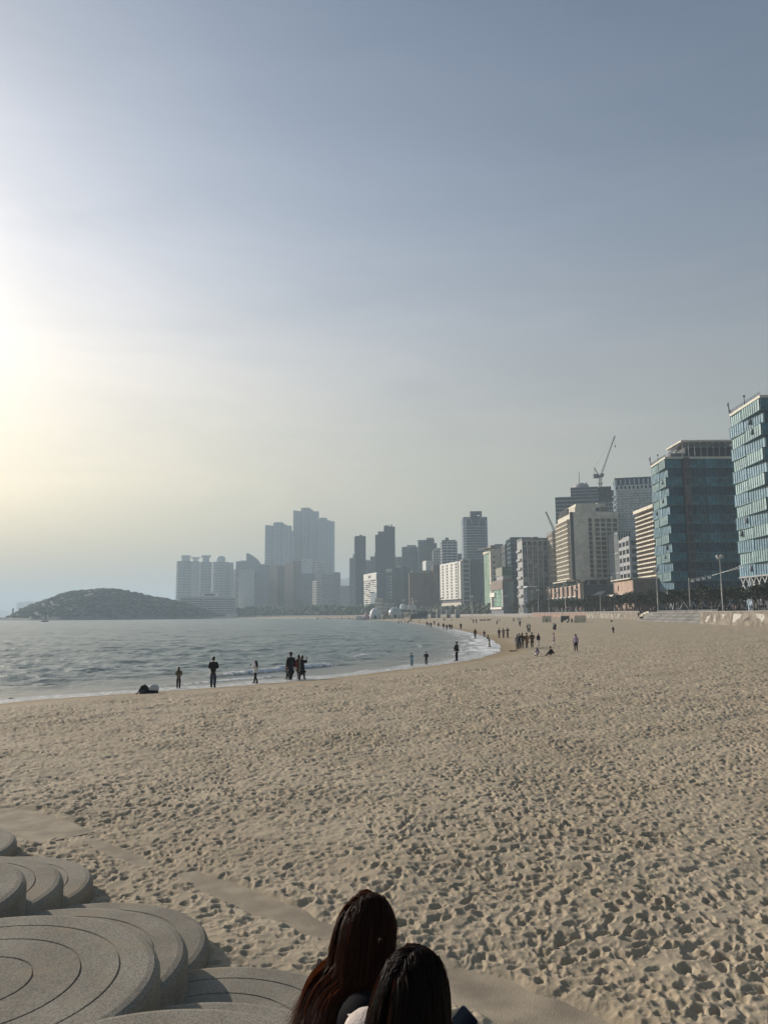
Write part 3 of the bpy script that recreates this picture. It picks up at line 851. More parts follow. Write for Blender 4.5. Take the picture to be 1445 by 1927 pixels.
# --- the three tallest towers
def cluster(label, D, segs):
    xs = [s[0] for s in segs] + [s[1] for s in segs]
    P = at_y((min(xs) + max(xs)) / 2, 1060, D)
    t = thing('skyscraper', (P.x, D, PROM_Z), 0, label, 'skyscraper', 'trio of tallest skyscrapers on the skyline')
    rng = random.Random(len(label))
    for (x0, x1, y0, y1, bulge, off) in segs:
        a, b = at_y(x0, 1060, D).x - P.x, at_y(x1, 1060, D).x - P.x
        h0, h1 = at_y(722, y0, D).z - PROM_Z, at_y(722, y1, D).z - PROM_Z
        n = 9
        fp = [(a + (b - a) * i / n, off - bulge * math.sin(math.pi * i / n)) for i in range(n + 1)]
        poly = fp + [(b, off + 34), (a, off + 34)]
        mb = MB(); mb.prism(poly, -1, lambda p: h0 + (h1 - h0) * (p[0] - a) / (b - a))
        w = mb.build('wing', G['blue'], t)
        fr = MB()
        for i in range(0, n + 1):
            (x, y) = fp[i]
            x = min(max(x, a + .5), b - .5)
            hh = h0 + (h1 - h0) * (x - a) / (b - a)
            fr.box(x - (0.9 if i % 3 == 0 else .3), x + (0.9 if i % 3 == 0 else .3), y - (1.0 if i % 3 == 0 else .6), y + .5, 0, hh - .1)
        nf = int(min(h0, h1) / 7)
        for j in range(nf):
            z = (j + .5) * min(h0, h1) / nf
            for i in range(n):
                p, q = fp[i], fp[i + 1]
                fr.add([(p[0], p[1] - .3, z - .7), (q[0], q[1] - .3, z - .7), (q[0], q[1] - .3, z + .7), (p[0], p[1] - .3, z + .7)], [(0, 1, 2, 3)])
        fr.build('facade_frame', mat('fin_pale', (.33, .40, .45)), w, kind='stuff')
cluster('glass skyscraper left of the tallest one with slanted left roof', 2180, [(498, 514.5, 986, 988, 6, 6), (514, 532.5, 982, 982, 9, 0), (532, 538, 985, 985.5, 4, 5), (538, 545.5, 988.5, 987, 5, 8), (545, 552, 993, 1000, 3, 16)])
cluster('tallest glass skyscraper of the skyline with drum shaped crown', 2230, [(551, 566.5, 959, 961, 7, 6), (566, 583, 955, 955, 9, 0), (583, 588, 957.5, 958, 4, 4), (588, 593, 961.5, 961, 4, 6), (592.5, 598.5, 961, 960.5, 4, 9)])
cluster('glass skyscraper at the right of the trio with notched crown', 2200, [(598.5, 603, 976, 976, 3, 8), (601, 615, 974, 974, 8, 0), (614.5, 622, 977.5, 979, 5, 5), (621.5, 628.5, 981, 979, 5, 8)])

block('apartment_tower', 'white apartment block with upright strips below the tallest skyscraper', 'apartment tower', 568, 590, 1650, 1053.5, 'pale', 'pale', 8, 26, 1.5, 0.6, xa=567, roof='pale', roofs=[(572, 588, 1051)])
block('apartment_tower', 'pale grey block overlapping the right skyscraper', 'apartment tower', 590, 611, 1680, 1057, 'pale', 'pale', 6, 24, 1.2, 1.4, roof='pale')
block('apartment_tower', 'long grey block low in front of the white strip block', 'apartment tower', 567, 590, 1600, 1080, 'steel', 'pale', 8, 20, 1.0, 1.0, depth=16)
block('apartment_tower', 'small block with a sunlit left end among grey blocks', 'apartment tower', 596, 606, 1500, 1094, 'cream', 'pale', 4, 14, 0.8, 1.4, xa=588, yaw=32, roof='pale', depth=12)
block('apartment_tower', 'grey office block with a rounded sign patch near its top', 'office building', 604.5, 629, 1560, 1081, 'grey', 'pale', 9, 18, 0.9, 1.3, depth=18)
block('apartment_tower', 'slim grey tower at the right end of the far group', 'apartment tower', 628, 639.5, 1580, 1078, 'grey', 'pale', 4, 20, 1.6, 1.4, depth=18, roofs=[(629, 636, 1076)])
block('apartment_building', 'low hazy block in the gap under the blue mountain', 'apartment building', 640, 659, 1750, 1103, 'grey', 'pale', 6, 12, 1.6, 1.6, depth=20)
block('apartment_building', 'very pale distant slab above the beacon, left one', 'apartment building', 32.5, 43, 5200, 1133.5, 'pale', 'pale', 5, 20, 2.5, 2, depth=40)
block('apartment_building', 'very pale distant slab half hidden by the headland trees', 'apartment building', 47.5, 60, 5200, 1132, 'pale', 'pale', 5, 20, 2.5, 2, depth=40)

# --- shore hotel at the foot of the headland
def shore_hotel():
    b = Block('shore_hotel', 'wide white hotel with ten balcony rows under the headland', 'hotel', 339.5, 443.5, 1430, 1125, None, 0, 24, base=3.0)
    b.core.box(0, b.w, 0, 24, 0, b.h)
    b.face('front', 26, 9, 0.5, 1.25, z0=b.h * 0.12, z1=b.h - 2, proud=1.3)
    b.rf.box(-1.5, b.w + 1.5, -2.5, 26, b.h, b.h + 1.6)
    x0, x1 = b.xpx(380, 1120), b.xpx(406, 1120)
    b.rf.box(x0, x1, 4, 18, b.h + 1.55, b.h + 9)
    b.core.box(-34, -0.02, -2, 20, -1, 9.0); b.core.box(-46, -34.02, -4, 18, -1, 5.0)
    b.core.box(-6, b.w + 6, -8, -0.03, -1, 5.5)
    b.fr.box(-50, b.w + 8, -14, -8.05, -4, 1.2)
    for k in range(30): b.fr.box(-4 + k * (b.w + 8) / 30, -3.2 + k * (b.w + 8) / 30, -8.4, -8.02, 1.25, 5.4)
    b.done('white', 'dark', 'white')
    s = MB(); s.box(x0 + 3, x1 - 3, 3.8, 3.97, b.h + 3.5, b.h + 7.0); s.build('roof_sign', W['dark'], b.root)
shore_hotel()

# --- middle distance
block('apartment_tower', 'slim stepped grey tower left of the tall dark glass tower', 'apartment tower', 658, 669, 1350, 1051, 'grey', 'pale', 4, 26, 0.8, 1.4, depth=18, roofs=[(664, 668, 1042.5)])
block('office_tower', 'tall slim dark blue tower standing alone left of centre', 'office tower', 669, 688, 1280, 1009.5, 'blue', 'blue', 6, 38, 0.25, 0.35, xa=667, yaw=8, roof='blue', roofs=[(677, 682, 1006)], depth=18)
block('apartment_tower', 'low grey block right of the slim dark blue tower', 'apartment tower', 688, 697, 1350, 1056, 'grey', 'pale', 4, 26, 0.8, 1.4, depth=16, roofs=[(689, 695, 1053.5)])
block('apartment_tower', 'grey balcony block close left of the stepped dark tower', 'apartment tower', 697, 708, 1350, 1048, 'grey', 'pale', 4, 28, 0.8, 1.4, depth=16, roofs=[(705, 706, 1039)])
def stepped_tower():
    b = Block('office_tower', 'dark blue glass tower stepping up to the right in three heights', 'office tower', 706, 743.5, 1230, 1006, None, 0, 24)
    steps = [(706, 711.3, 1006), (711.3, 722.5, 1000), (722.5, 743.5, 991)]
    for i, (x0, x1, yt) in enumerate(steps):
        a0, a1 = b.xpx(x0), b.xpx(x1); h = b.zpx(yt)
        b.core.box(a0, a1 - .02, 0.8 * (2 - i), 24, -1, h)
        facade(b.fr, b.pa, (a0, 0.8 * (2 - i)), (1, 0), (0, -1), a1 - a0 - .02, 0, h, max(2, int((a1 - a0) / 2.2)), int(h / 3.6), .25, .3, .2, rng=b.rng)
    h = b.zpx(991)
    b.rf.box(b.xpx(723), b.xpx(733), 6, 18, h, h + 2.5); b.rf.box(b.xpx(736), b.xpx(738.3), 8, 10, h, h + 4.5)
    for k in range(5): b.rf.box(b.xpx(723.5 + k * 2.3), b.xpx(723.9 + k * 2.3), 2, 2.4, h, h + 3.2)
    b.done('blue', 'blue', 'slate')
stepped_tower()
block('apartment_tower', 'short grey block between the stepped tower and the cap roofed apartments', 'apartment tower', 744, 757.5, 1200, 1049, 'grey', 'pale', 5, 24, 1.0, 1.5, depth=20)
b = block('apartment_tower', 'broad grey apartment tower with flat cap roofs', 'apartment tower', 757, 790, 1180, 1030, 'steel', 'pale', 12, 32, 0.8, 0.9, depth=22, roofs=[(766, 783, 1026)])
b = block('apartment_tower', 'grey apartment tower with a projecting roof slab over its left edge', 'apartment tower', 788, 804, 1150, 1019, 'steel', 'pale', 7, 34, 0.7, 0.9, depth=22, roofs=[(790, 802, 1016.5)])
mb = MB(); mb.box(b.xpx(785.5), b.xpx(797), 1, 14, b.zpx(1019) + 1, b.zpx(1019) + 1.8); mb.build('roof_slab', W['pale'], b.root)
block('apartment_tower', 'dark apartment tower highest of its cluster right of centre', 'apartment tower', 803, 817, 1140, 1015, 'slate', 'dark', 5, 34, 0.8, 1.0, depth=20, roofs=[(803, 816.5, 1012.5)])
block('apartment_tower', 'lower dark wing right of the dark apartment tower', 'apartment tower', 817, 821.5, 1150, 1023, 'slate', 'dark', 2, 30, 0.8, 1.0, depth=20)
block('apartment_tower', 'grey block between the dark apartments and the striped tower', 'apartment tower', 815.5, 832, 1100, 1036, 'grey', 'dark', 6, 24, 1.0, 1.2, depth=18, roofs=[(820, 831, 1032)])
b = block('apartment_tower', 'dark tower with broad pale balcony stripes', 'apartment tower', 832, 859.5, 1060, 1019, 'pale', 'dark', 3, 26, 0.5, 1.5, depth=22, roof='slate', roofs=[(839, 845, 1012.5), (833, 858, 1017)], proud=0.9)
block('apartment_building', 'grey block low between the striped tower and the banded tower', 'apartment building', 855, 872, 1090, 1043, 'grey', 'dark', 5, 22, 1.0, 1.2, depth=18)

def white_hotel():
    b = Block('seaside_hotel', 'narrow white sunlit hotel with dark lettering across its top band', 'hotel', 709, 712, 1150, 1077, 685, 18, None)
    b.core.box(0, b.w, 0, b.dp, -1, b.h)
    zt = b.h - (b.zpx(1077) - b.zpx(1090))
    b.face('left', 3, 16, 1.4, 2.2, z0=6, z1=zt, proud=0.25)
    b.fr.box(-0.9, -0.02, 0, b.dp, zt, b.h)
    b.core.box(-0.55, -0.02, b.dp * 0.03, b.dp * .45, 4, b.h * .52, 1)
    b.done(['white', 'steel'], 'dark', 'white')
    s = MB()
    # the dark strokes of a wordmark too small to read
    x = b.dp * 0.62
    for wd, kind in ((2.6, 0), (2.2, 1), (2.2, 2), (2.2, 1), (2.4, 0), (3.0, 3)):
        zc = (zt + b.h) / 2; hh = 2.2
        s.box(-1.1, -0.92, x - 0.6, x, zc - hh, zc + hh)
        if kind in (0, 3): s.box(-1.1, -0.92, x - wd + .6, x - wd + 1.2, zc - hh, zc + hh); s.box(-1.1, -0.92, x - wd + 1.22, x - 0.62, zc + hh - .7, zc + hh)
        if kind in (1, 3): s.box(-1.1, -0.92, x - wd + .9, x - .62, zc - hh, zc - hh + .7)
        if kind == 2: s.box(-1.1, -0.92, x - wd + .8, x - .62, zc - .35, zc + .35)
        x -= wd * 1.05
    s.build('sign_lettering', W['dark'], b.root)
white_hotel()
b = block('hotel_building', 'blue grey hotel with a patchwork of narrow panes behind the white dome', 'hotel', 709, 729, 1140, 1080, 'steel', 'blue', 12, 26, 0.35, 0.3, depth=24, roof='steel')
def patch_tower():
    b = Block('hotel_building', 'patterned glass hotel with a pale roof slab jutting to the left', 'hotel', 738, 768, 1100, 1068, None, 0, 26)
    b.core.box(0, b.w, 0, b.dp, -1, b.h)
    b.face('front', 9, 30, 0.3, 0.25, a1=b.w * .45); b.face('front', 6, 20, 0.7, 0.8, a0=b.w * .46, a1=b.w * .72, z1=b.h - 3); b.face('front', 3, 22, 0.25, 0.25, a0=b.w * .73, z1=b.h + 1)
    x = b.xpx(726)
    b.core.box(x, -0.02, 3, 20, -1, b.zpx(1083)); b.rf.box(x, b.w * .3, 1, 21, b.zpx(1076), b.zpx(1070.5))
    b.fr.box(b.xpx(734), b.xpx(737.5), 1, 2.9, 6, b.zpx(1084), 1)
    for k in range(11): b.fr.box(b.xpx(734.2), b.xpx(737.3), .6, .98, 8 + k * 4.2, 10 + k * 4.2, 2)
    b.rf.box(b.w * .35, b.w * .5, 4, 12, b.h, b.h + 3)
    b.done(['steel', 'white', 'slate'], 'blue', 'pale')
patch_tower()
block('beach_building', 'small tan block at the foot of the patterned hotel', 'building', 706, 720, 1070, 1127, 'cream', 'dark', 5, 4, 1.2, 2.0, depth=14, roof='cream')
def lattice_block():
    b = Block('beach_building', 'low white block with a zigzag lattice front', 'building', 720.5, 745, 1065, 1126, None, 0, 14)
    b.core.box(0, b.w, 0, 14, -1, b.h)
    for k in range(9):
        x = .5 + k * (b.w - 1) / 9
        for j in range(3): b.fr.bar((x, -.3, 4.5 + j * 4), (x + (b.w - 1) / 9, -.3, 8 + j * 4), .7, .5, 1); b.fr.bar((x, -.3, 8 + j * 4), (x + (b.w - 1) / 9, -.3, 4.5 + j * 4), .7, .5, 1)
    b.done(['slate', 'white'], 'dark', 'white')
lattice_block()
block('tower_block', 'tall blue grey glass strip left of the wide brown block', 'office building', 768, 771.5, 1090, 1068, 'blue', 'blue', 3, 26, .3, .3, depth=24)
block('wide_brown_block', 'wide dark brown windowless block behind the beach pavilion', 'building', 771, 815.5, 1010, 1078, 'brown', 'brown', 9, 3, 2.2, 0.4, depth=40, roof='olive', roofs=[(775, 815, 1074)], proud=0.5)
block('wide_brown_block', 'taller brown end block right of the wide brown block', 'building', 815.5, 836, 1000, 1064.5, 'brown', 'brown', 4, 3, 2.6, 0.4, depth=40, roof='brown')
block('apartment_building', 'narrow pale block with dotted windows above the wide brown block', 'apartment building', 802, 815, 1070, 1056, 'pale', 'dark', 3, 14, 3.0, 2.6, xa=795.5, yaw=10, depth=14, roof='pale')

def lit_hotel():
    b = Block('white_grid_hotel', 'cream white hotel with a sunlit grid of paired windows facing the sea', 'hotel', 866, 871, 885, 1055.5, 829, 15)
    z0 = b.h - (b.zpx(1055.5) - b.zpx(1127))
    b.core.box(0, b.w, 0, b.dp, z0, b.h)
    b.core.box(1.0, b.w - .5, 2, b.dp - 2, z0 - 4, z0 - .01, 1); b.core.box(-.3, b.w, -1, b.dp - 2.5, -1, z0 - 4.02, 2)
    d = b.dp
    b.fr.box(-0.9, -0.01, d * 0.1, d, z0, b.h)
    b.done(['white', 'dark', 'cream'], 'dark', 'white')
    # windows: four pairs per floor, twelve floors, each a recessed pane in its own frame
    me = MB(); me.box(-.03, 0, -1.0, 1.0, 0, 2.0, 0); me.box(-.2, -.005, -1.12, -1.0, -.1, 2.12, 1); me.box(-.2, -.005, 1.0, 1.12, -.1, 2.12, 1); me.box(-.2, -.005, -1.0, 1.0, 2.0, 2.12, 1); me.box(-.24, -.005, -1.0, 1.0, -.12, 0, 1)
    wm = me.mesh('window', [G['dark'], W['white']])
    for j in range(12):
        for i in range(4):
            for k in (-1.5, 1.5):
                link('window', wm, b.root, (-0.9, d * (0.17 + 0.225 * i) + k, z0 + 1.6 + j * (b.h - z0 - 2.4) / 12))
lit_hotel()
block('office_building', 'grey block with wide dark windows right of the cream white hotel', 'office building', 870.5, 884, 880, 1053, 'grey', 'dark', 1, 12, 2.2, 1.8, depth=26, roof='grey')
block('office_building', 'dark upright striped block in front of the tall banded tower', 'office building', 884, 911, 890, 1060, 'slate', 'dark', 7, 2, 1.4, 0.6, depth=26, roof='slate', roofs=[(886, 903, 1054)])

def banded_tower():
    b = Block('banded_tower', 'tall blue glass tower with white bands and a dark rooftop frame', 'office tower', 872, 918, 985, 974, None, 0, 30)
    w, h = b.w, b.h
    ch = 4.0
    b.core.prism([(ch, 0), (w * .42, -1.2), (w * .58, -1.2), (w - ch, 0), (w, ch), (w, 28), (0, 28), (0, ch)], -1, h)
    n = 36
    for j in range(n):
        z = (j + .5) * h / n
        c = .55
        if j > n - 4: continue
        b.fr.prism([(ch - .3, -.45), (w * .42, -1.65), (w * .58, -1.65), (w - ch + .3, -.45), (w + .45, ch), (w - .2, 27), (0.2, 27), (-.45, ch)], z - c * .5, z + c * .5)
    for x, s in ((0.06, 1), (0.62, 1)):
        b.fr.bar((w * x, -1.3, h - 11), (w * (x + .08), -1.5, h - 1), .9, .6); b.fr.bar((w * (x + .08), -1.5, h - 1), (w * (x + .22), -1.5, h - 1), .6, .9); b.fr.bar((w * (x + .22), -1.5, h - 1), (w * (x + .3), -1.3, h - 8), .9, .6)
    P = lambda a, z: (a, -.06, z)
    for i in range(14):
        for j in range(n):
            pass
    b.rf.box(0.5, w - .5, .5, 27.5, h, h + .8)
    x0, x1 = b.xpx(886.5), b.xpx(908.5)
    H = b.zpx(962)
    b.rf.box(x0, x0 + (x1 - x0) * .6, 6, 20, h + .75, H, 0); b.rf.box(x0 + (x1 - x0) * .6 + .02, x1, 6, 20, H - 3.2, H, 0); b.rf.box(x1 - 1.2, x1, 6, 20, h + .75, H - 3.22, 0); b.rf.box(x0 + (x1 - x0) * .62, x1 - 1.22, 6, 20, h + .75, h + 3, 0)
    b.done(['blue'], 'blue', 'slate', 'pale')
    # facet panes
    pa = MB(); rng = random.Random(3)
    for i in range(16):
        for j in range(n):
            a0, a1 = ch + (w - 2 * ch) * i / 16, ch + (w - 2 * ch) * (i + .92) / 16
            y = lambda a: -0.08 - 1.2 * (1 - min(1, abs(a - w / 2) / (w / 2 - ch)) if not (w * .42 < a < w * .58) else 1) * 1.0
            z0 = j * h / n + .3; z1 = (j + 1) * h / n - .3
            yy0 = -0.1 - 1.2 * min(1.0, max(0.0, min((a0 - ch) / (w * .42 - ch), (w - ch - a0) / (w * .42 - ch)))); yy1 = -0.1 - 1.2 * min(1.0, max(0.0, min((a1 - ch) / (w * .42 - ch), (w - ch - a1) / (w * .42 - ch))))
            pa.add([(a0, yy0, z0), (a1, yy1, z0), (a1, yy1, z1), (a0, yy0, z1)], [(0, 1, 2, 3)])
    pa.build('window', G['blue'], b.root, kind='stuff')
banded_tower()

def green_glass():
    b = Block('glass_fronted_hotel', 'pale block with a sunlit green glass side framed in cream', 'hotel', 924.5, 942, 690, 1033, 910.5, 2)
    d, h = b.dp, b.h
    b.core.box(0, b.w, 0, d, -1, h)
    b.face('left', 10, 20, 0.12, 0.2, z0=0, z1=h - 2.5, a1=d * .86, proud=0.2)
    b.fr.box(-.9, -.01, 0, d * .13, -1, h, 0); b.fr.box(-.9, -.01, d * .13, d, h - 2.4, h, 0)
    b.core.box(b.w * .45, b.xpx(948.5), 4, d - 4, -1, b.zpx(1024.5), 1)
    b.rf.bar((-2.5, 0, h + .5), (-2.5, d + 2, h + 3.2), 6, .5); b.rf.box(0, b.w * .4, 2, d * .6, h, h + 3.5)
    b.done(['cream', 'grey'], 'green', 'taupe')
    wm = MB(); wm.box(-.7, .7, -.1, 0, 0, 1.5); me = wm.mesh('window', G['dark'])
    for k in range(8): link('window', me, b.root, (b.w * .28, -.01, h - 8 - k * 5.0))
    wm = MB(); wm.box(0, 3.2, -.5, -.02, 0, .9); wm.build('balcony', W['pale'], b.root, (b.w * .55, 3.9, h - 7))
green_glass()
b = block('office_building', 'narrow dark block with pale balcony fronts behind the green advert', 'office building', 951, 965.5, 660, 1026, 'dark', 'pale', 1, 13, 3.0, 1.3, depth=22, roof='dark', roofs=[(956, 962, 1025)])
block('office_building', 'tall blue grey block rising behind the big grid fronted block', 'office building', 961, 1000, 640, 1013, 'steel', 'blue', 6, 16, .4, .5, depth=24, roof='slate')
def advert_building():
    b = Block('corner_building', 'stepped glass corner building with sunlit left side and a leafy green advert', 'building', 946, 966, 612, 1094, 923.5, 3)
    d, h = b.dp, b.h
    b.core.box(0, b.w, 0, d, -1, h); b.core.box(-.05, b.w + .05, -.05, d + .05, h + .01, b.zpx(1094) + 1.0, 1)
    b.fr.box(-.5, -.01, -.4, d + .4, h - 6, h - .02, 1)
    b.face('left', 4, 4, .25, .35, z0=6, z1=h - 6.2, a0=d * .25, proud=.3)
    b.fr.box(-1.3, -.02, 1, d - 1, 3.6, 5.2, 2); b.fr.box(-1.2, -.02, d * .6, d + 1, h - 11.5, h - 8, 2); b.fr.box(-.6, -.02, d * .92, d, 5.3, h - 8, 2); b.fr.box(-.6, -.02, -.2, d * .03, 5.3, h - 6.2, 2)
    for k in range(5): b.fr.box(-.4, -.02, d * .79, d * .86, 6.5 + k * 2.4, 8.2 + k * 2.4, 3)
    b.face('front', 6, 9, .2, .3, z0=2, z1=h - .5, a0=b.w * .5)
    b.fr.box(0.5, b.w * .45, -.5, -.01, h * .5, h * .5 + 2, 4)
    b.core.box(1, b.w * .9, 4, d * .6, h + 1, b.zpx(1084), 4); b.core.box(.5, b.w * .12 + 2, 3, d * .6, b.zpx(1084) + .02, b.zpx(1068), 5)
    b.done(['slate', 'taupe', 'white', 'dark', 'grey', 'olive'], ['green'], 'taupe')
    # leafy advert: a flat printed board facing us
    m, nt, bs = nodes('leaf_advert')
    v = coords(nt); vo = N(nt, 'ShaderNodeTexVoronoi'); vo.inputs['Scale'].default_value = 1.1; nt.links.new(v, vo.inputs['Vector'])
    nt.links.new(mix(nt, ramp(nt, vo.outputs[0], .1, .6), (.10, .30, .14), (.012, .06, .03)), bs.inputs['Base Color']); bs.inputs['Roughness'].default_value = .5
    s = MB(); s.box(b.xpx(946.5), b.xpx(966), 2.5, 2.95, b.zpx(1083.5), b.zpx(1067.5)); s.build('advert_board', m, b.root)
advert_building()

def grid_block():
    b = Block('grid_office', 'big grey office block with upright ribs and five dark top openings', 'office building', 982, 1030, 560, 1016, 973, 2)
    d, w, h = b.dp, b.w, b.h
    b.core.box(0, w, 0, d, -1, h)
    zt = b.zpx(1029)
    cw = w / 5
    for i in range(6):
        fface(b.fr, (0, 0), (1, 0), (0, -1), max(0, i * cw - .55), min(w, i * cw + .55), 0, .9, 0, h)
        if i < 5: fface(b.fr, (0, 0), (1, 0), (0, -1), i * cw + cw / 2 - .18, i * cw + cw / 2 + .18, 0, .45, 0, zt - .5)
    fface(b.fr, (0, 0), (1, 0), (0, -1), .01, w - .01, 0, .8, h - 1.2, h - .01); fface(b.fr, (0, 0), (1, 0), (0, -1), .01, w - .01, 0, .8, zt - .7, zt)
    rows = 15
    for i in range(5):
        for j in range(rows):
            for k in range(2):
                if (j + i) % 5 == 2: continue
                a0 = i * cw + .6 + k * (cw / 2 - .35); a1 = a0 + cw / 2 - .85
                z0 = j * zt / rows + .25; z1 = (j + 1) * zt / rows - .25
                t = b.rng.uniform(-.02, .02)
                b.pa.add([(a0, -.1 - t, z0), (a1, -.1 + t, z0), (a1, -.1 + t, z1), (a0, -.1 - t, z1)], [(0, 1, 2, 3)])
    for j in range(6): b.fr.box(-1.3, -.01, d * .1, d * .9, 12 + j * (h - 14) / 6, 13.6 + j * (h - 14) / 6, 0)
    b.rf.box(-.3, w + .3, -1, d + .3, h + .01, h + 1.4); b.rf.box(w * .5, w * .7, 4, 10, h + 1.38, h + 2.6)
    b.done('grey', 'blue', 'slate')
    wm = MB(); wm.box(-cw / 2 + .75, cw / 2 - .75, -.2, 0, 0, h - 1.4 - zt); me = wm.mesh('window', G['dark'])
    for i in range(5): link('window', me, b.root, (cw * (i + .5), -.01, zt + .1))
grid_block()
block('glass_annex', 'low pale glass annex at the right foot of the grid office', 'building', 992, 1009, 545, 1105, 'steel', 'pale', 7, 4, .15, .3, depth=14, roof='pale')
block('office_building', 'office block with sunlit ribbed side left of the beige hotel', 'office building', 1040, 1056, 545, 1002, 'taupe', 'blue', 4, 15, .5, 1.0, xa=1029.5, yaw=1, scols=7, spw=.9, sbh=1.3, roof='slate', frame='beige')

# --- big beige hotel
def big_hotel():
    b = Block('big_beige_hotel', 'large beige hotel with a blank curved corner wall and a grid of square windows', 'hotel', 1079.5, 1163.5, 495, 971, 1050, 1)
    d, w = b.dp, b.w
    z0 = b.zpx(1094); h = b.zpx(966)
    # slab with a rounded blank end
    xb = b.xpx(1107)
    b.core.prism([(0, 0), (xb * .5, -1.1), (xb, -1.3), (w, -1.0), (w, d), (0, d)], z0, h)
    zc = b.zpx(950)
    b.core.prism([(b.xpx(1085) + .5, 2), (xb * .7, 1.2), (b.xpx(1143), 1.6), (b.xpx(1143), d * .8), (b.xpx(1085) + .5, d * .8)], h + .01, zc)
    b.core.prism([(-.02, d * .25), (b.xpx(1085), 2), (b.xpx(1085), d * .86), (-.02, d * .86)], h + .01, zc - 1.5)
    rows = 13
    rh = (h - z0 - 5.5) / rows
    # deep egg-crate balconies on the sea side
    o, u, n = (0, d), (0, -1), (-1, 0)
    nb = 13
    for j in range(rows + 1):
        fface(b.fr, o, u, n, 0, d * .8, 0, 2.0, z0 + 1.5 + j * rh - .35, z0 + 1.5 + j * rh + .35, 0)
        if j < rows:
            for i in range(nb):
                fface(b.fr, o, u, n, i * d * .8 / nb + .05, i * d * .8 / nb + .35, 0, 1.85, z0 + 1.5 + j * rh + .36, z0 + 1.5 + (j + 1) * rh - .36, 0)
            fface(b.fr, o, u, n, d * .8 + .9, d * .8 + 2.4, 0, 1.2, z0 + 1.5 + j * rh + .9, z0 + 1.5 + j * rh + 2.0, 2)
    fface(b.fr, o, u, n, d * .97, d, 0, 2.1, z0, h, 2)
    for i in range(10): b.fr.box(-1.0, -.04, d * .27 + i * d * .058, d * .27 + i * d * .058 + 1.2, h + .3, zc - 1.8, 2)
    # front grid: piers and sills stand proud, windows are pieces of their own
    x0, x1 = b.xpx(1117), b.xpx(1161)
    cw = (x1 - x0) / 4
    yf = -1.22
    for i in range(5): fface(b.fr, (0, yf), (1, 0), (0, -1), x0 + i * cw - .34, x0 + i * cw + .34, -.1, .75, z0 + .2, h - 4.3, 0)
    for j in range(rows + 1): fface(b.fr, (0, yf), (1, 0), (0, -1), x0 - .5, x1 + .5, -.1, .66, z0 + 1.2 + j * rh - .3, z0 + 1.2 + j * rh + .3, 0)
    # open floor and columns beneath the slab
    for k in range(5): b.fr.box(1.5 + k * (w - 4) / 4, 3.2 + k * (w - 4) / 4, 1, 3, 7.5, z0 - .02, 1)
    for k in range(4): b.fr.box(1.2, 2.2, 6 + k * d * .2, 7 + k * d * .2, 7.5, z0 - .02, 1)
    b.core.box(6, w - 2, 8, d - 4, 7.5, z0 - .03, 2)
    b.core.box(2, w + 10, -6, d, -1, 7.45, 3); b.core.box(-5, -.1, d * .1, d, z0 - .8, z0 - .05, 0)
    b.rf.box(b.xpx(1128), b.xpx(1136), 2.5, 6, zc, zc + .8)
    b.done(['cream', 'beige', 'dark', 'taupe'], 'brown', 'beige', None)
    ww, wh = cw - .85, rh - .8
    mb = MB(); mb.box(-ww / 2, ww / 2, -.1, 0, 0, wh, 0)
    for x in (-ww / 2, -ww / 6, ww / 6, ww / 2): mb.box(x - .08, x + .08, -.2, -.102, 0.01, wh - .01, 1)
    mb.box(-ww / 2, ww / 2, -.19, -.103, wh * .28 - .06, wh * .28 + .06, 1)
    me = [mb.mesh('window', [mat('window_%d' % k, c, .2, var=.4, scale=.5, spec=.8), W['taupe']]) for k, c in enumerate(((.045, .04, .036), (.085, .068, .05), (.03, .03, .032)))]
    rng = random.Random(8)
    for j in range(rows):
        for i in range(4):
            link('window', me[rng.choice((0, 0, 0, 1, 1))], b.root, (x0 + cw * (i + .5), yf - .12, z0 + 1.2 + j * rh + .4))
    sx = b.xpx(1106.5); sw = b.xpx(1112.5) - sx
    mb = MB(); mb.box(0, sw, -.2, 0, 0, wh + .3, 0); mb.box(sw * .45, sw * .55, -.28, -.202, .01, wh + .29, 1)
    m2 = mb.mesh('window', [G['dark'], W['taupe']])
    for j in range(rows): link('window', m2, b.root, (sx, yf - .12, z0 + 1.2 + j * rh + .5))
    mb = MB(); mb.box(0, 2.2, -.2, 0, 0, 2.4); mb.build('window', G['dark'], b.root, (b.xpx(1124), 1.3, zc - 5)); mb = MB(); mb.box(0, 4.6, -.2, 0, 0, 4.4); mb.build('vent_panel', W['taupe'], b.root, (b.xpx(1132.5), 1.3, zc - 6.5))
big_hotel()
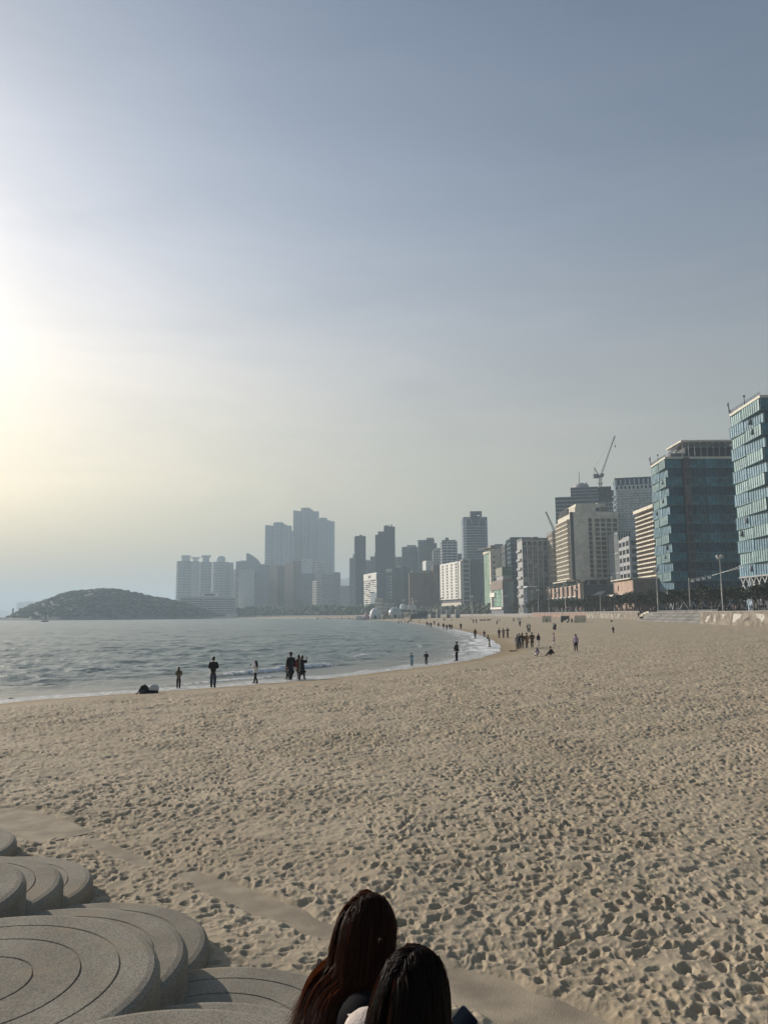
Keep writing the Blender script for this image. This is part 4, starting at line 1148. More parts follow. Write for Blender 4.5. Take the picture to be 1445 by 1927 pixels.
def hotel_podium():
    X = 115.0
    Yn, Yf = at_y(1093, 1120, 1).y, 0
    kx = lambda px: X / (ray(px, 1118).x / ray(px, 1118).y)
    yn, yf = kx(1093), kx(1008)
    t = thing('brick_podium', (X, yn, PROM_Z), 0, 'long low podium with salmon brick piers and dark openings facing the sea', 'building')
    L = yf - yn; h = at_y(1093, 1099.5, yn).z - PROM_Z
    mb = MB(); mb.box(.8, 30, 0.8, L, -1, h - .5); mb.build('wall', W['dark'], t)
    nb = 10
    pier = MB(); pier.box(-.5, .78, 0, L * .045, h * .62, h, 0); pier.box(-1.0, .79, -.3, L * .05, h * .57, h * .615, 1)
    low = MB(); low.box(-.5, .78, 0, L * .045, h * .18, h * .36, 0); low.box(-1.0, .79, -.3, L * .05, h * .365, h * .40, 1)
    m1 = pier.mesh('brick_pier', [W['brick'], W['cream']]); m2 = low.mesh('brick_pier', [W['brick'], W['cream']])
    for k in range(nb):
        y = L * (.075 + .088 * k)
        link('brick_pier', m1, t, (0, y, 0)); link('brick_pier', m2, t, (0, y, 0))
    mb = MB(); mb.box(-.6, .82, -.1, L * .035, 0, h + .6); mb.build('end_wall', W['brick'], t); mb = MB(); mb.box(-.6, .82, L * .965, L, 0, h - .2); mb.build('end_wall', W['brick'], t)
    fr = MB(); fr.box(-.2, .6, L * .05, L * .96, h * .41, h * .44)
    for k in range(20): fr.box(.5, .78, L * .06 + k * L * .045, L * .06 + k * L * .045 + .3, h * .2, h * .95)
    fr.build('facade_frame', W['slate'], t, kind='stuff')
    rf = MB(); rf.box(-.3, 30, .3, L - .3, h - .48, h - .1); rf.build('roof', W['slate'], t)
    # roof terrace hedges
    rng = random.Random(3); hb = MB()
    for k in range(60): hb.ball((rng.uniform(1, 5), rng.uniform(2, L - 6), h + .4), rng.uniform(.7, 1.6), 6, 4)
    hb.build('roof_hedge', mat('hedge', (.035, .05, .025), .9, island=.3), t, kind='stuff')
    mb = MB(); mb.box(1.2, 1.6, L * .82, L * .98, h, h + 6.0); mb.build('roof_sign', W['pale'], t)
hotel_podium()

# --- tall blocks behind and right of the beige hotel
def crane_tower_building():
    b = Block('construction_tower', 'tall grey office tower with a round rooftop and a dark wrapped top under construction', 'office tower', 1045.5, 1158, 640, 936, None, -13, 40)
    w, h = b.w, b.h
    a1 = b.xpx(1128); a2 = b.xpx(1075); hm = b.zpx(921)
    b.core.box(0, a1, 0, 40, -1, h); b.core.box(a2, a1 + .01, .5, 34, h + .01, hm)
    b.face('front', 22, 30, .25, 1.1, a1=a1)
    facade(b.fr, b.pa, (a2, .5), (1, 0), (0, -1), a1 - a2, h, hm, 11, 3, .3, .9, .3, rng=b.rng)
    b.core.box(a1 + .02, w - 1.2, 1, 36, -1, b.zpx(945), 0)
    facade(b.fr, b.pa, (a1 + .02, 1), (1, 0), (0, -1), w - 1.2 - a1, 0, b.zpx(945), 6, 30, .3, .9, .3, rng=b.rng)
    cx = (b.xpx(1082) + b.xpx(1110)) / 2; r = b.xpx(1111) - cx
    b.rf.lathe([(r, hm), (r, hm + 1.6), (r * .92, hm + 3.0), (r * .3, hm + 4.6), (.1, hm + 4.7)], (cx, r + 1, 0), 28)
    b.rf.tube([(b.xpx(1093), 14, hm + 3), (b.xpx(1093), 14, b.zpx(887))], .35, 6); b.rf.box(b.xpx(1105.5), b.xpx(1108), 12, 14, hm + 1, b.zpx(908))
    b.done('grey', 'blue', 'grey')
    m = MB(); m.box(a1 + .5, w - 2.5, -.6, 37, b.zpx(945) + .02, b.zpx(922)); m.box(w - 2.48, w, 0, 36, b.zpx(946), b.zpx(929))
    m.build('safety_wrap', mat('site_mesh', (.05, .05, .06), .85, var=.25, scale=.2), b.root)
    # faint lighter lettering strokes on the wrap
    s = MB(); x = a1 + 6.5; zz = b.zpx(934)
    for k in range(6): s.box(x + k * 3.6, x + k * 3.6 + .8, -.85, -.62, zz - 1.6, zz + 1.6); s.box(x + k * 3.6 + .82, x + k * 3.6 + 2.4, -.85, -.62, zz - 1.6 + (k % 3) * 1.2, zz - .9 + (k % 3) * 1.2)
    s.bar((x - 4, -.75, zz - 2), (x - 1.5, -.75, zz + 2.6), .9, .2)
    s.build('wrap_lettering', mat('wrap_print', (.15, .15, .165), .8), b.root)
    return b
ctb = crane_tower_building()
def blue_grid_tower():
    b = Block('white_balcony_tower', 'blue tower with a grid of white balconies and a dark glazed crown', 'apartment tower', 1158.5, 1228, 500, 902, None, -14, 24)
    w, h = b.w, b.h
    zc = b.zpx(917)
    b.core.box(0, w, 0, 24, -1, h)
    b.face('front', 9, 25, 1.3, 1.5, z1=zc, proud=.6)
    for i in range(8): fface(b.fr, (0, 0), (1, 0), (0, -1), (i + .1) * w / 8, (i + .38) * w / 8, 0, .5, zc + .3, h - .4)
    for j in range(20): b.fr.box(-1.6, -.02, 2, 6, 8 + j * (zc - 12) / 20, 9.3 + j * (zc - 12) / 20)
    b.rf.box(-.2, w + .2, -.3, 24.2, h + .01, h + .7)
    b.done('blue', 'blue', 'slate', 'pale')
    # balcony boxes standing out of the grid
    bm_ = MB(); bm_.box(0, w / 9 * .55, -1.7, -.62, 0, 1.15); me = bm_.mesh('balcony', W['pale'])
    for j in range(24):
        for i in range(9): link('balcony', me, b.root, (i * w / 9 + w / 9 * .15, 0, j * zc / 25 + .9))
blue_grid_tower()
block('glass_annex', 'dark glass block with upright white ribs between hotel and banded annex', 'office building', 1163, 1187, 470, 1003, 'pale', 'dark', 5, 4, .35, .4, depth=20, roof='slate')
block('white_band_annex', 'small white block with dark ribbon windows left of the brown ribbed hotel', 'building', 1185, 1204, 440, 1014, 'grey', 'dark', 1, 9, 1.6, 2.0, depth=20, roof='grey', roofs=[(1187, 1203, 1012)])
def ribbed_hotel():
    b = Block('brown_ribbed_hotel', 'brown hotel wing with bright sunlit floor ribs facing the sea', 'hotel', 1236, 1262, 352, 955, 1200.5, 1)
    d, w, h = b.dp, b.w, b.h
    z0 = b.zpx(1086)
    b.core.box(0, w, 0, d, z0, h); b.core.box(1, w, 1, d - 1, -1, z0 - .02, 0)
    o, u, n = (0, d), (0, -1), (-1, 0)
    rows = 14; rh = (h - 2 - z0) / rows
    for j in range(rows + 1): fface(b.fr, o, u, n, 0, d, 0, 1.5, z0 + j * rh - .32, z0 + j * rh + .32, 1)
    for i in range(10): fface(b.fr, o, u, n, i * d / 9.3, i * d / 9.3 + .5, 0, .9, z0, h - 1, 0)
    for j in range(rows):
        for i in range(9): fface(b.fr, o, u, n, i * d / 9.3 + 1.2, i * d / 9.3 + d / 9.3 - .3, 0, .12, z0 + j * rh + .5, z0 + j * rh + rh - .6, 2)
    b.rf.box(-2, w, -1, d + .8, h + .01, h + 1.5)
    b.done(['taupe', 'cream', 'dark'], 'brown', 'cream')
ribbed_hotel()
def low_brick():
    X = 110.0
    kx = lambda px: X / (ray(px, 1100).x / ray(px, 1100).y)
    yf, yn = kx(1154), kx(1189)
    t = thing('low_brick_building', (X, yn, PROM_Z), 0, 'low salmon brick building with a dark shaded end below the hotels', 'building')
    h = at_y(1189, 1091, yn).z - PROM_Z
    mb = MB(); mb.box(0, 34, 0, yf - yn, -1, h); mb.build('wall', W['brick'], t)
    mb = MB(); mb.box(.02, 34.5, -1.2, -.02, -1, h + .4); mb.build('end_wall', W['taupe'], t)
    mb = MB(); mb.box(-1.2, 34.2, -.5, yf - yn + .5, h + .42, h + .95); mb.box(-3.5, -.02, 3, yf - yn, h * .52, h * .58); mb.build('roof', W['cream'], t)
    mb = MB(); mb.box(-.1, -.005, 0, 1.2, 0, 2.4); me = mb.mesh('window', G['dark']);  link('window', me, t, (0, (yf - yn) * .72, h * .7))
low_brick()

# --- the two blue-green glass buildings on lattice legs
def glass_slab(label, X, px_near, px_far, px_right, ytop_far, ybot_far, nfl, seed, core_px=None, crown=False):
    r0 = lambda px, py: ray(px, py).x / ray(px, py).y
    Yn, Yf = X / r0(px_near, ytop_far), X / r0(px_far, ytop_far)
    z1 = at_y(px_far, ytop_far, Yf).z - PROM_Z; z0 = at_y(px_far, ybot_far, Yf).z - PROM_Z
    xr = min(at_y(px_right, ytop_far, Yn).x - X, 60.0); d = Yf - Yn
    t = thing('glass_office', (X, Yn, PROM_Z), 0, label, 'office building')
    rng = random.Random(seed)
    fh = (z1 - z0) / nfl
    for j in range(nfl):
        ev = j % 2
        sn, sf = (1.2, 0.0) if ev else (0.0, 0.3)          # how far the near and far ends of this floor swing out
        fy = 1.1 if ev else 0.0
        a, bb = z0 + j * fh, z0 + (j + 1) * fh - .03
        A = Vector((-sn, -fy)); B = Vector((-sf, d)); Cc = Vector((xr, d)); Dd = Vector((xr, -fy * .3))
        core = MB(); core.prism([A, Dd, Cc, B], a, bb, 2)
        gl = 0 if ev else 1
        def wall(P, Q, cols, mi):
            u = (Q - P); L = u.length; u = u / L; n = Vector((u.y, -u.x))
            split = .46 + rng.uniform(-.08, .08)
            for i in range(cols):
                off = .35 if (i / cols > split) == bool(ev) else .08
                for (q0, q1, kind) in ((0.02, .36, 0), (.36, .98, 1)):
                    t1 = rng.uniform(-.012, .012)
                    s0, s1 = P + u * (L * (i + .03) / cols), P + u * (L * (i + .97) / cols)
                    s0, s1 = s0 + n * (off - t1), s1 + n * (off + t1)
                    za, zb = a + fh * q0, a + fh * q1 - .04
                    core.add([(s0.x, s0.y, za), (s1.x, s1.y, za), (s1.x, s1.y, zb), (s0.x, s0.y, zb)], [(0, 1, 2, 3)], mi)
                m = P + u * (L * i / cols) + n * off
                e = m + n * .16
                q = u * .045
                core.add([(m.x - q.x, m.y - q.y, a), (m.x + q.x, m.y + q.y, a), (e.x + q.x, e.y + q.y, a), (e.x - q.x, e.y - q.y, a), (m.x - q.x, m.y - q.y, bb), (m.x + q.x, m.y + q.y, bb), (e.x + q.x, e.y + q.y, bb), (e.x - q.x, e.y - q.y, bb)],
                         [(0, 3, 7, 4), (3, 2, 6, 7), (2, 1, 5, 6)], 3)
            # slab edges top and bottom
            for zz in (a, bb - .16):
                p, q = P + n * .5, Q + n * .5
                core.add([(P.x, P.y, zz), (Q.x, Q.y, zz), (q.x, q.y, zz), (p.x, p.y, zz), (P.x, P.y, zz + .15), (Q.x, Q.y, zz + .15), (q.x, q.y, zz + .15), (p.x, p.y, zz + .15)], [(0, 3, 2, 1), (4, 5, 6, 7), (3, 7, 6, 2)], 3)
        wall(B, A, max(8, int(d / 1.45)), gl)
        wall(A, Dd, max(10, int(xr / 1.6)), 4 if ev else 5)
        core.build('glass_storey', [G['mint'], G['azure'], W['blue'], mat('mullion', (.13, .21, .225), .4, .2), G['sea'], G['deep']], t)
        # a few vents standing open
        for _ in range(rng.choice((0, 0, 0, 1, 1))):
            k = rng.uniform(.1, .9); p = B.lerp(A, k)
            v = MB(); v.add([(-.5, -.5, 0), (-.5, .5, 0), (-1.0, 0.5, -1.9 + .12), (-1.0, -.5, -1.9 + .12), (-.45, -.5, -1.9), (-.45, .5, -1.9)], [(0, 3, 2, 1), (0, 4, 3), (1, 2, 5), (3, 4, 5, 2)], 0)
            v.build('open_vent', G['dark'], t, (p.x, p.y, bb - .5))
    # roof edge, rail and plant
    mb = MB(); mb.prism([(-1.3, -1.3), (xr, -1.0), (xr, d + .2), (-.3, d + .2)], z1, z1 + .9); mb.build('roof', W['cream'], t)
    mb = MB()
    for k in range(24):
        y = -1 + k * (d + .6) / 23
        mb.bar((-.2 - .8 * (1 - k / 23), y, z1 + .9), (-.2 - .8 * (1 - k / 23), y, z1 + 2.0), .08)
    mb.bar((-1.0, -1, z1 + 2.0), (-.2, d, z1 + 2.0), .08); mb.bar((-1.0, -1, z1 + 1.5), (-.2, d, z1 + 1.5), .06)
    for a in (-.5, .1, .7): mb.bar((-.8, d - 1.2 + a, z1 + 1), (-1.1 + a, d - .6 + a * 1.5, z1 + 4.4 + a), .22)
    mb.bar((-.8, d * .45, z1 + 1), (-.8, d * .45, z1 + 3.6), .16); mb.ball((-.8, d * .45, z1 + 3.7), .4, 6, 4)
    mb.build('roof_rail', W['dark'], t, kind='stuff')
    # lattice legs
    mb = MB()
    for (p, q) in (((-.6, -.6), (-.6, d - .3)), ((-.6, -.9), (xr - .5, -.6))):
        p, q = Vector(p), Vector(q); n = max(4, int((q - p).length / 3.6))
        for i in range(n):
            s, e = p.lerp(q, i / n), p.lerp(q, (i + 1) / n)
            for (u0, u1) in (((s.x, s.y, z0 - .1), (e.x, e.y, z0 - 4.8)), ((e.x, e.y, z0 - .1), (s.x, s.y, z0 - 4.8)), ((s.x, s.y, z0 - 4.8), ((s.x + e.x) / 2, (s.y + e.y) / 2, max(0, z0 - 8))), ((e.x, e.y, z0 - 4.8), ((s.x + e.x) / 2, (s.y + e.y) / 2, max(0, z0 - 8)))):
                mb.bar(u0, u1, .26)
    for k in range(6): mb.box(2 + k * (xr - 4) / 5, 2.8 + k * (xr - 4) / 5, 3, 3.8, -.5, z0)
    mb.build('lattice_leg', W['pale'], t, kind='stuff')
    mb = MB(); mb.box(2.5, xr, 2.5, d - .5, -1, z0 - .55); mb.build('ground_storey', W['dark'], t)
    mb = MB(); mb.box(-1, xr, -1, d, z0 - .5, z0 - .03); mb.build('soffit', W['grey'], t)
    if core_px:
        xc0, xc1 = at_y(core_px[0], ytop_far, Yn).x - X, at_y(core_px[1], ytop_far, Yn).x - X
        mb = MB(); mb.box(xc0, xc1, -2.3, 0, z0 - 1, z1 + .4); mb.build('stair_core', mat('stair_wall', (.15, .125, .125), .8), t)
        wm = MB(); wm.box(0, (xc1 - xc0) * .3, -.16, 0, 0, 1.5); me = wm.mesh('window', G['dark'])
        for j in range(nfl):
            if j in (nfl - 4, nfl - 5): continue
            for k in (.14, .56):
                for zz in (.18, .55): link('window', me, t, (xc0 + (xc1 - xc0) * k, -2.31, z0 + (j + zz) * fh))
    if crown:
        # plant deck under a flat canopy carried by trusses
        cz = z1 + 1
        mb = MB(); mb.box(xr * .32, xr, d * .25, d * .9, cz, cz + 6.0); mb.build('plant_room', W['dark'], t)
        mb = MB(); mb.prism([(xr * .22, d * .05), (xr, d * .05), (xr, d), (xr * .22, d)], cz + 7.0, cz + 7.7); mb.build('canopy', W['cream'], t)
        mb = MB()
        for k in range(9):
            x = xr * (.24 + .085 * k)
            mb.bar((x, d * .08, cz), (x, d * .08, cz + 7), .25); mb.bar((x, d * .08, cz + 6.6), (x + xr * .085, d * .08, cz + 4.6), .16); mb.bar((x + xr * .085, d * .08, cz + 6.6), (x, d * .08, cz + 4.6), .16)
            mb.bar((x, d * .08, cz + 4.6), (x + xr * .085, d * .08, cz + 4.6), .18)
        for k in range(16):
            a = rng.uniform(.04, .3) * xr
            mb.bar((a, rng.uniform(.1, .8) * d, cz), (a + rng.uniform(0, 3), rng.uniform(.1, .8) * d, cz + 1 + 5 * a / (xr * .3) * .8), .22)
        for k in range(5): mb.bar((xr * .03 + k * .6, d * .1 + k * 3, cz), (xr * .24, d * .1 + k * 3, cz + 6.8), .25)
        mb.build('canopy_truss', W['grey'], t, kind='stuff')
        mb = MB(); mb.box(xr * .1, xr * .3, d * .2, d * .7, cz, cz + 2.5); mb.build('plant_unit', W['slate'], t)
    return t
glass_slab('blue green glass office with stepped floors, brown stair strip and rooftop canopy', 122.0, 1255, 1226, 1392, 880, 1114, 14, 4, (1283, 1293.5), True)
glass_slab('tall blue green glass office cut off by the right edge of the photo', 117.7, 1435, 1374.5, 1700, 784, 1086, 14, 9)

# --- tower cranes
def crane(label, root, cab, tip, back, Dy, small=False):
    P = at_y(root[0], root[1], Dy)
    t = thing('tower_crane', P, 0, label, 'crane', 'tower cranes above the skyline')
    L = lambda px, py: at_y(px, py, Dy) - P
    m = W['concrete']
    if not small:
        mb = MB(); c = L(*cab); wd = 1.7
        n = 7
        for sx in (-1, 1):
            for sy in (-1, 1): mb.bar((sx * wd / 2, sy * wd / 2, 0), (c.x + sx * wd / 2, sy * wd / 2, c.z), .35)
        for k in range(n):
            za, zb = c.z * k / n, c.z * (k + 1) / n
            mb.bar((-wd / 2, -wd / 2, za), (wd / 2, -wd / 2, zb), .22); mb.bar((wd / 2, -wd / 2, za), (-wd / 2, -wd / 2, zb), .22); mb.bar((-wd / 2, wd / 2, za), (wd / 2, wd / 2, zb), .22)
        for k in (.12, .5): mb.box(-2.2, 2.2, -1.6, 1.6, c.z * k, c.z * k + .3)
        mb.build('mast', m, t)
        mb = MB(); b = L(*back)
        mb.box(b.x, c.x + 2.0, -1.1, 1.1, c.z, c.z + 1.0); mb.box(b.x - .3, b.x + 4.2, -1.4, 1.4, c.z - .8, c.z + 2.6); mb.box(c.x - .4, c.x + 2.6, -1.3, 1.3, c.z + .9, c.z + 3.0); mb.build('machine_deck', W['slate'], t)
        mb = MB(); ap = L(1117.6, 880.5)
        mb.bar((c.x - 1, 0, c.z + 1), ap, .8, .6); mb.bar((b.x + 1, 0, c.z + 2), ap, .3); mb.build('a_frame', W['slate'], t)
        mb = MB(); j0, j1 = L(1131, 892), L(*tip)
        mb.bar(ap, ap.lerp(j1, .18), .14); mb.bar(ap, j1, .07); mb.bar(j1, L(1157, 839.5), .07); mb.build('cable', W['dark'], t)
        mb = MB(); hk = L(1157, 839.5); mb.box(hk.x - .4, hk.x + .4, -.3, .3, hk.z - 1, hk.z + .8); mb.build('hook', W['dark'], t)
    else:
        j0, j1 = L(*cab), L(*tip)
        mb = MB(); mb.bar((0, 0, -8), (0, 0, .5), 1.4); mb.build('mast', m, t)
    mb = MB()
    dd = (j1 - j0); n = 16 if not small else 12; wd = 1.1 if not small else 1.3
    s = Vector((dd.z, 0, -dd.x)).normalized() * wd / 2
    for yy in (-.5, .5):
        o = Vector((0, yy, 0))
        mb.bar(j0 + o - s * .3, j0.lerp(j1, .08) + o - s, .3); mb.bar(j0.lerp(j1, .08) + o - s, j1 + o - s * .5, .3); mb.bar(j0 + o + s * .3, j0.lerp(j1, .08) + o + s, .3); mb.bar(j0.lerp(j1, .08) + o + s, j1 + o + s * .5, .3)
        for k in range(n):
            mb.bar(j0.lerp(j1, k / n) + o + s * (1 if k % 2 else -1) * .9, j0.lerp(j1, (k + 1) / n) + o - s * (1 if k % 2 else -1) * .9, .2)
    if not small:
        mb.bar(j0.lerp(j1, .8), j1, 1.1); 
    mb.build('jib', m if small else W['grey'], t)
crane('lattice luffing crane with raised jib on top of the wrapped tower', (1129, 922), (1129.5, 898), (1156, 820.5), (1116.5, 896), 650)
crane('thin raised crane jib showing left of the beige hotel', (1043, 1001), (1043, 1000), (1026.5, 963), None, 600, True)

# ------------------------------------------------------------------ sea wall, stairs
WX = 91.5
def wall_pt(px, py, X=WX):
    d = ray(px, py); Y = X * d.y / d.x
    return Vector((X, Y, CAM_Z + d.z * Y / d.y))
def build_sea_wall():
    t = thing('sea_wall', (WX, 232, 2), 0, 'long stone sea wall with faded white bird murals behind the beach', 'wall')
    L = lambda v: v - Vector((WX, 232, 2))
    m = mat('sea_wall_stone', (0.235, 0.205, 0.168), 0.9, var=0.35, scale=0.5, bump=0.5, bscale=4)
    mb = MB(); mb.box(-5.6, .45, 60 - 232, 211.98 - 232, -4.5, PROM_Z - .25 - 2); mb.build('wall_section', m, t)
    for (y0, y1, mm) in ( (279, 352, m), (352, 482, mat('sea_wall_painted', (0.28, 0.195, 0.16), 0.9, var=0.35, scale=0.4))):
        mb = MB(); mb.box(0, .45, y0 - 232, y1 - 232.02, -4.5, PROM_Z + .1 - 2); mb.build('wall_section', mm, t)
    mb = MB(); mb.box(-5.75, 1.1, 60 - 232, 211.98 - 232, PROM_Z - .24 - 2, PROM_Z - .02 - 2); mb.build('coping', W['concrete'], t)
    mb = MB(); mb.box(-.12, 1.1, 279 - 232, 482 - 232, PROM_Z + .11 - 2, PROM_Z + .42 - 2); mb.build('coping', W['concrete'], t)
    white = mat('mural_white', (0.50, 0.48, 0.44), 0.85, var=0.25, scale=1.5)
    px = lambda q: (1100 + q[0] / 4.19, 1040 + q[1] / 4.19)
    shapes = [[(945, 546), (962, 505), (992, 490), (985, 512), (965, 545)], [(1012, 540), (1022, 490), (1030, 492), (1032, 545)], [(1080, 482), (1103, 484), (1090, 526), (1083, 520)],
              [(1172, 480), (1238, 484), (1222, 516), (1195, 530), (1180, 550), (1162, 550)], [(1348, 482), (1412, 485), (1417, 512), (1396, 552), (1380, 520), (1352, 512)],
              [(1250, 535), (1262, 520), (1300, 500), (1292, 530), (1255, 545)]]
    for a, b in ((14, 20), (36, 30), (50, 60), (124, 130), (142, 136), (166, 155), (186, 172), (205, 214), (262, 250), (270, 262)):
        shapes.append([(a, 480), (a + 5, 480), (b + 5, 516), (b, 516)])
    dark = mat('mural_dark', (0.13, 0.115, 0.10), 0.9)
    for k, poly in enumerate(shapes):
        XW = WX - 5.6 if poly[0][0] > 870 else WX
        pts = [L(wall_pt(*px(q), XW)) for q in poly]
        n = len(pts)
        mb = MB(); mb.add([(XW - WX - .03, p.y, p.z) for p in pts] + [(XW - WX - .005, p.y, p.z) for p in pts], [tuple(range(n))[::-1], tuple(range(n, 2 * n))] + [(i, (i + 1) % n, n + (i + 1) % n, n + i) for i in range(n)])
        mb.build('mural', dark if k == 5 else white, t)
build_sea_wall()
def build_stairs():
    t = thing('beach_stairs', (WX, 212, 1), 0, 'broad grey stone steps fanning out from the promenade to the beach', 'stairs')
    n = 9; z0, z1 = 0.6, PROM_Z + .05
    yl = 279 - 212
    m = mat('stair_stone', (0.15, 0.148, 0.14), 0.85, var=0.25, bump=.3); m2 = mat('stair_stone_lit_tone', (0.21, 0.207, 0.195), 0.85, var=0.25, bump=.3)  # lighter and darker steps alternate, shadow lines between steps put into the colour
    for k in range(n):
        z = z0 + (z1 - z0) * (k + 1) / n
        ext = (n - k) * .62
        cut = (n - 1 - k) / (n - 1)
        y1 = yl - 18 + 24 * cut if k else yl + 8
        poly = [(-ext, .0), (-ext, y1 - 16), (-ext * .9, y1 - 9), (-ext * .55, y1 - 3), (0, y1), (.6, y1), (.6, 0)]
        mb = MB(); mb.prism(poly, -1.5, z - 1); mb.build('step', m if k % 2 else m2, t)
    mb = MB(); mb.prism([(-.62, .02), (-.62, yl - 34), (.62, yl - 18), (.62, .02)], z1 - .98, z1 - .6); mb.build('landing', m, t)
    c = MB(); c.box(-.9, .5, 0, 1.4, 0, .75)
    for k, (x, y) in enumerate(((1206.5, 1153.5), (1209, 1155.5), (1214, 1152.5), (1219, 1151))):
        p = wall_pt(x, y, WX - 1.6)
        mb = MB(); mb.box(-.3, .3, -1.2, 1.2, 0, .62); o = mb.build('stone_block', W['cream'], None, (p.x, p.y, z0 + (z1 - z0) * (.62 + .09 * k)))
        tag(o, ('pale stone block lowest on the beach stairs', 'second pale stone block up the beach stairs', 'third pale stone block up the beach stairs', 'topmost pale stone block on the beach stairs')[k], 'stone block', 'pale stone blocks on the beach stairs')
build_stairs()

# ------------------------------------------------------------------ pines along the promenade
NEEDLE = mat('pine_needles', (0.040, 0.050, 0.026), 0.85, var=0.3, scale=0.8, island=0.4)
BARK = mat('pine_bark', (0.085, 0.062, 0.048), 0.95, var=0.3, scale=2.0)
def pine_proto(seed, h=8.6, spread=3.4, lean=0.5):
    rng = random.Random(seed)
    t = thing('pine_tree', (0, 0, 0))
    tb = MB(); fb = MB()
    top = Vector((rng.uniform(-lean, lean), rng.uniform(-lean, lean), h * .86))
    pts = [Vector((0, 0, -.3)), Vector((rng.uniform(-.2, .2), rng.uniform(-.2, .2), h * .25)), top * .55 + Vector((rng.uniform(-.4, .4), rng.uniform(-.4, .4), 0)), top]
    tb.tube(pts, [.24, .19, .13, .05], 7)
    pads = []
    for k in range(15):
        f = rng.uniform(.34, 1.0); a = rng.uniform(0, 6.28)
        base = pts[1].lerp(pts[2], min(1, f * 2 - .5)) if f < .7 else pts[2].lerp(pts[3], (f - .6) / .4)
        reach = spread * (1.15 - .65 * f) * rng.uniform(.55, 1.0)
        end = Vector((base.x + math.cos(a) * reach, base.y + math.sin(a) * reach, h * (.33 + .64 * f) + rng.uniform(-.3, .4)))
        tb.tube([base, base.lerp(end, .55) + Vector((0, 0, .15)), end], [.075, .05, .02], 5)
        pads.append((end, rng.uniform(.9, 1.7) * spread / 3.4, rng.uniform(.35, .6)))
    pads.append((top + Vector((0, 0, .5)), 1.3 * spread / 3.4, .6))
    for (c, r, fl) in pads:
        for _ in range(52):
            d = Vector((rng.gauss(0, 1), rng.gauss(0, 1), rng.gauss(0, 1))).normalized() * (rng.random() ** .45) * r
            p = c + Vector((d.x, d.y, d.z * fl))
            s = rng.uniform(.16, .36)
            u = Vector((rng.gauss(0, 1), rng.gauss(0, 1), rng.gauss(0, .5))).normalized(); w = u.cross(Vector((rng.gauss(0, 1), rng.gauss(0, 1), rng.gauss(0, 1)))).normalized()
            fb.add([p - u * s - w * s * .5, p + u * s * .2 - w * s * .8, p + u * s, p - u * s * .1 + w * s * .8], [(0, 1, 2, 3)])
    tb.build('trunk', BARK, t); fb.build('crown', NEEDLE, t, kind='stuff')
    return t
PINES = [pine_proto(k, 8.4 + .5 * (k % 3), 3.2 + .35 * (k % 2), .7) for k in range(5)]
def plant_pines():
    rng = random.Random(21)
    spots = []
    for X in (97.5, 103.0, 109.0):
        y = 196.0
        while y < 640:
            if not (X < 99 and rng.random() < .25): spots.append((X + rng.uniform(-1.6, 1.6), y + rng.uniform(-1.5, 1.5)))
            y += 7.2 + (y - 190) * .006 + rng.uniform(-1, 1.5)
    spots.sort(key=lambda s: s[1])
    used = set()
    px_of = lambda x, y: 722.5 + F_PX * x / y
    for i, (x, y) in enumerate(spots):
        k = rng.randrange(5)
        o = PINES[k] if k not in used else copy_tree(PINES[k])
        used.add(k)
        o.location = (x, y, PROM_Z); o.rotation_euler = (0, 0, rng.uniform(0, 6.28)); s = rng.uniform(.80, 1.08)
        o.scale = (s * 1.05, s * 1.05, s * rng.uniform(.76, .90))
        px = px_of(x, y)
        marks = ((1372, 'under the tall glass office at the right edge'), (1300, 'under the right half of the canopy topped glass office'), (1236, 'under the left half of the canopy topped glass office'), (1190, 'before the brown ribbed hotel'), (1154, 'before the low salmon brick building'), (1095, 'under the blank wall of the beige hotel'), (1050, 'before the right half of the brick podium'), (1008, 'before the left half of the brick podium'), (973, 'below the grid fronted office block'), (923, 'below the leafy green advert'), (0, 'below the sunlit green glass hotel'))
        where = next(m for c, m in marks if px > c)
        row = 'front row' if x < 100.2 else 'middle row' if x < 106 else 'back row'
        tag(o, 'dark promenade pine, %s, %s' % (row, where), 'tree', 'promenade pines, %s, %s' % (row, where))
plant_pines()
def far_wood():
    """the distant belt of trees behind the far beach"""
    rng = np.random.default_rng(14)
    ico = bmesh.new(); bmesh.ops.create_icosphere(ico, subdivisions=1, radius=1.0)
    iv = np.array([v.co[:] for v in ico.verts]); jf = np.array([[v.index for v in f.verts] for f in ico.faces]); ico.free()
    line = np.array([(97, 640), (92, 700), (76, 860), (28, 1006), (-50, 1152), (-174, 1332), (-315, 1472), (-440, 1512)], float)
    seg = np.hypot(*(line[1:] - line[:-1]).T); cum = np.concatenate([[0], np.cumsum(seg)])
    vs, fs, n = [], [], 0
    for _ in range(1700):
        u = rng.random() * cum[-1]
        x = np.interp(u, cum, line[:, 0]) + rng.uniform(1, 22); y = np.interp(u, cum, line[:, 1]) + rng.uniform(2, 20)
        r = rng.uniform(1.8, 3.7) * (1.3 if u > 420 else 0.9)
        hmax = 8.5 if u < 420 else 11 + 4.5 * math.sin(u / 60) ** 2
        z = PROM_Z + rng.uniform(1.5, hmax)
        p = iv * (r * 1.2, r, r * .85) * (1 + .25 * rng.standard_normal((len(iv), 1))) + (x, y, z)
        vs.append(p); fs.append(jf + n); n += len(iv)
    me = np_mesh('woodland', np.concatenate(vs), np.concatenate(fs), mat('wood_canopy', (.045, .058, .032), .9, var=.3, scale=.1, island=.25), smooth=True)
    tag(link('woodland', me), 'hazy dark belt of pines behind the far beach', 'woodland', kind='stuff')
far_wood()

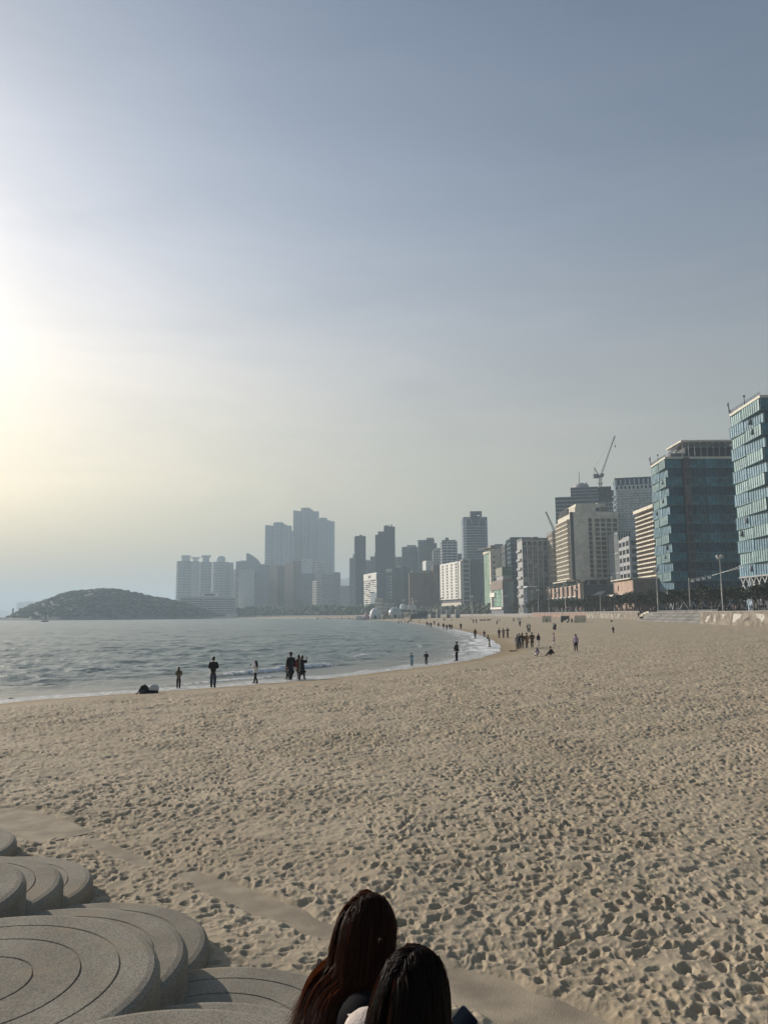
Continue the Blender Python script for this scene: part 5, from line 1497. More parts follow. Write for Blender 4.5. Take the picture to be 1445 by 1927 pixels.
# ------------------------------------------------------------------ lamp masts
def lamp_proto(h=15.2):
    t = thing('street_lamp')
    mb = MB(); mb.lathe([(.32, -.2), (.32, .5), (.2, .55), (.17, h * .6), (.12, h - .6), (.1, h)], n=9)
    mb.build('pole', mat('lamp_metal', (.33, .33, .31), .5, .3), t)
    mb = MB(); mb.lathe([(.55, h - .9), (.6, h - .85), (.6, h - .75), (.12, h - .7)], n=10); mb.box(-.3, .3, -.25, .25, h * .36, h * .41); mb.build('bracket', mat('lamp_metal', (.33, .33, .31)), t)
    hd = MB(); hd.box(-.32, .32, 0, .45, -.3, .42); hd.box(-.27, .27, .455, .5, -.25, .37, 1)
    me = hd.mesh('lamp_head', [mat('lamp_housing', (.45, .45, .43), .4), mat('lamp_glass', (.75, .75, .72), .2)])
    for k in range(5):
        a = k * 2 * math.pi / 5 + .3
        o = link('lamp_head', me, t, (math.sin(-a) * .5, math.cos(a) * .5, h - .25 + .25 * (k % 2))); o.rotation_euler = (R(-20), 0, a)
    return t
LAMP = lamp_proto()
lamps = [(1358, 97, 'tallest looking lamp mast, in front of the gap between the glass buildings'), (1236.5, 97, 'lamp mast at the left edge of the canopy topped glass office'), (1155, 97, 'lamp mast beside the low salmon brick building'), (1097, 97, 'lamp mast at the right end of the salmon brick podium'),
         (1083, 99, 'thin lamp mast before the right third of the brick podium'), (1063, 96, 'lamp mast before the middle of the brick podium'), (1046.5, 99, 'lamp mast before the left half of the brick podium'), (1032, 97, 'second lamp mast from the left end of the brick podium'), (1012, 97, 'lamp mast at the left end of the brick podium'),
         (1001, 98, 'lamp mast before the pale glass annex'), (975, 97, 'lamp mast at the left edge of the grid fronted office'), (953, 99, 'lamp mast below the leafy green advert'), (931, 98, 'lamp mast before the sunlit corner building'), (909, 97, 'lamp mast left of the sunlit green glass hotel')]
first = True
for (px, X, lab) in lamps:
    r = ray(px, 1120); Y = X * r.y / r.x
    o = LAMP if first else copy_tree(LAMP); first = False
    o.location = (X, Y, PROM_Z); o.rotation_euler = (0, 0, px * 1.7 % 6.28)
    hs = 0.97 + (px * 37 % 11) * .008
    o.scale = (1, 1, hs if px != 1083 and px != 1046.5 else .78)
    tag(o, lab, 'lamp post', 'lamp masts along the promenade')
for (px, Y, lab) in ((888, 700, 'far lamp mast below the dark striped block'), (830, 760, 'far lamp mast by the left edge of the cream hotel'), (775, 790, 'far lamp mast in front of the wide brown block'), (759, 850, 'far lamp mast left of the wide brown block'), (704, 1110, 'far lamp mast between white dome and white lettered hotel'), (648, 1215, 'distant lamp mast below the blue mountain'), (622, 1290, 'distant lamp mast, right one of a close pair in the pine belt'), (615, 1295, 'distant lamp mast, left one of a close pair in the pine belt'), (580, 1330, 'distant lamp mast at the left of the pine belt')):
    o = copy_tree(LAMP); p = at_y(px, 1150, Y); o.location = (p.x, Y, 3.2); o.scale = (1.5, 1.5, 1.15); tag(o, lab, 'lamp post', 'lamp masts along the promenade')
def flood_mast(label, px, X, arm, n):
    r = ray(px, 1120); Y = X * r.y / r.x
    t = thing('floodlight_mast', (X, Y, PROM_Z), 0, label, 'floodlight')
    m = mat('lamp_metal', (.33, .33, .31)); top = at_y(px, arm[0][1], Y).z - PROM_Z
    mb = MB(); mb.lathe([(.26, -.2), (.2, top * .5), (.15, top + .8)], n=8); mb.build('pole', m, t)
    a = at_y(arm[0][0], arm[0][1], Y) - Vector((X, Y, PROM_Z)); b = at_y(arm[1][0], arm[1][1], Y) - Vector((X, Y, PROM_Z))
    mb = MB(); mb.bar(a, b, .22); mb.bar(a + Vector((0, .9, .3)), b + Vector((0, .9, .3)), .16); mb.build('arm', m, t)
    return t, a, b
t, a, b = flood_mast('floodlight mast with four white panels on a long rising arm', 1297, 97, ((1297, 1092), (1339, 1083.5)), 4)
pm = MB(); pm.box(-.46, .46, -.12, .12, -.36, .36); pm.box(-.5, .5, .125, .2, -.4, .4); pme = pm.mesh('lamp_panel', mat('panel_white', (.80, .79, .74), .4))
for k in range(4):
    p = a.lerp(b, .12 + .25 * k); link('lamp_panel', pme, t, (p.x, p.y - .3, p.z - .35))
mb = MB()
for k in range(2): mb.bar(b + Vector((0, 0, .2 * k)), at_y(1400, 1063 + 4 * k, 222) - t.location, .07)
mb.build('cable', W['pale'], t)
t, a, b = flood_mast('floodlight mast carrying one slanting grey panel before the pines', 1128.5, 96, ((1115, 1121), (1139, 1112.5)), 1)
mb = MB(); u = (b - a); mb.add([a, a + u * .7 + Vector((0, 0, -.9)), b, a + u * .45 + Vector((0, 0, .9))], [(0, 1, 2, 3)]); mb.add([a + Vector((0, .15, 0)), a + u * .7 + Vector((0, .15, -.9)), b + Vector((0, .15, 0)), a + u * .45 + Vector((0, .15, .9))], [(3, 2, 1, 0)]); mb.build('shade_panel', W['pale'], t)

# ------------------------------------------------------------------ things at the head of the beach
def on_beach(px, Y): 
    p = at_y(px, 1160, Y); return Vector((p.x, Y, ground_z(p.x, Y)))
def dome(label, px0, px1, Y, ytop, m, ribs, cat='dome'):
    p = on_beach((px0 + px1) / 2, Y); r = (at_y(px1, 1155, Y).x - at_y(px0, 1155, Y).x) / 2
    h = at_y(722, ytop, Y).z - p.z
    t = thing('dome_tent', p, 0, label, cat)
    mb = MB(); n = 9; mb.lathe([(r * math.cos(math.pi / 2 * (k / n) * 1.18 - .28) if k < n else .05, h * (math.sin(math.pi / 2 * (k / n) * 1.18 - .28) + .276) / 1.276) for k in range(n + 1)], n=28); mb.build('shell', m, t)
    fr = MB()
    for k in range(ribs):
        a = k * 2 * math.pi / ribs
        pr = [(r * 1.01 * math.cos(math.pi / 2 * (j / n) * 1.18 - .28), h * 1.005 * (math.sin(math.pi / 2 * (j / n) * 1.18 - .28) + .276) / 1.276) for j in range(n)]
        fr.tube([(q[0] * math.cos(a), q[0] * math.sin(a), q[1]) for q in pr], .08 if ribs > 12 else .05, 4, cap=False)
    fr.build('frame', W['pale'], t, kind='stuff')
    mb = MB(); mb.box(-r * .25, r * .25, -r * 1.08, -r * .85, -.2, h * .38); mb.box(-r * .2, r * .2, -r * 1.1, -r * 1.081, 0, h * .33, 1); mb.build('doorway', [m, W['dark']], t)
dome('white inflated dome standing on the far beach', 695, 717.5, 740, 1143.5, mat('dome_white', (.62, .62, .64), .5), 8)
dome('clear plastic dome right of the sandcastle sculpture', 730, 756.5, 760, 1142, mat('dome_clear', (.42, .45, .46), .2), 16)
def sandcastle():
    p = on_beach(727, 735)
    t = thing('sandcastle', p, 0, 'spiky sandcastle sculpture between the two domes', 'sand sculpture')
    m = mat('sculpted_sand', (.36, .29, .2), .95, var=.3, scale=1)
    rng = random.Random(2)
    mb = MB(); mb.lathe([(4.6, -.3), (4.0, 1.2), (3.0, 2.2), (2.4, 2.4), (.1, 2.6)], n=14, smooth=False); mb.build('mound', m, t)
    for (x, y, h, r) in ((0, 0, 9.6, 1.0), (-1.6, -.6, 6.6, .8), (1.7, -.5, 7.0, .8), (-3.1, -.8, 4.6, .7), (3.2, -.6, 4.8, .7), (.8, -1.6, 5.2, .6), (-.9, -1.8, 4.4, .55)):
        mb = MB(); mb.lathe([(r, 0), (r * .85, h * .55), (r, h * .58), (r, h * .66), (r * .7, h * .67), (.05, h)], (x, y, 0), 8, smooth=False); mb.build('spire', m, t)
sandcastle()
def pavilion():
    p = on_beach(770, 800)
    S = 800 / 1447
    t = thing('beach_pavilion', p, 0, 'two tiered pale pavilion with a small dome on its roof', 'building')
    mb = MB()
    x = lambda px: (px - 770) * S
    mb.box(x(750), x(783), 0, 14, 3.0, 8.0); mb.build('hall', W['grey'], t)
    mb = MB(); mb.box(x(748.5), x(784), -1.2, 15, 8.02, 8.9); mb.box(x(747), x(800), -2, 15, 4.6, 5.2); mb.box(x(768), x(783), -.6, 12, 8.92, 12.4); mb.build('roof_deck', W['pale'], t)
    mb = MB(); mb.lathe([(3.4, 8.9), (3.5, 10.6), (3.2, 12.2), (2.2, 13.4), (.1, 14.0)], (x(759), 6, 0), 16); mb.build('dome_roof', W['pale'], t)
    mb = MB(); mb.box(x(774.5), x(779), -1.1, 0, 12.42, 17.0); mb.bar((x(779), -.5, 16.4), (x(787), -.5, 16.4), .5); mb.build('sign_mast', W['cream'], t)
    for k in range(8): c = MB(); c.box(x(750 + k * 4.4), x(750.7 + k * 4.4), -1, -.5, -.3, 4.58); c.build('column', W['grey'], t)
    mb = MB(); mb.box(x(752), x(781), 1, 12, -.3, 2.98); mb.build('ground_floor', W['dark'], t)
    mb = MB()
    for k in range(10): mb.box(x(751 + k * 3.1), x(753.2 + k * 3.1), -.1, -.01, 5.6, 7.6)
    mb.build('window', G['dark'], t, kind='stuff')
pavilion()
def shelter():
    p = on_beach(792, 640); S = 640 / 1447
    x = lambda px: (px - 792) * S
    t = thing('beach_booth_row', p, 0, 'long grey booth with a thin flat roof and glazed blue front', 'booth')
    mb = MB(); mb.box(x(773), x(813), -.8, 6, 7.0, 7.4); mb.build('roof', W['pale'], t)
    for k, (a, b, m, h) in enumerate(((773, 780, 'dark', 3.4), (780, 784.5, 'slate', 4), (785, 796, 'steel', 6.2), (796.3, 800, 'blue', 6.0), (800.3, 805, 'grey', 6.6))):
        mb = MB(); mb.box(x(a), x(b), 0, 5, -.4, h); mb.box(x(a) + .2, x(b) - .2, -.06, -.005, h * .25, h * .85, 1); mb.build('booth_bay', [W[m], G['dark' if k < 2 else 'blue']], t)
    for k in range(9): c = MB(); c.box(x(774 + k * 4.6), x(774.4 + k * 4.6), -.7, -.5, -.3, 6.98); c.build('post', W['slate'], t)
shelter()
def cabins():
    for (a, b, Y, h, m, lab) in ((823, 828.5, 640, 7.4, 'grey', 'tall grey cabin with a white left edge right of the booth row'), (839.5, 848, 600, 6.0, 'grey', 'plain grey container standing before the cream hotel'), (856.5, 865.5, 580, 6.0, 'grey', 'rightmost grey container at the head of the beach')):
        p = on_beach((a + b) / 2, Y); w = (b - a) * Y / F_PX
        t = thing('beach_cabin', p, 0, lab, 'cabin', 'grey cabins at the head of the beach')
        mb = MB(); mb.box(-w / 2, w / 2, 0, 3, -.3, h); mb.build('wall', W[m], t)
        mb = MB(); mb.box(-w / 2 - .15, w / 2 + .15, -.15, 3.15, h + .01, h + .3); mb.build('roof', W['pale'], t)
        mb = MB(); mb.box(-w * .2, w * .2, -.08, -.005, 0, h * .45); mb.build('door', W['slate'], t)
        if a == 823: mb = MB(); mb.box(-w / 2 - .8, -w / 2 - .02, -.4, 3, -.3, h); mb.build('side_board', W['white'], t)
    p = on_beach(818, 660)
    t = thing('cafe_kiosk', p, 0, 'small dark kiosk with white lamps and cables beside the grey cabins', 'kiosk')
    mb = MB(); mb.box(-3.4, 2.8, 0, 4, -.3, 4.2); mb.build('wall', W['dark'], t); mb = MB(); mb.box(-4.2, 3.4, -1, 4.4, 4.22, 4.6); mb.build('roof', W['slate'], t)
    mb = MB(); mb.box(-2.4, 1.8, -.08, -.005, 1.2, 3.2); mb.build('counter_window', G['pale'], t)
    rng = random.Random(6)
    for k in range(5): c = MB(); c.ball((rng.uniform(-4, 3), -1, rng.uniform(4.9, 7.2)), .5, 8, 6); c.tube([(0 + k - 2, -.9, 4.6), (k - 2, -.9, 6.4)], .05, 5); c.build('lamp', W['white'], t)
    p = on_beach(689, 735)
    t = thing('inflatable_arch', p, 0, 'pink and white pointed marquee left of the white dome', 'tent')
    mb = MB(); mb.lathe([(3.6, 0), (3.4, 3.0), (1.6, 4.6), (.7, 6.4), (.08, 8.6)], n=10, smooth=False); mb.build('canopy', mat('marquee_pink', (.50, .33, .34), .7), t)
    mb = MB(); mb.box(-9, -3.8, -1, 3, 0, 3.6); mb.build('side_tent', W['white'], t)
    p = on_beach(766, 700)
    t = thing('round_sculpture', p, 0, 'round pale lattice sculpture in front of the pavilion', 'sculpture')
    mb = MB()
    for k in range(6):
        a = k * math.pi / 6; mb.tube([(2.6 * math.cos(q) * math.cos(a), 2.6 * math.cos(q) * math.sin(a), 2.7 + 2.6 * math.sin(q)) for q in np.linspace(0, 2 * math.pi, 15)], .16, 4, cap=False)
    mb.build('ring_frame', W['cream'], t, kind='stuff'); mb = MB(); mb.lathe([(1.4, -.2), (1.2, .5), (.1, .5)], n=10); mb.build('plinth', W['cream'], t)
    for (px, Y, w, h, lab) in ((938, 330, 1.0, 1.0, 'white square sign board alone on the upper sand'), (976, 330, 1.9, 1.3, 'wide white board on the upper sand near two people'), (836.5, 470, 1.5, 1.1, 'low white board in front of the grey containers'), (639.5, 1060, 1.6, 1.6, 'small white board at the far beach among the crowd')):
        p = on_beach(px, Y)
        t = thing('sign_board', p, R(5), lab, 'sign board', 'white boards standing on the sand')
        mb = MB(); mb.box(-w / 2, w / 2, 0, .12, .5, .5 + h * .75); mb.build('panel', mat('board_white', (.80, .78, .72), .6), t)
        for s in (-1, 1): mb = MB(); mb.box(s * w * .4 - .05, s * w * .4 + .05, .13, .22, -.3, h); mb.build('post', W['grey'], t)
cabins()
def goal(label, px, Y, w, rz):
    p = on_beach(px, Y)
    t = thing('football_goal', p, rz, label, 'goal', 'green netted goals on the beach')
    h, d = 2.3, 1.4
    g = mat('goal_frame', (.10, .17, .135), .6); net = mat('goal_net', (.115, .19, .15), .8)
    mb = MB(); mb.bar((-w / 2, 0, -.2), (-w / 2, 0, h), .12); mb.bar((w / 2, 0, -.2), (w / 2, 0, h), .12); mb.bar((-w / 2, 0, h), (w / 2, 0, h), .12); mb.build('frame', g, t)
    mb = MB(); mb.bar((-w / 2, d, 0), (w / 2, d, 0), .08); mb.bar((-w / 2, 0, h), (-w / 2, d, 0), .08); mb.bar((w / 2, 0, h), (w / 2, d, 0), .08); mb.build('back_frame', g, t)
    mb = MB(); n = int(w / .22)
    for k in range(n + 1):
        x = -w / 2 + k * w / n; mb.bar((x, 0, h), (x, d * .9, 0), .085)
    for k in range(10): z = h * k / 10; mb.bar((-w / 2, d * .9 * (1 - z / h), z), (w / 2, d * .9 * (1 - z / h), z), .085)
    mb.build('net', net, t, kind='stuff')
goal('small green netted goal, left of the walking pair', 1028.5, 292, 3.0, .05)
goal('wide green netted goal, right of the players by the sea wall', 1091.5, 268, 3.7, .05)
def equipment():
    p = on_beach(1063, 290)
    t = thing('equipment_cart', p, 0, 'dark covered cart with a tall mast between the two goals', 'cart')
    mb = MB(); mb.box(-1.5, 1.5, 0, 1.4, .5, 1.9); mb.build('body', W['dark'], t)
    mb = MB(); mb.box(-1.6, 1.6, -.2, 1.6, 1.92, 2.2); mb.build('cover', W['slate'], t)
    mb = MB(); mb.bar((-1.0, .5, 2.2), (-1.0, .5, 5.0), .22); mb.build('mast', W['pale'], t)
    wb = MB(); wb.tube([(-.08, 0, 0), (.08, 0, 0)], .5, 12); me = wb.mesh('wheel', W['dark'])
    for x in (-1.0, 1.0): o = link('wheel', me, t, (x, -.1, .45)); o.rotation_euler = (0, 0, math.pi / 2)
equipment()

# ------------------------------------------------------------------ a sailing boat off the headland
def boat():
    p = on_z(84.5, 1169.2, 0.0); Y = 780
    p = at_y(84.5, 1169.3, Y)
    t = thing('sailing_boat', (p.x, Y, 0.0), R(8), 'small dark hulled boat with a furled sail before the headland', 'boat')
    hull = MB(); L = 3.3
    st = [(-L, .55, .9), (-L * .6, .95, .85), (0, 1.1, .85), (L * .6, .8, 1.0), (L * 1.15, .06, 1.35)]
    vs = []
    for (x, w, h) in st: vs += [(x, -w, h), (x, -w * .6, -.25), (x, w * .6, -.25), (x, w, h)]
    fs = [(i * 4 + k, i * 4 + k + 1, i * 4 + 5 + k, i * 4 + 4 + k) for i in range(4) for k in range(3)] + [(0, 4, 7, 3), (4, 8, 11, 7), (8, 12, 15, 11), (12, 16, 19, 15), (3, 2, 1, 0)]
    hull.add(vs, fs); hull.build('hull', mat('hull_dark', (.06, .065, .075), .5), t)
    mb = MB(); mb.box(-1.6, .9, -.7, .7, .9, 2.0); mb.box(-1.2, .3, -.6, .6, 2.02, 3.1, 1); mb.build('cabin', [W['cream'], W['white']], t)
    mb = MB(); mb.tube([(1.4, 0, .9), (1.4, 0, 10.6)], [.16, .09], 6); mb.bar((1.4, 0, 2.6), (-1.9, 0, 2.5), .16); mb.build('mast', W['dark'], t)
    mb = MB(); mb.prism([(.6, -.22), (1.3, -.22), (1.3, .22), (.6, .22)], 2.7, 10.2); mb.build('sail', mat('sail_dark', (.09, .11, .135), .8), t)
    mb = MB(); mb.bar((1.4, 0, 10.5), (L * 1.1, 0, 1.4), .05); mb.bar((1.4, 0, 10.5), (-L, 0, 1.0), .05); mb.build('rigging', W['dark'], t)
boat()

# ------------------------------------------------------------------ people
TMP = bpy.data.scenes.new('workbench')          # a small side scene keeps the evaluation fast
def skin(name, pts, edges, mats, parent=None, sub=1, loc=None, root=0):
    """one continuous tapered surface grown over joints: pts is a list of ((x, y, z), radius)"""
    me = bpy.data.meshes.new(name)
    me.from_pydata([p for p, r in pts], edges, [])
    o = bpy.data.objects.new(name, me); TMP.collection.objects.link(o)
    sk = o.modifiers.new('s', 'SKIN'); sk.use_smooth_shade = True; sk.branch_smoothing = 0.7
    for i, (p, r) in enumerate(pts):
        v = me.skin_vertices[0].data[i]
        v.radius = r if hasattr(r, '__len__') else (r, r)
        v.use_root = i == root
    if sub: m = o.modifiers.new('d', 'SUBSURF'); m.levels = sub; m.render_levels = sub
    r = link(name, me, parent, loc)
    PENDING.append((o, r, mats))
    return r
PENDING = []
def grow():
    """evaluate all waiting skins in one go"""
    with bpy.context.temp_override(scene=TMP, view_layer=TMP.view_layers[0]):
        dg = bpy.context.evaluated_depsgraph_get(); dg.update()
        for o, r, mats in PENDING:
            new = bpy.data.meshes.new_from_object(o.evaluated_get(dg))
            new.materials.clear()
            for m in (mats if isinstance(mats, (list, tuple)) else [mats]): new.materials.append(m)
            new.polygons.foreach_set('use_smooth', [True] * len(new.polygons))
            r.data = new
    for o, r, mats in PENDING:
        me = o.data; nm = me.name
        bpy.data.objects.remove(o); bpy.data.meshes.remove(me); r.data.name = nm
    PENDING.clear()
SKIN = mat('skin', (0.40, 0.25, 0.18), 0.6, var=.05)
def cloth(name, col, rough=.85): return mat('cloth_' + name, col, rough, var=.15, scale=3)
CL = {'black': cloth('black', (.012, .012, .014)), 'navy': cloth('navy', (.02, .026, .045)), 'denim': cloth('denim', (.035, .05, .085)), 'olive': cloth('olive', (.14, .115, .07)), 'white': cloth('white', (.68, .66, .62)),
      'cream': cloth('cream', (.56, .49, .40)), 'paleblue': cloth('paleblue', (.19, .30, .40)), 'camel': cloth('camel', (.27, .17, .09)), 'brown': cloth('brown', (.12, .075, .04)), 'khaki': cloth('khaki', (.12, .115, .08)),
      'grey': cloth('grey', (.14, .14, .145)), 'lilac': cloth('lilac', (.42, .33, .45)), 'pink': cloth('pink', (.52, .33, .38)), 'rose': cloth('rose', (.27, .17, .16)), 'red': cloth('red', (.30, .025, .025)), 'charcoal': cloth('charcoal', (.04, .04, .045))}
HAIR = {'black': mat('hair_black', (.010, .008, .007), .5, var=.1), 'brown': mat('hair_brown', (.035, .02, .012), .5, var=.1)}

def person(label, group, pos, yaw, H=1.7, top='black', legs='black', hair='short', pose='stand', coat=0.0, stride=.0, arms='down', skirt=None, bag=None, hat=None, shoes='black', sub=1, puff=1.0, female=False, hood=False):
    """pos: world point under the feet; yaw: facing direction (0 = away from the camera); coat: hem height as a fraction of H (0 = jacket)"""
    t = thing('person', pos, yaw, label, 'person', group)
    h = H
    sw = .092 if female else .102
    P = {}
    sit = pose in ('sit', 'recline')
    z0 = .115 if sit else .525
    lean = {'stand': 0, 'lean': .10, 'sit': .05, 'recline': -.13, 'bow': .06}[pose]
    V = lambda x, y, z: (x * h, y * h, z * h)
    up = lambda f: (lean * f, z0 + .31 * f)
    py, pz = 0, z0
    chest = (up(.75)); neck = up(1.0)
    hd = (neck[0] + (.05 if pose == 'bow' else .012) + lean * .2, neck[1] + (.075 if pose == 'bow' else .085))
    pts = [(V(0, 0, z0), .068 * h), (V(0, lean * .4, z0 + .12), .062 * h), (V(0, chest[0], chest[1]), .070 * h), (V(0, neck[0], neck[1] - .01), .03 * h), (V(0, hd[0], hd[1] - .015), .047 * h), (V(0, hd[0] + .004, hd[1] + .03), .045 * h)]
    ed = [(0, 1), (1, 2), (2, 3), (3, 4), (4, 5)]
    sh = []
    A = {'down': ((.03, .0, -.16), (.03, .03, -.31)), 'front': ((.025, .03, -.16), (-.03, .11, -.15)), 'photo': ((.06, .07, -.11), (-.03, .19, .03)), 'up': ((.07, .02, .09), (.11, .03, .25)), 'swing': ((.03, -.06, -.15), (.03, -.01, -.30)), 'swingf': ((.03, .05, -.15), (.03, .14, -.27)), 'prop': ((.05, -.10, -.14), (.07, -.17, -.27)), 'lap': ((.05, .06, -.14), (.0, .19, -.19)), 'phone': ((.05, .04, -.14), (.0, .16, -.04)), 'pocket': ((.055, -.02, -.15), (.02, .05, -.24))}
    pair = arms if isinstance(arms, tuple) else (arms, arms)
    armp = []
    for s, nm in ((-1, pair[0]), (1, pair[1])):
        e, w = A[nm]
        S = (s * sw, chest[0], chest[1] + .04)
        E = (S[0] + s * e[0], S[1] + e[1], S[2] + e[2]); Wp = (S[0] + s * w[0], S[1] + w[1], S[2] + w[2])
        dv = Vector(Wp) - Vector(E); dv.normalize()
        Hn = Vector(Wp) + dv * .045
        i = len(pts)
        pts += [(V(*S), .036 * h), (V(*E), .026 * h), (V(*Wp), .019 * h), (V(*Hn), .020 * h)]
        ed += [(2, i), (i, i + 1), (i + 1, i + 2), (i + 2, i + 3)]
        armp.append((S, E, Wp, tuple(Hn)))
    legp = []
    for s in (-1, 1):
        hip = (s * .05, 0, z0 - .02)
        if sit:
            if pose == 'sit': kn, an, to = (s * .07, .19, z0 + .07), (s * .06, .30, .05), (s * .065, .37, .02)
            else: kn, an, to = (s * .07, .22, z0 + .02), (s * .08, .43, .04), (s * .085, .46, .07)
        else:
            k = s * stride
            kn, an = (s * .052, k * .55 + .015, .285), (s * .05, k - (.03 if k < 0 else 0), .05 + (.03 if k < -.08 else 0)); to = (s * .056, an[1] + .075, .02 + (.0 if k >= -.08 else .0))
        i = len(pts)
        pts += [(V(*hip), .052 * h), (V(*kn), .034 * h), (V(*an), .023 * h), (V(*to), .02 * h)]
        ed += [(0, i), (i, i + 1), (i + 1, i + 2), (i + 2, i + 3)]
        legp.append((hip, kn, an, to))
    skin('body', pts, ed, SKIN, t, sub)
    # trousers and shoes
    wide = 1.25 if legs == 'denim' else 1.1
    tp = [(V(0, lean * .1, z0 - .005), .072 * h), (V(0, lean * .3, z0 + .06), .058 * h)]; te = [(0, 1)]
    for (hip, kn, an, to) in legp:
        i = len(tp); tp += [(V(*hip), .058 * h), (V(*kn), .042 * h * wide), (V(an[0], an[1], an[2] + .012), .034 * h * wide)]; te += [(0, i), (i, i + 1), (i + 1, i + 2)]
    skin('trousers', tp, te, CL[legs], t, sub)
    if sub:
        for (hip, kn, an, to) in legp:
            mb = MB(); a = Vector(V(*an)); b = Vector(V(*to)); d = b - a; d.z = 0
            mb.tube([a + Vector((0, 0, .01)) - d * .3, a + d * .2, a + d * .7, a + d * 1.25], [.028 * h, .034 * h, .03 * h, .018 * h], 8); mb.build('shoe', CL[shoes], t)
    # jacket or coat
    q = .017 * puff
    jp = [(V(0, 0, z0 - (.03 if sit else .085)), (.079 + q) * h), (V(0, lean * .4, z0 + .12), (.072 + q) * h), (V(0, chest[0], chest[1]), (.076 + q) * h), (V(0, neck[0] - .005, neck[1] - .02), .045 * h)]
    je = [(0, 1), (1, 2), (2, 3)]
    for (S, E, Wp, Hn) in armp:
        i = len(jp); jp += [(V(*S), (.044 + q * .6) * h), (V(*E), (.034 + q * .5) * h), (V(*Wp), (.028 + q * .4) * h)]; je += [(2, i), (i, i + 1), (i + 1, i + 2)]
    if hood: jp.append((V(0, neck[0] - .05, neck[1] + .015), .05 * h)); je.append((3, len(jp) - 1))
    if coat and not sit:
        yk = max(abs(stride) * .5, 0)
        jp += [(V(0, 0, (z0 + coat) / 2), (.085 + q + yk * .3) * h), (V(0, .0, coat), (.095 + q + yk * .5) * h)]; k = len(jp); je += [(0, k - 2), (k - 2, k - 1)]
    skin('coat' if coat else 'jacket', jp, je, CL[top], t, sub)
    if skirt:
        mb = MB(); mb.lathe([(.078 * h, (z0 + .08) * h), (.10 * h, (z0 - .02) * h), (.118 * h, skirt[1] * h), (.02, skirt[1] * h)], n=12, sy=.9); mb.build('skirt', CL[skirt[0]], t)
    # hair
    hc = Vector(V(0, hd[0], hd[1] + .012))
    hm = HAIR['black' if not female or sum(map(ord, label)) % 3 else 'brown']
    mb = MB()
    n, m = (12, 8) if sub else (7, 5)
    r = .058 * h
    mb.lathe([(max(.001, r * math.sin(math.pi * i / m)), -r * 1.12 * math.cos(math.pi * i / m)) for i in range(m // 2 - 1, m + 1)], (hc.x, hc.y - .012 * h, hc.z), n, 0, .95, 1.08)
    mb.ball((hc.x, hc.y - .022 * h, hc.z - .012 * h), .053 * h, n, m)
    if hair == 'long':
        tail = [hc + Vector((0, -.03, .01)) * h, hc + Vector((0, -.05, -.05)) * h, hc + Vector((0, -.068 + lean * -.2, -.12)) * h, hc + Vector((0, -.075 - lean * .4, -.20)) * h, hc + Vector((0, -.075 - lean * .6, -.25)) * h]
        mb.tube(tail, [.05 * h, .056 * h, .058 * h, .046 * h, .02 * h], n)
    elif hair == 'bob':
        mb.tube([hc + Vector((0, -.02, 0)) * h, hc + Vector((0, -.03, -.05)) * h, hc + Vector((0, -.03, -.085)) * h], [.056 * h, .06 * h, .045 * h], n)
    mb.build('hair', hm, t)
    if hat:
        mb = MB(); mb.lathe([(.06 * h, .03 * h), (.062 * h, .045 * h), (.055 * h, .075 * h), (.002, .085 * h)], hc, 12); mb.lathe([(.088 * h, .028 * h), (.085 * h, .034 * h), (.04 * h, .036 * h)], hc, 12); mb.build('hat', CL[hat], t)
    if bag:
        c, where = bag
        if where == 'side': mb = MB(); mb.box(.16 * h, .21 * h, -.07 * h, .10 * h, z0 * h - .05 * h, z0 * h + .12 * h); mb.tube([V(.185, .0, z0 + .12), V(.13, .01, z0 + .3)], .008 * h, 5); mb.build('handbag', CL[c], t)
        elif where == 'back': mb = MB(); mb.ball(V(0, -.115 + lean * .4, z0 + .15), .075 * h, 10, 8, 0, 1, .75, 1.35); mb.build('backpack', CL[c], t)
        else:
            S, E, Wp, Hn = armp[1]; mb = MB(); mb.box((Hn[0] - .05) * h, (Hn[0] + .05) * h, (Hn[1] - .03) * h, (Hn[1] + .03) * h, (Hn[2] - .13) * h, (Hn[2] - .02) * h); mb.tube([V(Hn[0] - .03, Hn[1], Hn[2] - .02), V(Hn[0], Hn[1], Hn[2] + .02), V(Hn[0] + .03, Hn[1], Hn[2] - .02)], .006 * h, 5); mb.build('carrier_bag', CL[c], t)
    if 'photo' in pair or 'phone' in pair:
        S, E, Wp, Hn = armp[1 if pair[1] in ('photo', 'phone') else 0]
        mb = MB(); mb.box((Hn[0] - .022) * h, (Hn[0] + .022) * h, (Hn[1] + .012) * h, (Hn[1] + .02) * h, (Hn[2] - .03) * h, (Hn[2] + .06) * h); o = mb.build('smartphone', CL['charcoal'], t)
    return t
def P_at(px, fy): return on_sand(px, fy)
def Hpx(p, px): return px * p.y / F_PX / math.cos(0.0)
def put(label, px, ytop, yfoot, deg, group=None, mn=1.5, mx=1.88, **kw):
    p = on_sand(px, yfoot)
    d = p.y * math.cos(PITCH)
    H = (yfoot - ytop) * d / F_PX * .985
    kw.setdefault('H', min(mx, max(mn, H)))
    p.z -= .02
    return person(label, group, p, R(deg), **kw)
G1 = 'people at the water line near the camera'
put('woman in a short olive padded jacket with loose dark hair, beside two bags', 336, 1254.5, 1297, 5, G1, top='olive', legs='black', hair='long', arms='front', female=True, puff=2.4, mn=1.2)
put('tall man in black jacket and wide dark jeans photographing the sea', 401, 1232.5, 1294.5, 4, G1, top='black', legs='denim', arms='front', puff=2.0)
put('woman in a white jacket and wide black trousers walking left along the water', 481, 1242.5, 1287, 62, G1, top='white', legs='black', hair='long', arms=('phone', 'down'), stride=.11, female=True, mn=1.3, mx=1.7)
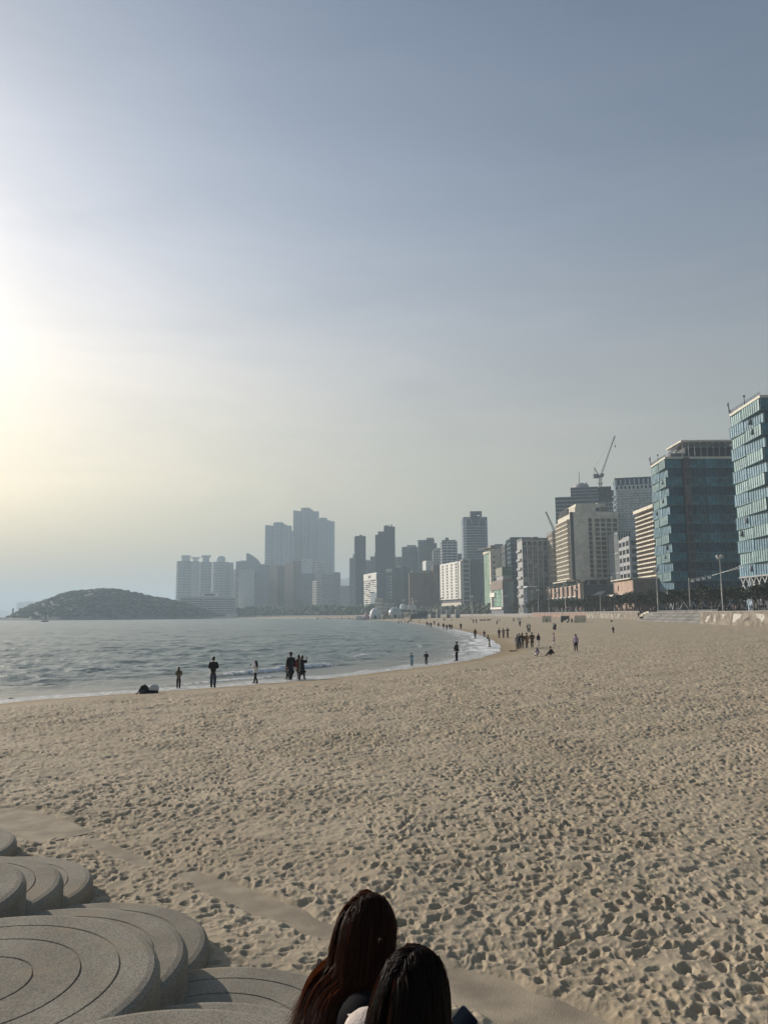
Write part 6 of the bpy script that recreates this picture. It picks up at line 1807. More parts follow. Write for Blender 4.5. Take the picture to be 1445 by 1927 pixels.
put('person in long black coat and cap with red bag, left of the embracing pair', 547, 1227.5, 1281, 20, G1, top='black', legs='black', coat=.17, hat='black', bag=('red', 'side'), stride=.10, hood=True, puff=1.4)
put('person in grey walking half hidden behind the black coat with the red bag', 541.5, 1236, 1280, 70, G1, top='grey', legs='charcoal', coat=.3, stride=.08, hair='bob', female=True, mn=1.4)
put('person in long black coat with dark hair raising a phone to the right', 568.5, 1233, 1280, -35, G1, top='black', legs='black', coat=.2, arms=('down', 'photo'), hair='long', stride=.08, female=True, mn=1.45, puff=1.6, hood=True)
put('woman in brown partly hidden behind the coat with the raised phone', 561.5, 1231.5, 1279, 40, G1, top='brown', legs='grey', coat=.3, hair='long', stride=.09, female=True, mn=1.45)
put('child in a long pale blue coat standing at the edge of the foam', 775, 1227.5, 1254.5, 20, G1, top='paleblue', legs='black', coat=.16, pose='bow', mn=1.05, mx=1.7, arms='front')
put('child in black jacket with a pale blue vest front beside the blue coat', 802, 1225.5, 1251.5, 160, G1, top='navy', legs='black', bag=('paleblue', 'back'), arms='pocket', mn=1.0, mx=1.6, puff=1.5)
put('person in black hooded long coat holding a white garment at the foam edge', 859.5, 1206.5, 1244.5, 55, G1, top='black', legs='black', coat=.38, hood=True, bag=('white', 'hand'), puff=2.2, arms='front')
G2 = 'people walking and posing on the beach'
put('person in long dark brown coat, leftmost at the bend of the foam', 894, 1180, 1202, 175, G2, top='brown', legs='black', coat=.25, hair='long', female=True, stride=.05)
put('child in dark clothes between the brown coat and the bending photographer', 911, 1185, 1200, 170, G2, top='navy', legs='black', mn=1.0, mx=1.4)
put('man in khaki jacket leaning forward to take a photo at the foam', 921, 1194, 1218, 75, G2, top='khaki', legs='khaki', arms='photo', pose='lean', stride=.05)
put('person in dark jacket and shorts, left one of three walking abreast', 939, 1182, 1201, 178, G2, top='charcoal', legs='charcoal', stride=.06, arms=('swing', 'swingf'))
put('person in brownish pink jacket, middle one of three walking abreast', 947, 1181, 1201, 180, G2, top='rose', legs='black', stride=.05, arms=('swing', 'swingf'))
put('person in black with raised elbows, right one of three walking abreast', 955, 1180.5, 1201, 182, G2, top='black', legs='black', arms='photo', stride=.04)
put('person in a grey coat stretching an arm to the left, front of the selfie group', 973.5, 1193, 1222.5, 150, G2, top='grey', legs='black', arms=('up', 'down'), coat=.32, hair='bob', female=True)
put('person in black waving an arm high in the selfie group', 977.5, 1190, 1221.5, 160, G2, top='black', legs='black', arms=('up', 'front'))
put('man in black jacket and grey trousers at the right of the selfie group', 983, 1189.5, 1220.5, 175, G2, top='black', legs='grey', arms=('down', 'pocket'))
put('person in a long camel coat standing beside the brown coat', 991, 1189.5, 1219.5, 20, G2, top='camel', legs='charcoal', coat=.27, hair='bob', female=True, bag=('black', 'hand'))
put('person in a wide knee length brown coat seen from behind', 1001, 1188.5, 1218.5, 4, G2, top='brown', legs='black', coat=.30, puff=1.8, arms='pocket')
put('woman in black vest over white sleeves behind the kneeling girl', 1013, 1191.5, 1216, 8, G2, top='navy', legs='white', hair='long', female=True)
put('girl in lilac jacket and white skirt kneeling on the sand', 1011, 1206.5, 1234.5, 10, G2, H=1.45, top='lilac', legs='white', pose='sit', hair='long', female=True, arms='phone', bag=('lilac', 'back'), puff=1.8)
put('person in black sitting on the sand leaning back on one arm', 1037.5, 1216.5, 1234.5, 65, G2, H=1.6, top='black', legs='charcoal', pose='sit', arms=('lap', 'prop'), puff=1.8)
put('person in a long pale pink coat and white shoes walking alone', 1042, 1190, 1213.5, 70, G2, top='pink', legs='white', coat=.24, shoes='white', hair='bob', female=True, stride=.06)
put('woman with long black hair in lilac jacket, black skirt and white boots', 1083.5, 1192, 1226.5, 150, G2, top='lilac', legs='charcoal', hair='long', female=True, skirt=('black', .36), shoes='white', bag=('white', 'hand'), stride=.05, puff=1.5)
put('person in black trousers and white top, right one of a standing pair', 996.5, 1172, 1190, 5, G2, top='white', legs='black', hair='long', female=True)
put('person in dark coat, left one of a standing pair', 993.2, 1171, 1189.5, 8, G2, top='charcoal', legs='black', coat=.4)
put('person in a dark coat strolling with head bowed on the open sand at right', 1153.5, 1178, 1192, 160, G2, top='black', legs='black', coat=.3, pose='bow', hood=True, stride=.06, mn=1.3)
put('person in dark jacket and jeans walking away across the upper sand', 978, 1167, 1179, 5, G2, top='charcoal', legs='denim', stride=.05, sub=0)
put('striding person in dark clothes on the upper sand left of the white board', 935, 1164, 1175.5, 80, G2, top='charcoal', legs='black', stride=.14, sub=0)
put('person in dark clothes, left one of two close together on the sand', 890.5, 1162, 1172.5, 170, G2, top='black', legs='black', sub=0)
put('person in dark clothes, right one of two close together on the sand', 896, 1163, 1172.5, 190, G2, top='navy', legs='black', sub=0)
put('small figure stepping beside the two close together people', 886, 1162, 1167, 90, G2, top='black', legs='black', sub=0, pose='lean')
put('person with an open dark coat walking along the wet sand', 867, 1171, 1184, 175, G2, top='black', legs='charcoal', coat=.3, stride=.07, sub=0)
put('person in dark jacket, left one of four at the foam', 834.5, 1169.5, 1183, 180, G2, top='black', legs='charcoal', sub=0, puff=1.6)
put('short person second from left of four at the foam', 840.5, 1174, 1185.5, 175, G2, top='charcoal', legs='denim', sub=0, mn=1.3)
put('person third from left of four at the foam with pale trousers', 846, 1173, 1185, 160, G2, top='black', legs='grey', sub=0, coat=.4)
put('person rightmost of four at the foam', 850, 1174, 1185, 190, G2, top='brown', legs='black', sub=0)
put('stout figure in dark jacket alone between two foam groups', 825, 1171, 1180.5, 180, G2, top='charcoal', legs='black', sub=0, puff=2)
put('person in dark coat leftmost of the far foam group', 803, 1168.5, 1177.5, 170, G2, top='black', legs='black', sub=0)
put('person in navy second of the far foam group', 806.5, 1171.5, 1179, 185, G2, top='navy', legs='denim', sub=0)
put('tall dark figure in the middle of the far foam group', 810.8, 1167.5, 1180.5, 175, G2, top='black', legs='black', sub=0)
put('person at the right of the far foam group', 817, 1167.5, 1175.5, 180, G2, top='charcoal', legs='black', sub=0)
put('thin figure standing before the low white board', 835, 1162.5, 1169, 180, G2, top='black', legs='black', sub=0, H=1.7)
put('person sitting on the sand right of the low white board', 850, 1163.8, 1168, 60, G2, top='charcoal', legs='brown', pose='sit', sub=0, H=1.7)

def bags():
    p = on_sand(271, 1305.5); p.z -= .01
    t = thing('backpack', p, R(15), 'black backpack lying on the sand beside the white bag', 'backpack', 'bags on the sand at the water line')
    mb = MB(); mb.lathe([(.20, -.03), (.255, .06), (.25, .22), (.21, .36), (.13, .45), (.01, .47)], (0, 0, 0), 16, 0, 1, .72); mb.build('pack_body', CL['black'], t)
    mb = MB(); mb.lathe([(.14, .0), (.17, .05), (.16, .17), (.10, .24), (.01, .25)], (-.02, -.14, 0), 12, 0, 1, .5); mb.build('front_pocket', CL['charcoal'], t)
    mb = MB(); mb.tube([(-.12, -.1, .34), (-.24, -.12, .2), (-.33, -.1, .03), (-.42, -.12, .03)], .03, 6); mb.build('strap', CL['black'], t)
    mb = MB(); mb.tube([(-.02, 0, .43), (.03, 0, .50), (.09, 0, .43)], .018, 6); mb.build('handle', CL['black'], t)
    p = on_sand(288.5, 1304.5)
    t = thing('shopping_bag', p, R(-10), 'crumpled white bag with a dark underside next to the black backpack', 'bag', 'bags on the sand at the water line')
    mb = MB(); mb.lathe([(.27, .14), (.30, .24), (.27, .36), (.18, .45), (.05, .48), (.01, .47)], (.03, 0, 0), 14, 0, 1, .7); mb.build('bag_body', cloth('bagwhite', (.50, .50, .50)), t)
    mb = MB(); mb.lathe([(.22, -.03), (.29, .04), (.29, .11), (.25, .17), (.01, .2)], (.02, -.04, 0), 14, 0, 1, .7); mb.build('bag_base', CL['black'], t)
    p = on_sand(22, 1316.5)
    t = thing('driftwood', p, R(30), 'small dark lump of driftwood on the wet sand by the left edge', 'driftwood')
    mb = MB(); mb.tube([(-.2, 0, .01), (-.05, .02, .05), (.1, 0, .03), (.22, -.05, .01)], [.02, .05, .04, .015], 7); mb.build('log', mat('driftwood', (.03, .026, .022), .9), t)
    p = on_sand(965, 1226)
    t = thing('dark_heap', p, R(-20), 'flat dark heap of seaweed on the wet sand left of the selfie group', 'matter')
    mb = MB(); rng = random.Random(3)  # low tangle of dark brown strands forming a dark patch on the sand
    for k in range(16): a = rng.uniform(0, 6.28); q = Vector((rng.uniform(-.3, .3), rng.uniform(-.3, .3), .02)); mb.tube([q, q + Vector((math.cos(a) * .2, math.sin(a) * .12, .05)), q + Vector((math.cos(a) * .45, math.sin(a) * .25, 0))], [.03, .06, .02], 5)
    mb.build('strands', mat('matter', (.05, .04, .022), .8), t, kind='stuff')
bags()

# --- crowds: a few figures, copied one by one
def tiny(seed, top, legs, coat=0, stride=.05, pose='stand', arms='down', hair='short', female=False):
    return person('x', None, (0, -40 - seed, -3), 0, H=1.7, top=top, legs=legs, coat=coat, stride=stride, sub=0, pose=pose, arms=arms, hair=hair, female=female)
PROTO = [tiny(0, 'black', 'black'), tiny(1, 'charcoal', 'denim', .3), tiny(2, 'navy', 'black', 0, .1), tiny(3, 'grey', 'black', .3, .03, female=True, hair='long'), tiny(4, 'brown', 'charcoal', .25), tiny(5, 'white', 'denim', 0, .06, female=True, hair='long'), tiny(6, 'black', 'grey', 0, .12), tiny(7, 'rose', 'black', .2, .04, female=True, hair='bob')]
SITTER = tiny(8, 'black', 'charcoal', pose='sit', arms='lap')
grow()
USED = set()
def crowd(proto, pos, yaw, label, group, s=1.0):
    o = proto if id(proto) not in USED else copy_tree(proto)
    USED.add(id(proto))
    o.location = pos; o.rotation_euler = (0, 0, yaw); o.scale = (s, s, s)
    tag(o, label, 'person', group)
rng = random.Random(31)
def pick(): return PROTO[rng.choice((0, 0, 1, 1, 2, 2, 3, 4, 5, 6, 6, 7))]
# far beach: strip between the water and the pines, columns 560 to 720
for k in range(92):
    px = rng.choice((rng.uniform(560, 600), rng.uniform(596, 626), rng.uniform(628, 662), rng.uniform(655, 722), rng.uniform(655, 722)))
    Y = 690 + (722 - px) * 2.15 + rng.uniform(8, 62)
    p = on_beach(px, Y); p.z -= .05
    zone = 'below the tallest skyscrapers' if px < 628 else 'below the blue mountain' if px < 664 else 'in front of the white dome'
    crowd(pick(), p, rng.uniform(0, 6.28), 'tiny dark figure in the far crowd ' + zone, 'far crowd ' + zone, rng.uniform(.95, 1.2))
for k in range(16):
    px = rng.uniform(722, 800); Y = 690 - (px - 722) * 1.4 + rng.uniform(-20, 40)
    p = on_beach(px, max(440, Y)); p.z -= .05
    crowd(pick(), p, rng.uniform(0, 6.28), 'small dark figure on the far sand in front of the clear dome and booths', 'people before the clear dome and booths')
for (px, yf) in ((750, 1169.3), (755, 1168.2), (762.5, 1168.4), (767.3, 1169.6), (770, 1167.8), (772.2, 1167.6), (774.3, 1167.4), (789, 1169.3), (801, 1166)):
    Y = 3.55 * F_PX / (yf - 1156.5); p = on_beach(px, Y); p.z -= .03
    crowd(pick(), p, rng.uniform(0, 6.28), 'small dark figure near the water in front of the pavilion', 'people by the water before the pavilion')
for k in range(9):
    px = 903 + k * 2.5; Y = 390 + rng.uniform(-8, 8); p = on_beach(px, Y); p.z -= .03
    crowd(SITTER, p, rng.uniform(1, 5), 'one of a row of people sitting on the sand left of the white square board', 'row of people sitting on the upper sand')
for k, (px, Y, lab) in enumerate(((1043.5, 178, 'man in black, right one of the pair walking down from the small goal'), (1040.5, 180, 'person in pale top, left one of the pair walking down from the small goal'), (1056, 268, 'player in dark clothes nearest the small goal'), (1067, 262, 'player in pale shorts midway between the goals'), (1075, 262, 'player standing close left of the wide goal'), (966, 330, 'dark figure left of the wide white board'), (1028, 285, 'goalkeeper in dark clothes in the small goal'), (996, 400, 'person in white on the upper sand below the grid office'), (1150, 258, 'dark figure crouching at the foot of the sea wall near the stairs'))):
    p = on_beach(px, Y); p.z -= .03
    crowd(SITTER if k == 8 else PROTO[(0, 5, 1, 5, 2, 4, 0, 5, 0)[k]], p, rng.uniform(2.5, 3.7), lab, 'people by the goals and the sea wall')
# promenade: heads and shoulders over the sea wall
for k in range(70):
    X = rng.choice((93.6, 94.6, 96.0)) ; px = rng.choice((rng.uniform(1010, 1150), rng.uniform(1140, 1230), rng.uniform(1290, 1445), rng.uniform(1290, 1445)))
    r = ray(px, 1150); Y = X * r.y / r.x
    zone = 'behind the wall at the right edge' if px > 1385 else 'just right of the stairs under the pines' if px > 1290 else 'above the stairs' if px > 1170 else 'behind the painted wall' if px > 1080 else 'behind the two goals'
    crowd(pick(), (X, Y, PROM_Z), rng.uniform(0, 6.28), 'dark figure on the promenade ' + zone, 'people on the promenade ' + zone, rng.uniform(.95, 1.06))
for (px, X, z, lab) in ((1200.5, WX - 2.2, 3.0, 'person in black walking down the stairs, lower one'), (1203.5, WX - .4, 4.0, 'person in black on the stairs, upper one beside the blocks')):
    r = ray(px, 1150); crowd(PROTO[0 if z < 3.5 else 2], (X, X * r.y / r.x, z), 3.0, lab, 'people on the beach stairs')
for o in PROTO + [SITTER]:
    if id(o) not in USED:
        for c in list(o.children): bpy.data.objects.remove(c)
        bpy.data.objects.remove(o)

# ------------------------------------------------------------------ scalloped concrete steps
def concrete_material():
    m, nt, b = nodes('step_concrete')
    v = coords(nt, which='Object')
    n1 = noise(nt, v, 1.3, 5); n2 = noise(nt, v, 60, 4, .75); n3 = noise(nt, v, 6, 4)
    c = mix(nt, ramp(nt, n1, .35, .7), (.275, .248, .20), (.37, .338, .277))
    c = mix(nt, mathn(nt, 'MULTIPLY', ramp(nt, n2, .60, .36), .6), c, (.085, .078, .065))
    c = mix(nt, mathn(nt, 'MULTIPLY', ramp(nt, n3, .55, .75), .3), c, (.30, .26, .20))
    dust = mathn(nt, 'MULTIPLY', ramp(nt, noise(nt, v, 2.1, 5, .65), .52, .68), .5)
    c = mix(nt, dust, c, (.33, .262, .17))
    nt.links.new(c, b.inputs['Base Color']); b.inputs['Roughness'].default_value = .92; b.inputs['Specular IOR Level'].default_value = .2
    bp = N(nt, 'ShaderNodeBump'); bp.inputs['Strength'].default_value = .8; bp.inputs['Distance'].default_value = .012
    nt.links.new(n2, bp.inputs['Height']); nt.links.new(bp.outputs[0], b.inputs['Normal'])
    return m
CONC = concrete_material()
APRON = mat('apron_concrete', (.315, .262, .188), .95, var=.25, scale=2.0, bump=.6, bscale=60)
def build_steps():
    t = thing('scalloped_steps', (-3.2, 8.0, 0.5), 0, 'scalloped grey concrete seating steps with ring grooves at the left', 'steps')
    O = Vector((-3.2, 8.0, .5))
    r = 1.45
    def prof(z):
        g = []
        for rr in (.47, .83, 1.13):
            g += [(rr - .010, z), (rr - .006, z - .012), (rr + .006, z - .012), (rr + .010, z)]
        return [(.001, z)] + g + [(r - .10, z), (r - .05, z - .012), (r - .015, z - .04), (r, z - .085), (r, -.7)]
    cols = {'E': (-10.9, 16.05), 'Y': (-7.1, 12.4), 'X': (-9.0, 14.2), 'Z': (-5.2, 10.6), 'A': (-3.2, 8.7), 'B': (-1.35, 6.9), 'D': (.55, 5.05), 'F': (2.4, 3.3)}
    cache = {}
    for key, (cx, cy) in cols.items():
        for k in range(5):
            z = .78 + .34 * k
            zo = .005 * list(cols).index(key)
            x, y = cx - .17 + .05 * k, cy - 1.14 * k
            if key == 'B' and k == 1: x, y = -1.40, 5.45
            if y + r < .2 or (k >= 3 and key in 'AZYXE'): continue
            if key in 'BDF' and k >= 3: continue
            if k not in cache:
                mb = MB(); mb.lathe([(p, q - .5) for p, q in prof(z)][::-1], n=128, smooth=False); cache[k] = mb.mesh('step', CONC)
            o = link('step', cache[k], t, Vector((x, y, .5 + zo)) - O); o.rotation_euler = (0, 0, (cx * 7 + k) % 6.28)
    # the tiers the two women sit on, and the photographer's terrace behind them
    for (x, y, rr, z) in ((-1.05, 2.05, 1.5, 2.5), (.10, 2.75, 1.45, 2.15), (-.25, 3.5, 1.4, 1.80), (1.9, 1.2, 1.5, 2.143), (-2.7, 2.3, 1.45, 2.157), (-3.0, 3.55, 1.45, 1.807), (1.6, 2.6, 1.45, 1.793)):
        mb = MB(); mb.lathe([(.001, z), (rr - .1, z), (rr - .05, z - .012), (rr - .015, z - .04), (rr, z - .085), (rr, .2)][::-1], n=96, smooth=False); mb.build('step', CONC, t, Vector((x, y, 0)) - O)
    mb = MB(); mb.prism([(-9, -3), (9, -3), (9, .35), (-9, .35)], .1, 2.66); mb.build('terrace', CONC, t, -O)
    # flat apron slabs that show here and there through the sand
    d = STRIP; n = Vector((-d.y, d.x))
    for i, (cx, cy, ha, hb) in enumerate(PATCH):
        c = Vector((cx, cy))
        for e0, e1 in ((-1.08, 1.08),):
            p, q = c + d * ha * e0, c + d * ha * e1; w = hb * 1.15
            mb = MB(); mb.prism([p - n * w, q - n * w, q + n * w, p + n * w][::-1], .2, .545 - .005 * i); mb.build('apron_slab', APRON, t, -O)
build_steps()

# ------------------------------------------------------------------ the two women in the foreground
def hair_material(name, col, glow):
    m, nt, b = nodes(name)
    g = nt.nodes.new('ShaderNodeNewGeometry')
    c = mix(nt, g.outputs['Random Per Island'], tuple(x * .55 for x in col), tuple(x * 1.5 for x in col))
    nt.links.new(c, b.inputs['Base Color']); b.inputs['Roughness'].default_value = .5; b.inputs['Specular IOR Level'].default_value = .09
    tr = nt.nodes.new('ShaderNodeBsdfTranslucent'); tr.inputs['Color'].default_value = (*glow, 1)
    mx = nt.nodes.new('ShaderNodeMixShader'); mx.inputs[0].default_value = .20
    out = nt.nodes['Material Output']
    nt.links.new(b.outputs[0], mx.inputs[1]); nt.links.new(tr.outputs[0], mx.inputs[2]); nt.links.new(mx.outputs[0], out.inputs['Surface'])
    return m
def hair_strands(center, fwd, up, hang, length, n, seed, width, part=0.0, inset=1.0, spread=.2, curl=.012, caps=(), bd=(0, 1, 0), br=(1, 0, 0), steps=14):
    """ribbons combed from the scalp over the head and down the back; returns vertices and quads"""
    rng = np.random.default_rng(seed)
    f = np.array(fwd); u = np.array(up); r = np.cross(f, u)
    Mx = np.stack([r, f, u])                               # world -> head frame (rows)
    c0 = np.array(center)
    d = rng.standard_normal((n * 4, 3)); d /= np.linalg.norm(d, axis=1)[:, None]
    ok = (d[:, 2] > -.62) & ~((d[:, 1] > .62) & (d[:, 2] < .66)) & ~((d[:, 1] > .25) & (d[:, 2] < .15))
    d = d[ok][:n]; n = len(d)
    ax = np.array([.075, .093, .113])
    lift = (rng.uniform(1.02, 1.11, n) if inset >= 1 else np.full(n, 1.02))[:, None]
    p = d * ax * lift
    P = [p.copy()]
    g = Mx @ np.array(hang)
    side = np.where(d[:, 0] - part > 0, 1.0, -1.0)
    comb = np.stack([side * .9, -.75 * np.ones(n), -.1 * np.ones(n)], 1)
    fall = g[None, :] + np.stack([d[:, 0] * spread + rng.normal(0, .045, n), rng.normal(0, .03, n) - .03, np.zeros(n)], 1)
    fall /= np.linalg.norm(fall, axis=1)[:, None]
    st = (length * rng.uniform(.80, 1.04, n) / steps)[:, None]
    ph = 8 * np.arctan2(d[:, 0], -d[:, 1]) + 5 * d[:, 2] + rng.normal(0, .5, n); fq = rng.uniform(8, 16, n)
    t = comb.copy()
    C3 = [(Mx @ (np.array(a) - c0), Mx @ (np.array(b) - c0), ra, rb) for a, b, ra, rb in caps]
    thick = rng.uniform(0, .03, n)
    bdl = Mx @ np.array(bd); brl = Mx @ np.array(br)
    for k in range(steps):
        nrm = p / ax ** 2; nrm /= np.linalg.norm(nrm, axis=1)[:, None]
        q = np.linalg.norm(p / (ax * lift), axis=1)[:, None]
        gn = (fall * nrm).sum(1, keepdims=True)
        geo = fall - np.minimum(gn, 0) * nrm
        crown = np.clip(nrm[:, 2:3] - .45, 0, 1) * 1.5
        cp = comb - (comb * nrm).sum(1, keepdims=True) * nrm
        want = np.where(q < 1.05, geo + crown * cp, fall)
        want /= np.linalg.norm(want, axis=1)[:, None] + 1e-9
        t = t * .35 + want * .65
        t /= np.linalg.norm(t, axis=1)[:, None] + 1e-9
        p = p + t * st
        wob = curl * (k / steps) ** 1.5
        p[:, 0] += wob * np.sin(ph + fq * k / steps); p[:, 1] += wob * np.cos(ph * 1.7 + fq * k / steps)
        q = np.linalg.norm(p / (ax * lift), axis=1)[:, None]
        p = np.where(q < 1, p / np.maximum(q, 1e-3), p)
        for a, b, ra, rb in C3:                            # lie on the back, not inside it
            ab = b - a; s = np.clip(((p - a) @ ab) / (ab @ ab), 0, 1)[:, None]
            v = p - (a + s * ab); back = -(v @ bdl); xl = v @ brl
            rr = (ra + (rb - ra) * s)[:, 0] + thick
            res = v + back[:, None] * bdl[None, :] - xl[:, None] * brl[None, :]; rr2 = rr ** 2 - xl ** 2 - (res ** 2).sum(1)
            need = np.sqrt(np.maximum(rr2, 0))
            push = np.where((rr2 > 0) & (back > -.03), np.maximum(need - back, 0), 0)
            p = p - push[:, None] * bdl[None, :]
        P.append(p.copy())
    P = np.stack(P, 1)
    T = np.gradient(P, axis=1)
    out = P / (ax ** 2); out[:, :, 2] *= .3
    out /= np.linalg.norm(out, axis=2, keepdims=True) + 1e-9
    out = out + rng.normal(0, .3, (n, 1, 3))
    B = np.cross(T, out); B /= np.linalg.norm(B, axis=2, keepdims=True) + 1e-9
    ww = width * (1 - .75 * (np.arange(steps + 1) / steps) ** 2)[None, :, None] * rng.uniform(.6, 1.3, (n, 1, 1))
    V = np.stack([P - B * ww / 2, P + B * ww / 2], 2).reshape(-1, 3)
    V = V @ Mx + c0
    base = (np.arange(n) * (steps + 1) * 2)[:, None] + np.arange(steps)[None, :] * 2
    Q = np.stack([base, base + 1, base + 3, base + 2], -1).reshape(-1, 4)
    return V, Q
def head_mesh(name, parent, c, fwd, up, m):
    """an egg shaped head with nose, brow, chin, ears and eye sockets"""
    f = Vector(fwd); u = Vector(up); r = f.cross(u)
    mb = MB(); n, k = 28, 22
    vs = []
    for i in range(k + 1):
        ph = math.pi * i / k
        for j in range(n):
            a = 2 * math.pi * j / n
            x, y, z = math.sin(ph) * math.cos(a), math.sin(ph) * math.sin(a), math.cos(ph)
            X, Y, Z = x * .070, y * .088, z * .110
            if y > 0 and z < 0: X *= 1 + .35 * z * y; Y *= 1 + .10 * z
            fr = max(0, y)
            nose = math.exp(-((x / .16) ** 2 + ((z + .18) / .20) ** 2)) * fr
            Y += .022 * nose * (1 - min(1, max(0, (z + .1) * 2)))
            Y -= .010 * fr * (math.exp(-(((abs(x) - .36) / .16) ** 2 + ((z - .08) / .12) ** 2)))
            Y += .006 * fr * math.exp(-(((z - .26) / .1) ** 2)) + .008 * fr * math.exp(-((x / .25) ** 2 + ((z + .82) / .15) ** 2)) + .005 * fr * math.exp(-((x / .28) ** 2 + ((z + .53) / .06) ** 2))
            vs.append(Vector(c) + r * X + f * Y + u * Z)
    mb.add(vs, [(i * n + j, (i + 1) * n + j, (i + 1) * n + (j + 1) % n, i * n + (j + 1) % n) for i in range(k) for j in range(n)], 0, True)
    for s in (-1, 1):
        e = Vector(c) + r * (s * .076) - f * .008 - u * .01
        mb.tube([e + u * .03, e + r * s * .012 + u * .012, e + r * s * .012 - u * .015, e - u * .032], [.006, .012, .011, .006], 8)
        mb.ball(Vector(c) + r * s * .031 + f * .078 + u * .010, .011, 8, 6, 1)
    return mb.build(name, [m, mat('eye_dark', (.02, .015, .012), .2)], parent)
def seated_woman(label, top_px, Y, face_deg, lean, hairm, hang, length, jacket, seed, spread, part, bodyrot, hair_n=7000, puff=1.0, phone=False, shrug=0.0):
    top = at_y(top_px[0], top_px[1], Y)
    seat = 2.5
    F = Vector((math.sin(R(face_deg)), math.cos(R(face_deg)), 0)); FW = (F * .97 + Vector((0, 0, -.25))).normalized()
    UP = (Vector((0, 0, 1)) - FW * FW.z).normalized()
    hc = top - UP * .122
    bd = Vector((math.sin(R(bodyrot)), math.cos(R(bodyrot)), 0)); br = Vector((bd.y, -bd.x, 0))
    pel = Vector((hc.x, hc.y, seat + .11)) - bd * (lean * .62)
    t = thing('person', (pel.x, pel.y, seat), 0, label, 'person', 'two women sitting on the steps in the foreground')
    O = Vector((pel.x, pel.y, seat))
    nk = hc - UP * .125 - FW * .02
    ch = pel.lerp(nk, .70)
    sp = pel.lerp(nk, .36) - bd * .03
    L = lambda v: tuple(v - O)
    pts = [(L(pel), .13), (L(sp), .115), (L(ch), .12), (L(nk - Vector((0, 0, .02))), .05), (L(nk + UP * .05), .045), (L(hc - UP * .02), .06)]
    ed = [(0, 1), (1, 2), (2, 3), (3, 4), (4, 5)]
    arms = []
    for s in (-1, 1):
        S = ch + br * s * (.15 + shrug * .4) + Vector((0, 0, .055 + shrug)); 
        if phone and s == 1: E = S + bd * .10 + br * .07 - Vector((0, 0, .22)); Wp = PHONE - bd * .085 - br * .02 - Vector((0, 0, .055))
        else: E = S + bd * .12 + br * s * .05 - Vector((0, 0, .23)); Wp = E + bd * .20 - br * s * .10 - Vector((0, 0, .02))
        i = len(pts); pts += [(L(S), .062), (L(E), .045), (L(Wp), .030)]; ed += [(2, i), (i, i + 1), (i + 1, i + 2)]
        arms.append((S, E, Wp))
    legs = []
    for s in (-1, 1):
        hp = pel + br * s * .09; kn = hp + bd * .42 + Vector((0, 0, .05)); an = kn + bd * .10 - Vector((0, 0, .43)); to = an + bd * .17 - Vector((0, 0, .03))
        i = len(pts); pts += [(L(hp), .095), (L(kn), .062), (L(an), .042), (L(to), .034)]; ed += [(0, i), (i, i + 1), (i + 1, i + 2), (i + 2, i + 3)]
        legs.append((hp, kn, an, to))
    skin('body', pts, ed, SKIN, t, 2)
    head_mesh('head', t, hc - O, FW, UP, SKIN)
    # clothes
    tp = [(L(pel), .145), (L(pel.lerp(sp, .55)), .115)]; te = [(0, 1)]
    for (hp, kn, an, to) in legs:
        i = len(tp); tp += [(L(hp), .11), (L(kn), .078), (L(an + Vector((0, 0, .03))), .062)]; te += [(0, i), (i, i + 1), (i + 1, i + 2)]
    skin('trousers', tp, te, CL['charcoal'], t, 2)
    for (hp, kn, an, to) in legs:
        mb = MB(); d = to - an; mb.tube([an - O - d * .35, an - O + d * .2, an - O + d * .7, an - O + d * 1.2], [.045, .055, .05, .03], 10); mb.build('shoe', CL['black'], t)
    q = .03 * puff
    jp = [(L(pel - Vector((0, 0, .035))), .152 + q), (L(sp), .128 + q), (L(ch - Vector((0, 0, .03))), .122 + q), (L(ch + Vector((0, 0, .06))), .105 + q * .6), (L(nk - Vector((0, 0, .015))), .066)]
    je = [(0, 1), (1, 2), (2, 3), (3, 4)]
    for (S, E, Wp) in arms:
        i = len(jp); jp += [(L(S), .088 + q * 1.1), (L(S.lerp(E, .5)), .072 + q * .7), (L(E), .064 + q * .6), (L(Wp), .045 + q * .4)]; je += [(3, i), (i, i + 1), (i + 1, i + 2), (i + 2, i + 3)]
    jk = skin('jacket', jp, je, jacket, t, 2)
    grow()
    me = jk.data
    co = np.zeros(len(me.vertices) * 3, np.float32); no = np.zeros(len(me.vertices) * 3, np.float32)
    me.vertices.foreach_get('co', co); me.vertices.foreach_get('normal', no)
    co = co.reshape(-1, 3); no = no.reshape(-1, 3)
    fold = .006 * lownoise(co[:, 0] * 1.0 + co[:, 1], co[:, 2] * 2.2, .22, seed) + .004 * np.sin(co[:, 2] * 55 + 2 * np.sin(co[:, 0] * 14))
    me.vertices.foreach_set('co', (co + no * fold[:, None] * puff).ravel()); me.update()
    for S, E, Wp in arms:
        mb = MB(); mb.ball(S - O - Vector((0, 0, .012)), .076 + q * .5, 16, 12); mb.build('sleeve_top', jacket, t)
    # hands
    for s, (S, E, Wp) in zip((-1, 1), arms):
        d = (Wp - E).normalized(); side = br * -s
        if phone and s == 1:
            hand(t, O, Wp, PHONE, True); continue
        hand(t, O, Wp, Wp + d * .10 + side * .0 - Vector((0, 0, .02)), False, side)
    # hair: a dense inner layer and thousands of fine ribbons over it
    g = Vector(hang).normalized()
    caps = [(nk - O, ch - O, .062, .118 + q), (ch - O, pel - O, .118 + q, .13 + q)]
    V1, Q1 = hair_strands(hc - O, FW, UP, g, length * .95, 650, seed + 9, .028, part, .98, spread * .9, .004, caps, bd, br)
    V2, Q2 = hair_strands(hc - O, FW, UP, g, length, hair_n, seed, .0019, part, 1.0, spread, .018, caps, bd, br)
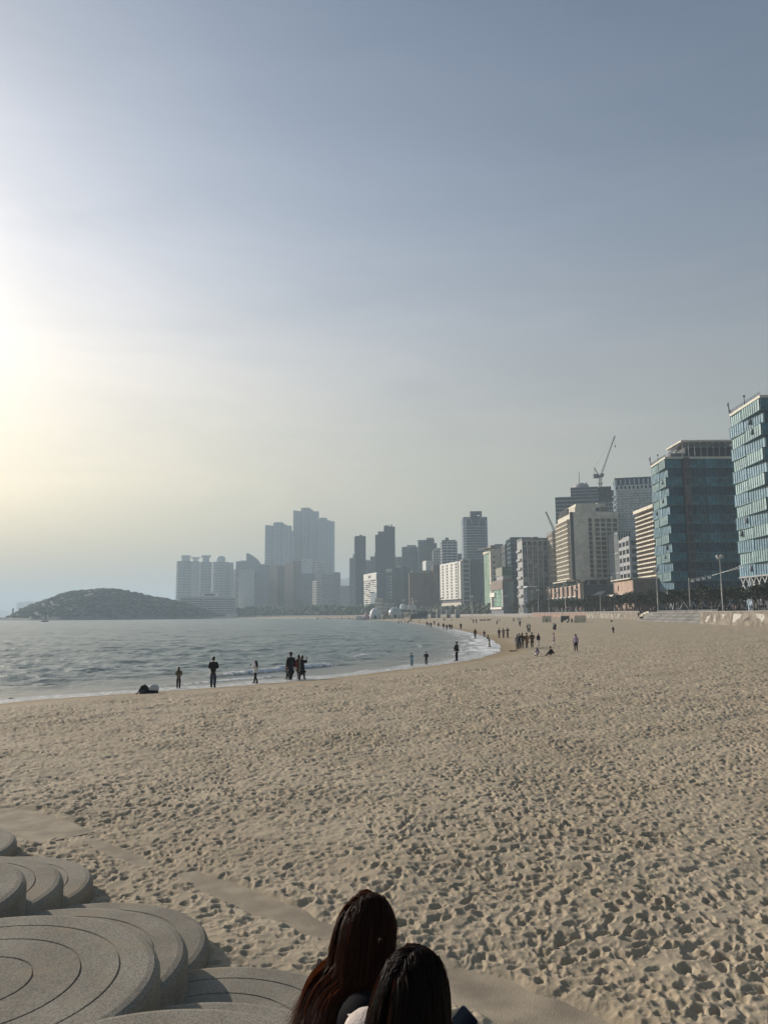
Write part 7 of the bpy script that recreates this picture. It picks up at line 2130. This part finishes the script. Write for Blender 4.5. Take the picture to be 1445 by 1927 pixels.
    V3, Q3 = hair_strands(hc - O, FW, UP, g, length * .95, 260, seed + 3, .0011, part, 1.0, spread + .16, .045, caps, bd, br)
    link('hair', np_mesh('hair', np.concatenate([V1, V2, V3]), np.concatenate([Q1, Q2 + len(V1), Q3 + len(V1) + len(V2)]), hairm), t)
    return t
def hand(t, O, wrist, target, hold, side=None):
    """palm, four unequal bent fingers and a thumb"""
    if hold:
        nrm = PH_N; lng = PH_L; wid = nrm.cross(lng).normalized()
        # palm behind the lower half of the phone, fingers round the far edge, thumb over the near one
        palm = target - lng * .055 - nrm * .026
        pts = [(tuple(wrist - O), .026), (tuple(palm - lng * .01 - O), .034), (tuple(palm + lng * .035 - O), .030)]; ed = [(0, 1), (1, 2)]
        skin('hand', pts, ed, SKIN, t, 2)
        for k in range(4):
            b = palm + lng * (.002 + .021 * k) + wid * .014
            k1 = b + wid * .022 - nrm * .002; k2 = target + wid * .043 + lng * (-.052 + .021 * k) + nrm * .000; k3 = target + wid * (.034 - .003 * (k == 3)) + lng * (-.05 + .021 * k) + nrm * .013
            skin('finger', [(tuple(b - O), .010), (tuple(k1 - O), .0095), (tuple(k2 - O), .0085), (tuple(k3 - O), .0075)], [(0, 1), (1, 2), (2, 3)], SKIN, t, 1)
        b = palm - wid * .018 - lng * .012; k1 = target - wid * .046 - lng * .030 + nrm * .002; k2 = target - wid * .034 + lng * .000 + nrm * .014; k3 = target - wid * .012 + lng * .022 + nrm * .015
        skin('thumb', [(tuple(b - O), .014), (tuple(k1 - O), .012), (tuple(k2 - O), .0105), (tuple(k3 - O), .009)], [(0, 1), (1, 2), (2, 3)], SKIN, t, 1)
        return
    d = (target - wrist).normalized(); w = side if side is not None else Vector((1, 0, 0)); w = (w - d * w.dot(d)).normalized(); dn = d.cross(w)
    if dn.z > 0: dn = -dn
    palm = wrist + d * .05
    skin('hand', [(tuple(wrist - O), .025), (tuple(palm - O), .034), (tuple(palm + d * .03 - O), .03)], [(0, 1), (1, 2)], SKIN, t, 2)
    for k, ln in enumerate((.066, .078, .074, .058)):
        b = palm + d * .028 + w * (.024 - .016 * k)
        skin('finger', [(tuple(b - O), .0095), (tuple(b + d * ln * .45 - O), .009), (tuple(b + d * ln * .75 + dn * ln * .25 - O), .008), (tuple(b + d * ln * .85 + dn * ln * .55 - O), .007)], [(0, 1), (1, 2), (2, 3)], SKIN, t, 1)
    b = palm - d * .02 + w * .03
    skin('thumb', [(tuple(b - O), .013), (tuple(b + w * .028 + d * .02 - O), .0115), (tuple(b + w * .036 + d * .05 - O), .0095)], [(0, 1), (1, 2)], SKIN, t, 1)
PHONE = at_y(858, 1943, 2.74)
_tocam = (Vector((0, 0, CAM_Z)) - PHONE).normalized()
PH_N = (_tocam * .8 + Vector((-.35, -.25, .35))).normalized()
PH_L = (CR * .52 + CU * .85); PH_L = (PH_L - PH_N * PH_L.dot(PH_N)).normalized()
def phone():
    wd = PH_L.cross(PH_N).normalized()
    t = thing('smartphone', PHONE, 0, 'dark blue smartphone held by the woman with black hair', 'phone')
    M = Matrix((wd, PH_L, PH_N)).transposed()
    t.rotation_euler = M.to_euler()
    def slab(w, l, z0, z1, rad):
        pl = []
        for sx, sy, a0 in ((1, 1, 0), (-1, 1, 90), (-1, -1, 180), (1, -1, 270)):
            for k in range(5): a = R(a0 + 22.5 * k); pl.append((sx * (w / 2 - rad) + math.cos(a) * rad, sy * (l / 2 - rad) + math.sin(a) * rad))
        mb = MB(); mb.prism(pl, z0, z1); return mb
    slab(.076, .152, -.0045, .0035, .012).build('phone_body', mat('phone_edge', (.30, .27, .25), .3, .6), t)
    slab(.071, .147, .0036, .0042, .010).build('screen', mat('phone_screen', (.010, .013, .024), .14, var=.05), t)
phone()
seated_woman('woman with long reddish brown hair in a black padded jacket, seated left', (704, 1681), 2.88, 58, .15, hair_material('hair_auburn', (.027, .0105, .006), (.15, .043, .017)), (-.10, -.12, -.99), .385, mat('padded_black', (.006, .006, .0075), .85, var=.2, scale=6, spec=.1), 3, .035, -.1, 72, puff=1.0)
seated_woman('woman with long straight black hair in a cream top holding a phone', (791, 1781), 2.46, 42, .40, hair_material('hair_dark', (.010, .0056, .004), (.07, .022, .010)), (-.10, -.16, -1.0), .52, mat('knit_cream', (.62, .53, .47), .9, var=.1, scale=30, bump=.5, bscale=140), 5, .07, .02, 74, puff=.4, phone=True, shrug=.035)

grow()
bpy.data.scenes.remove(TMP)
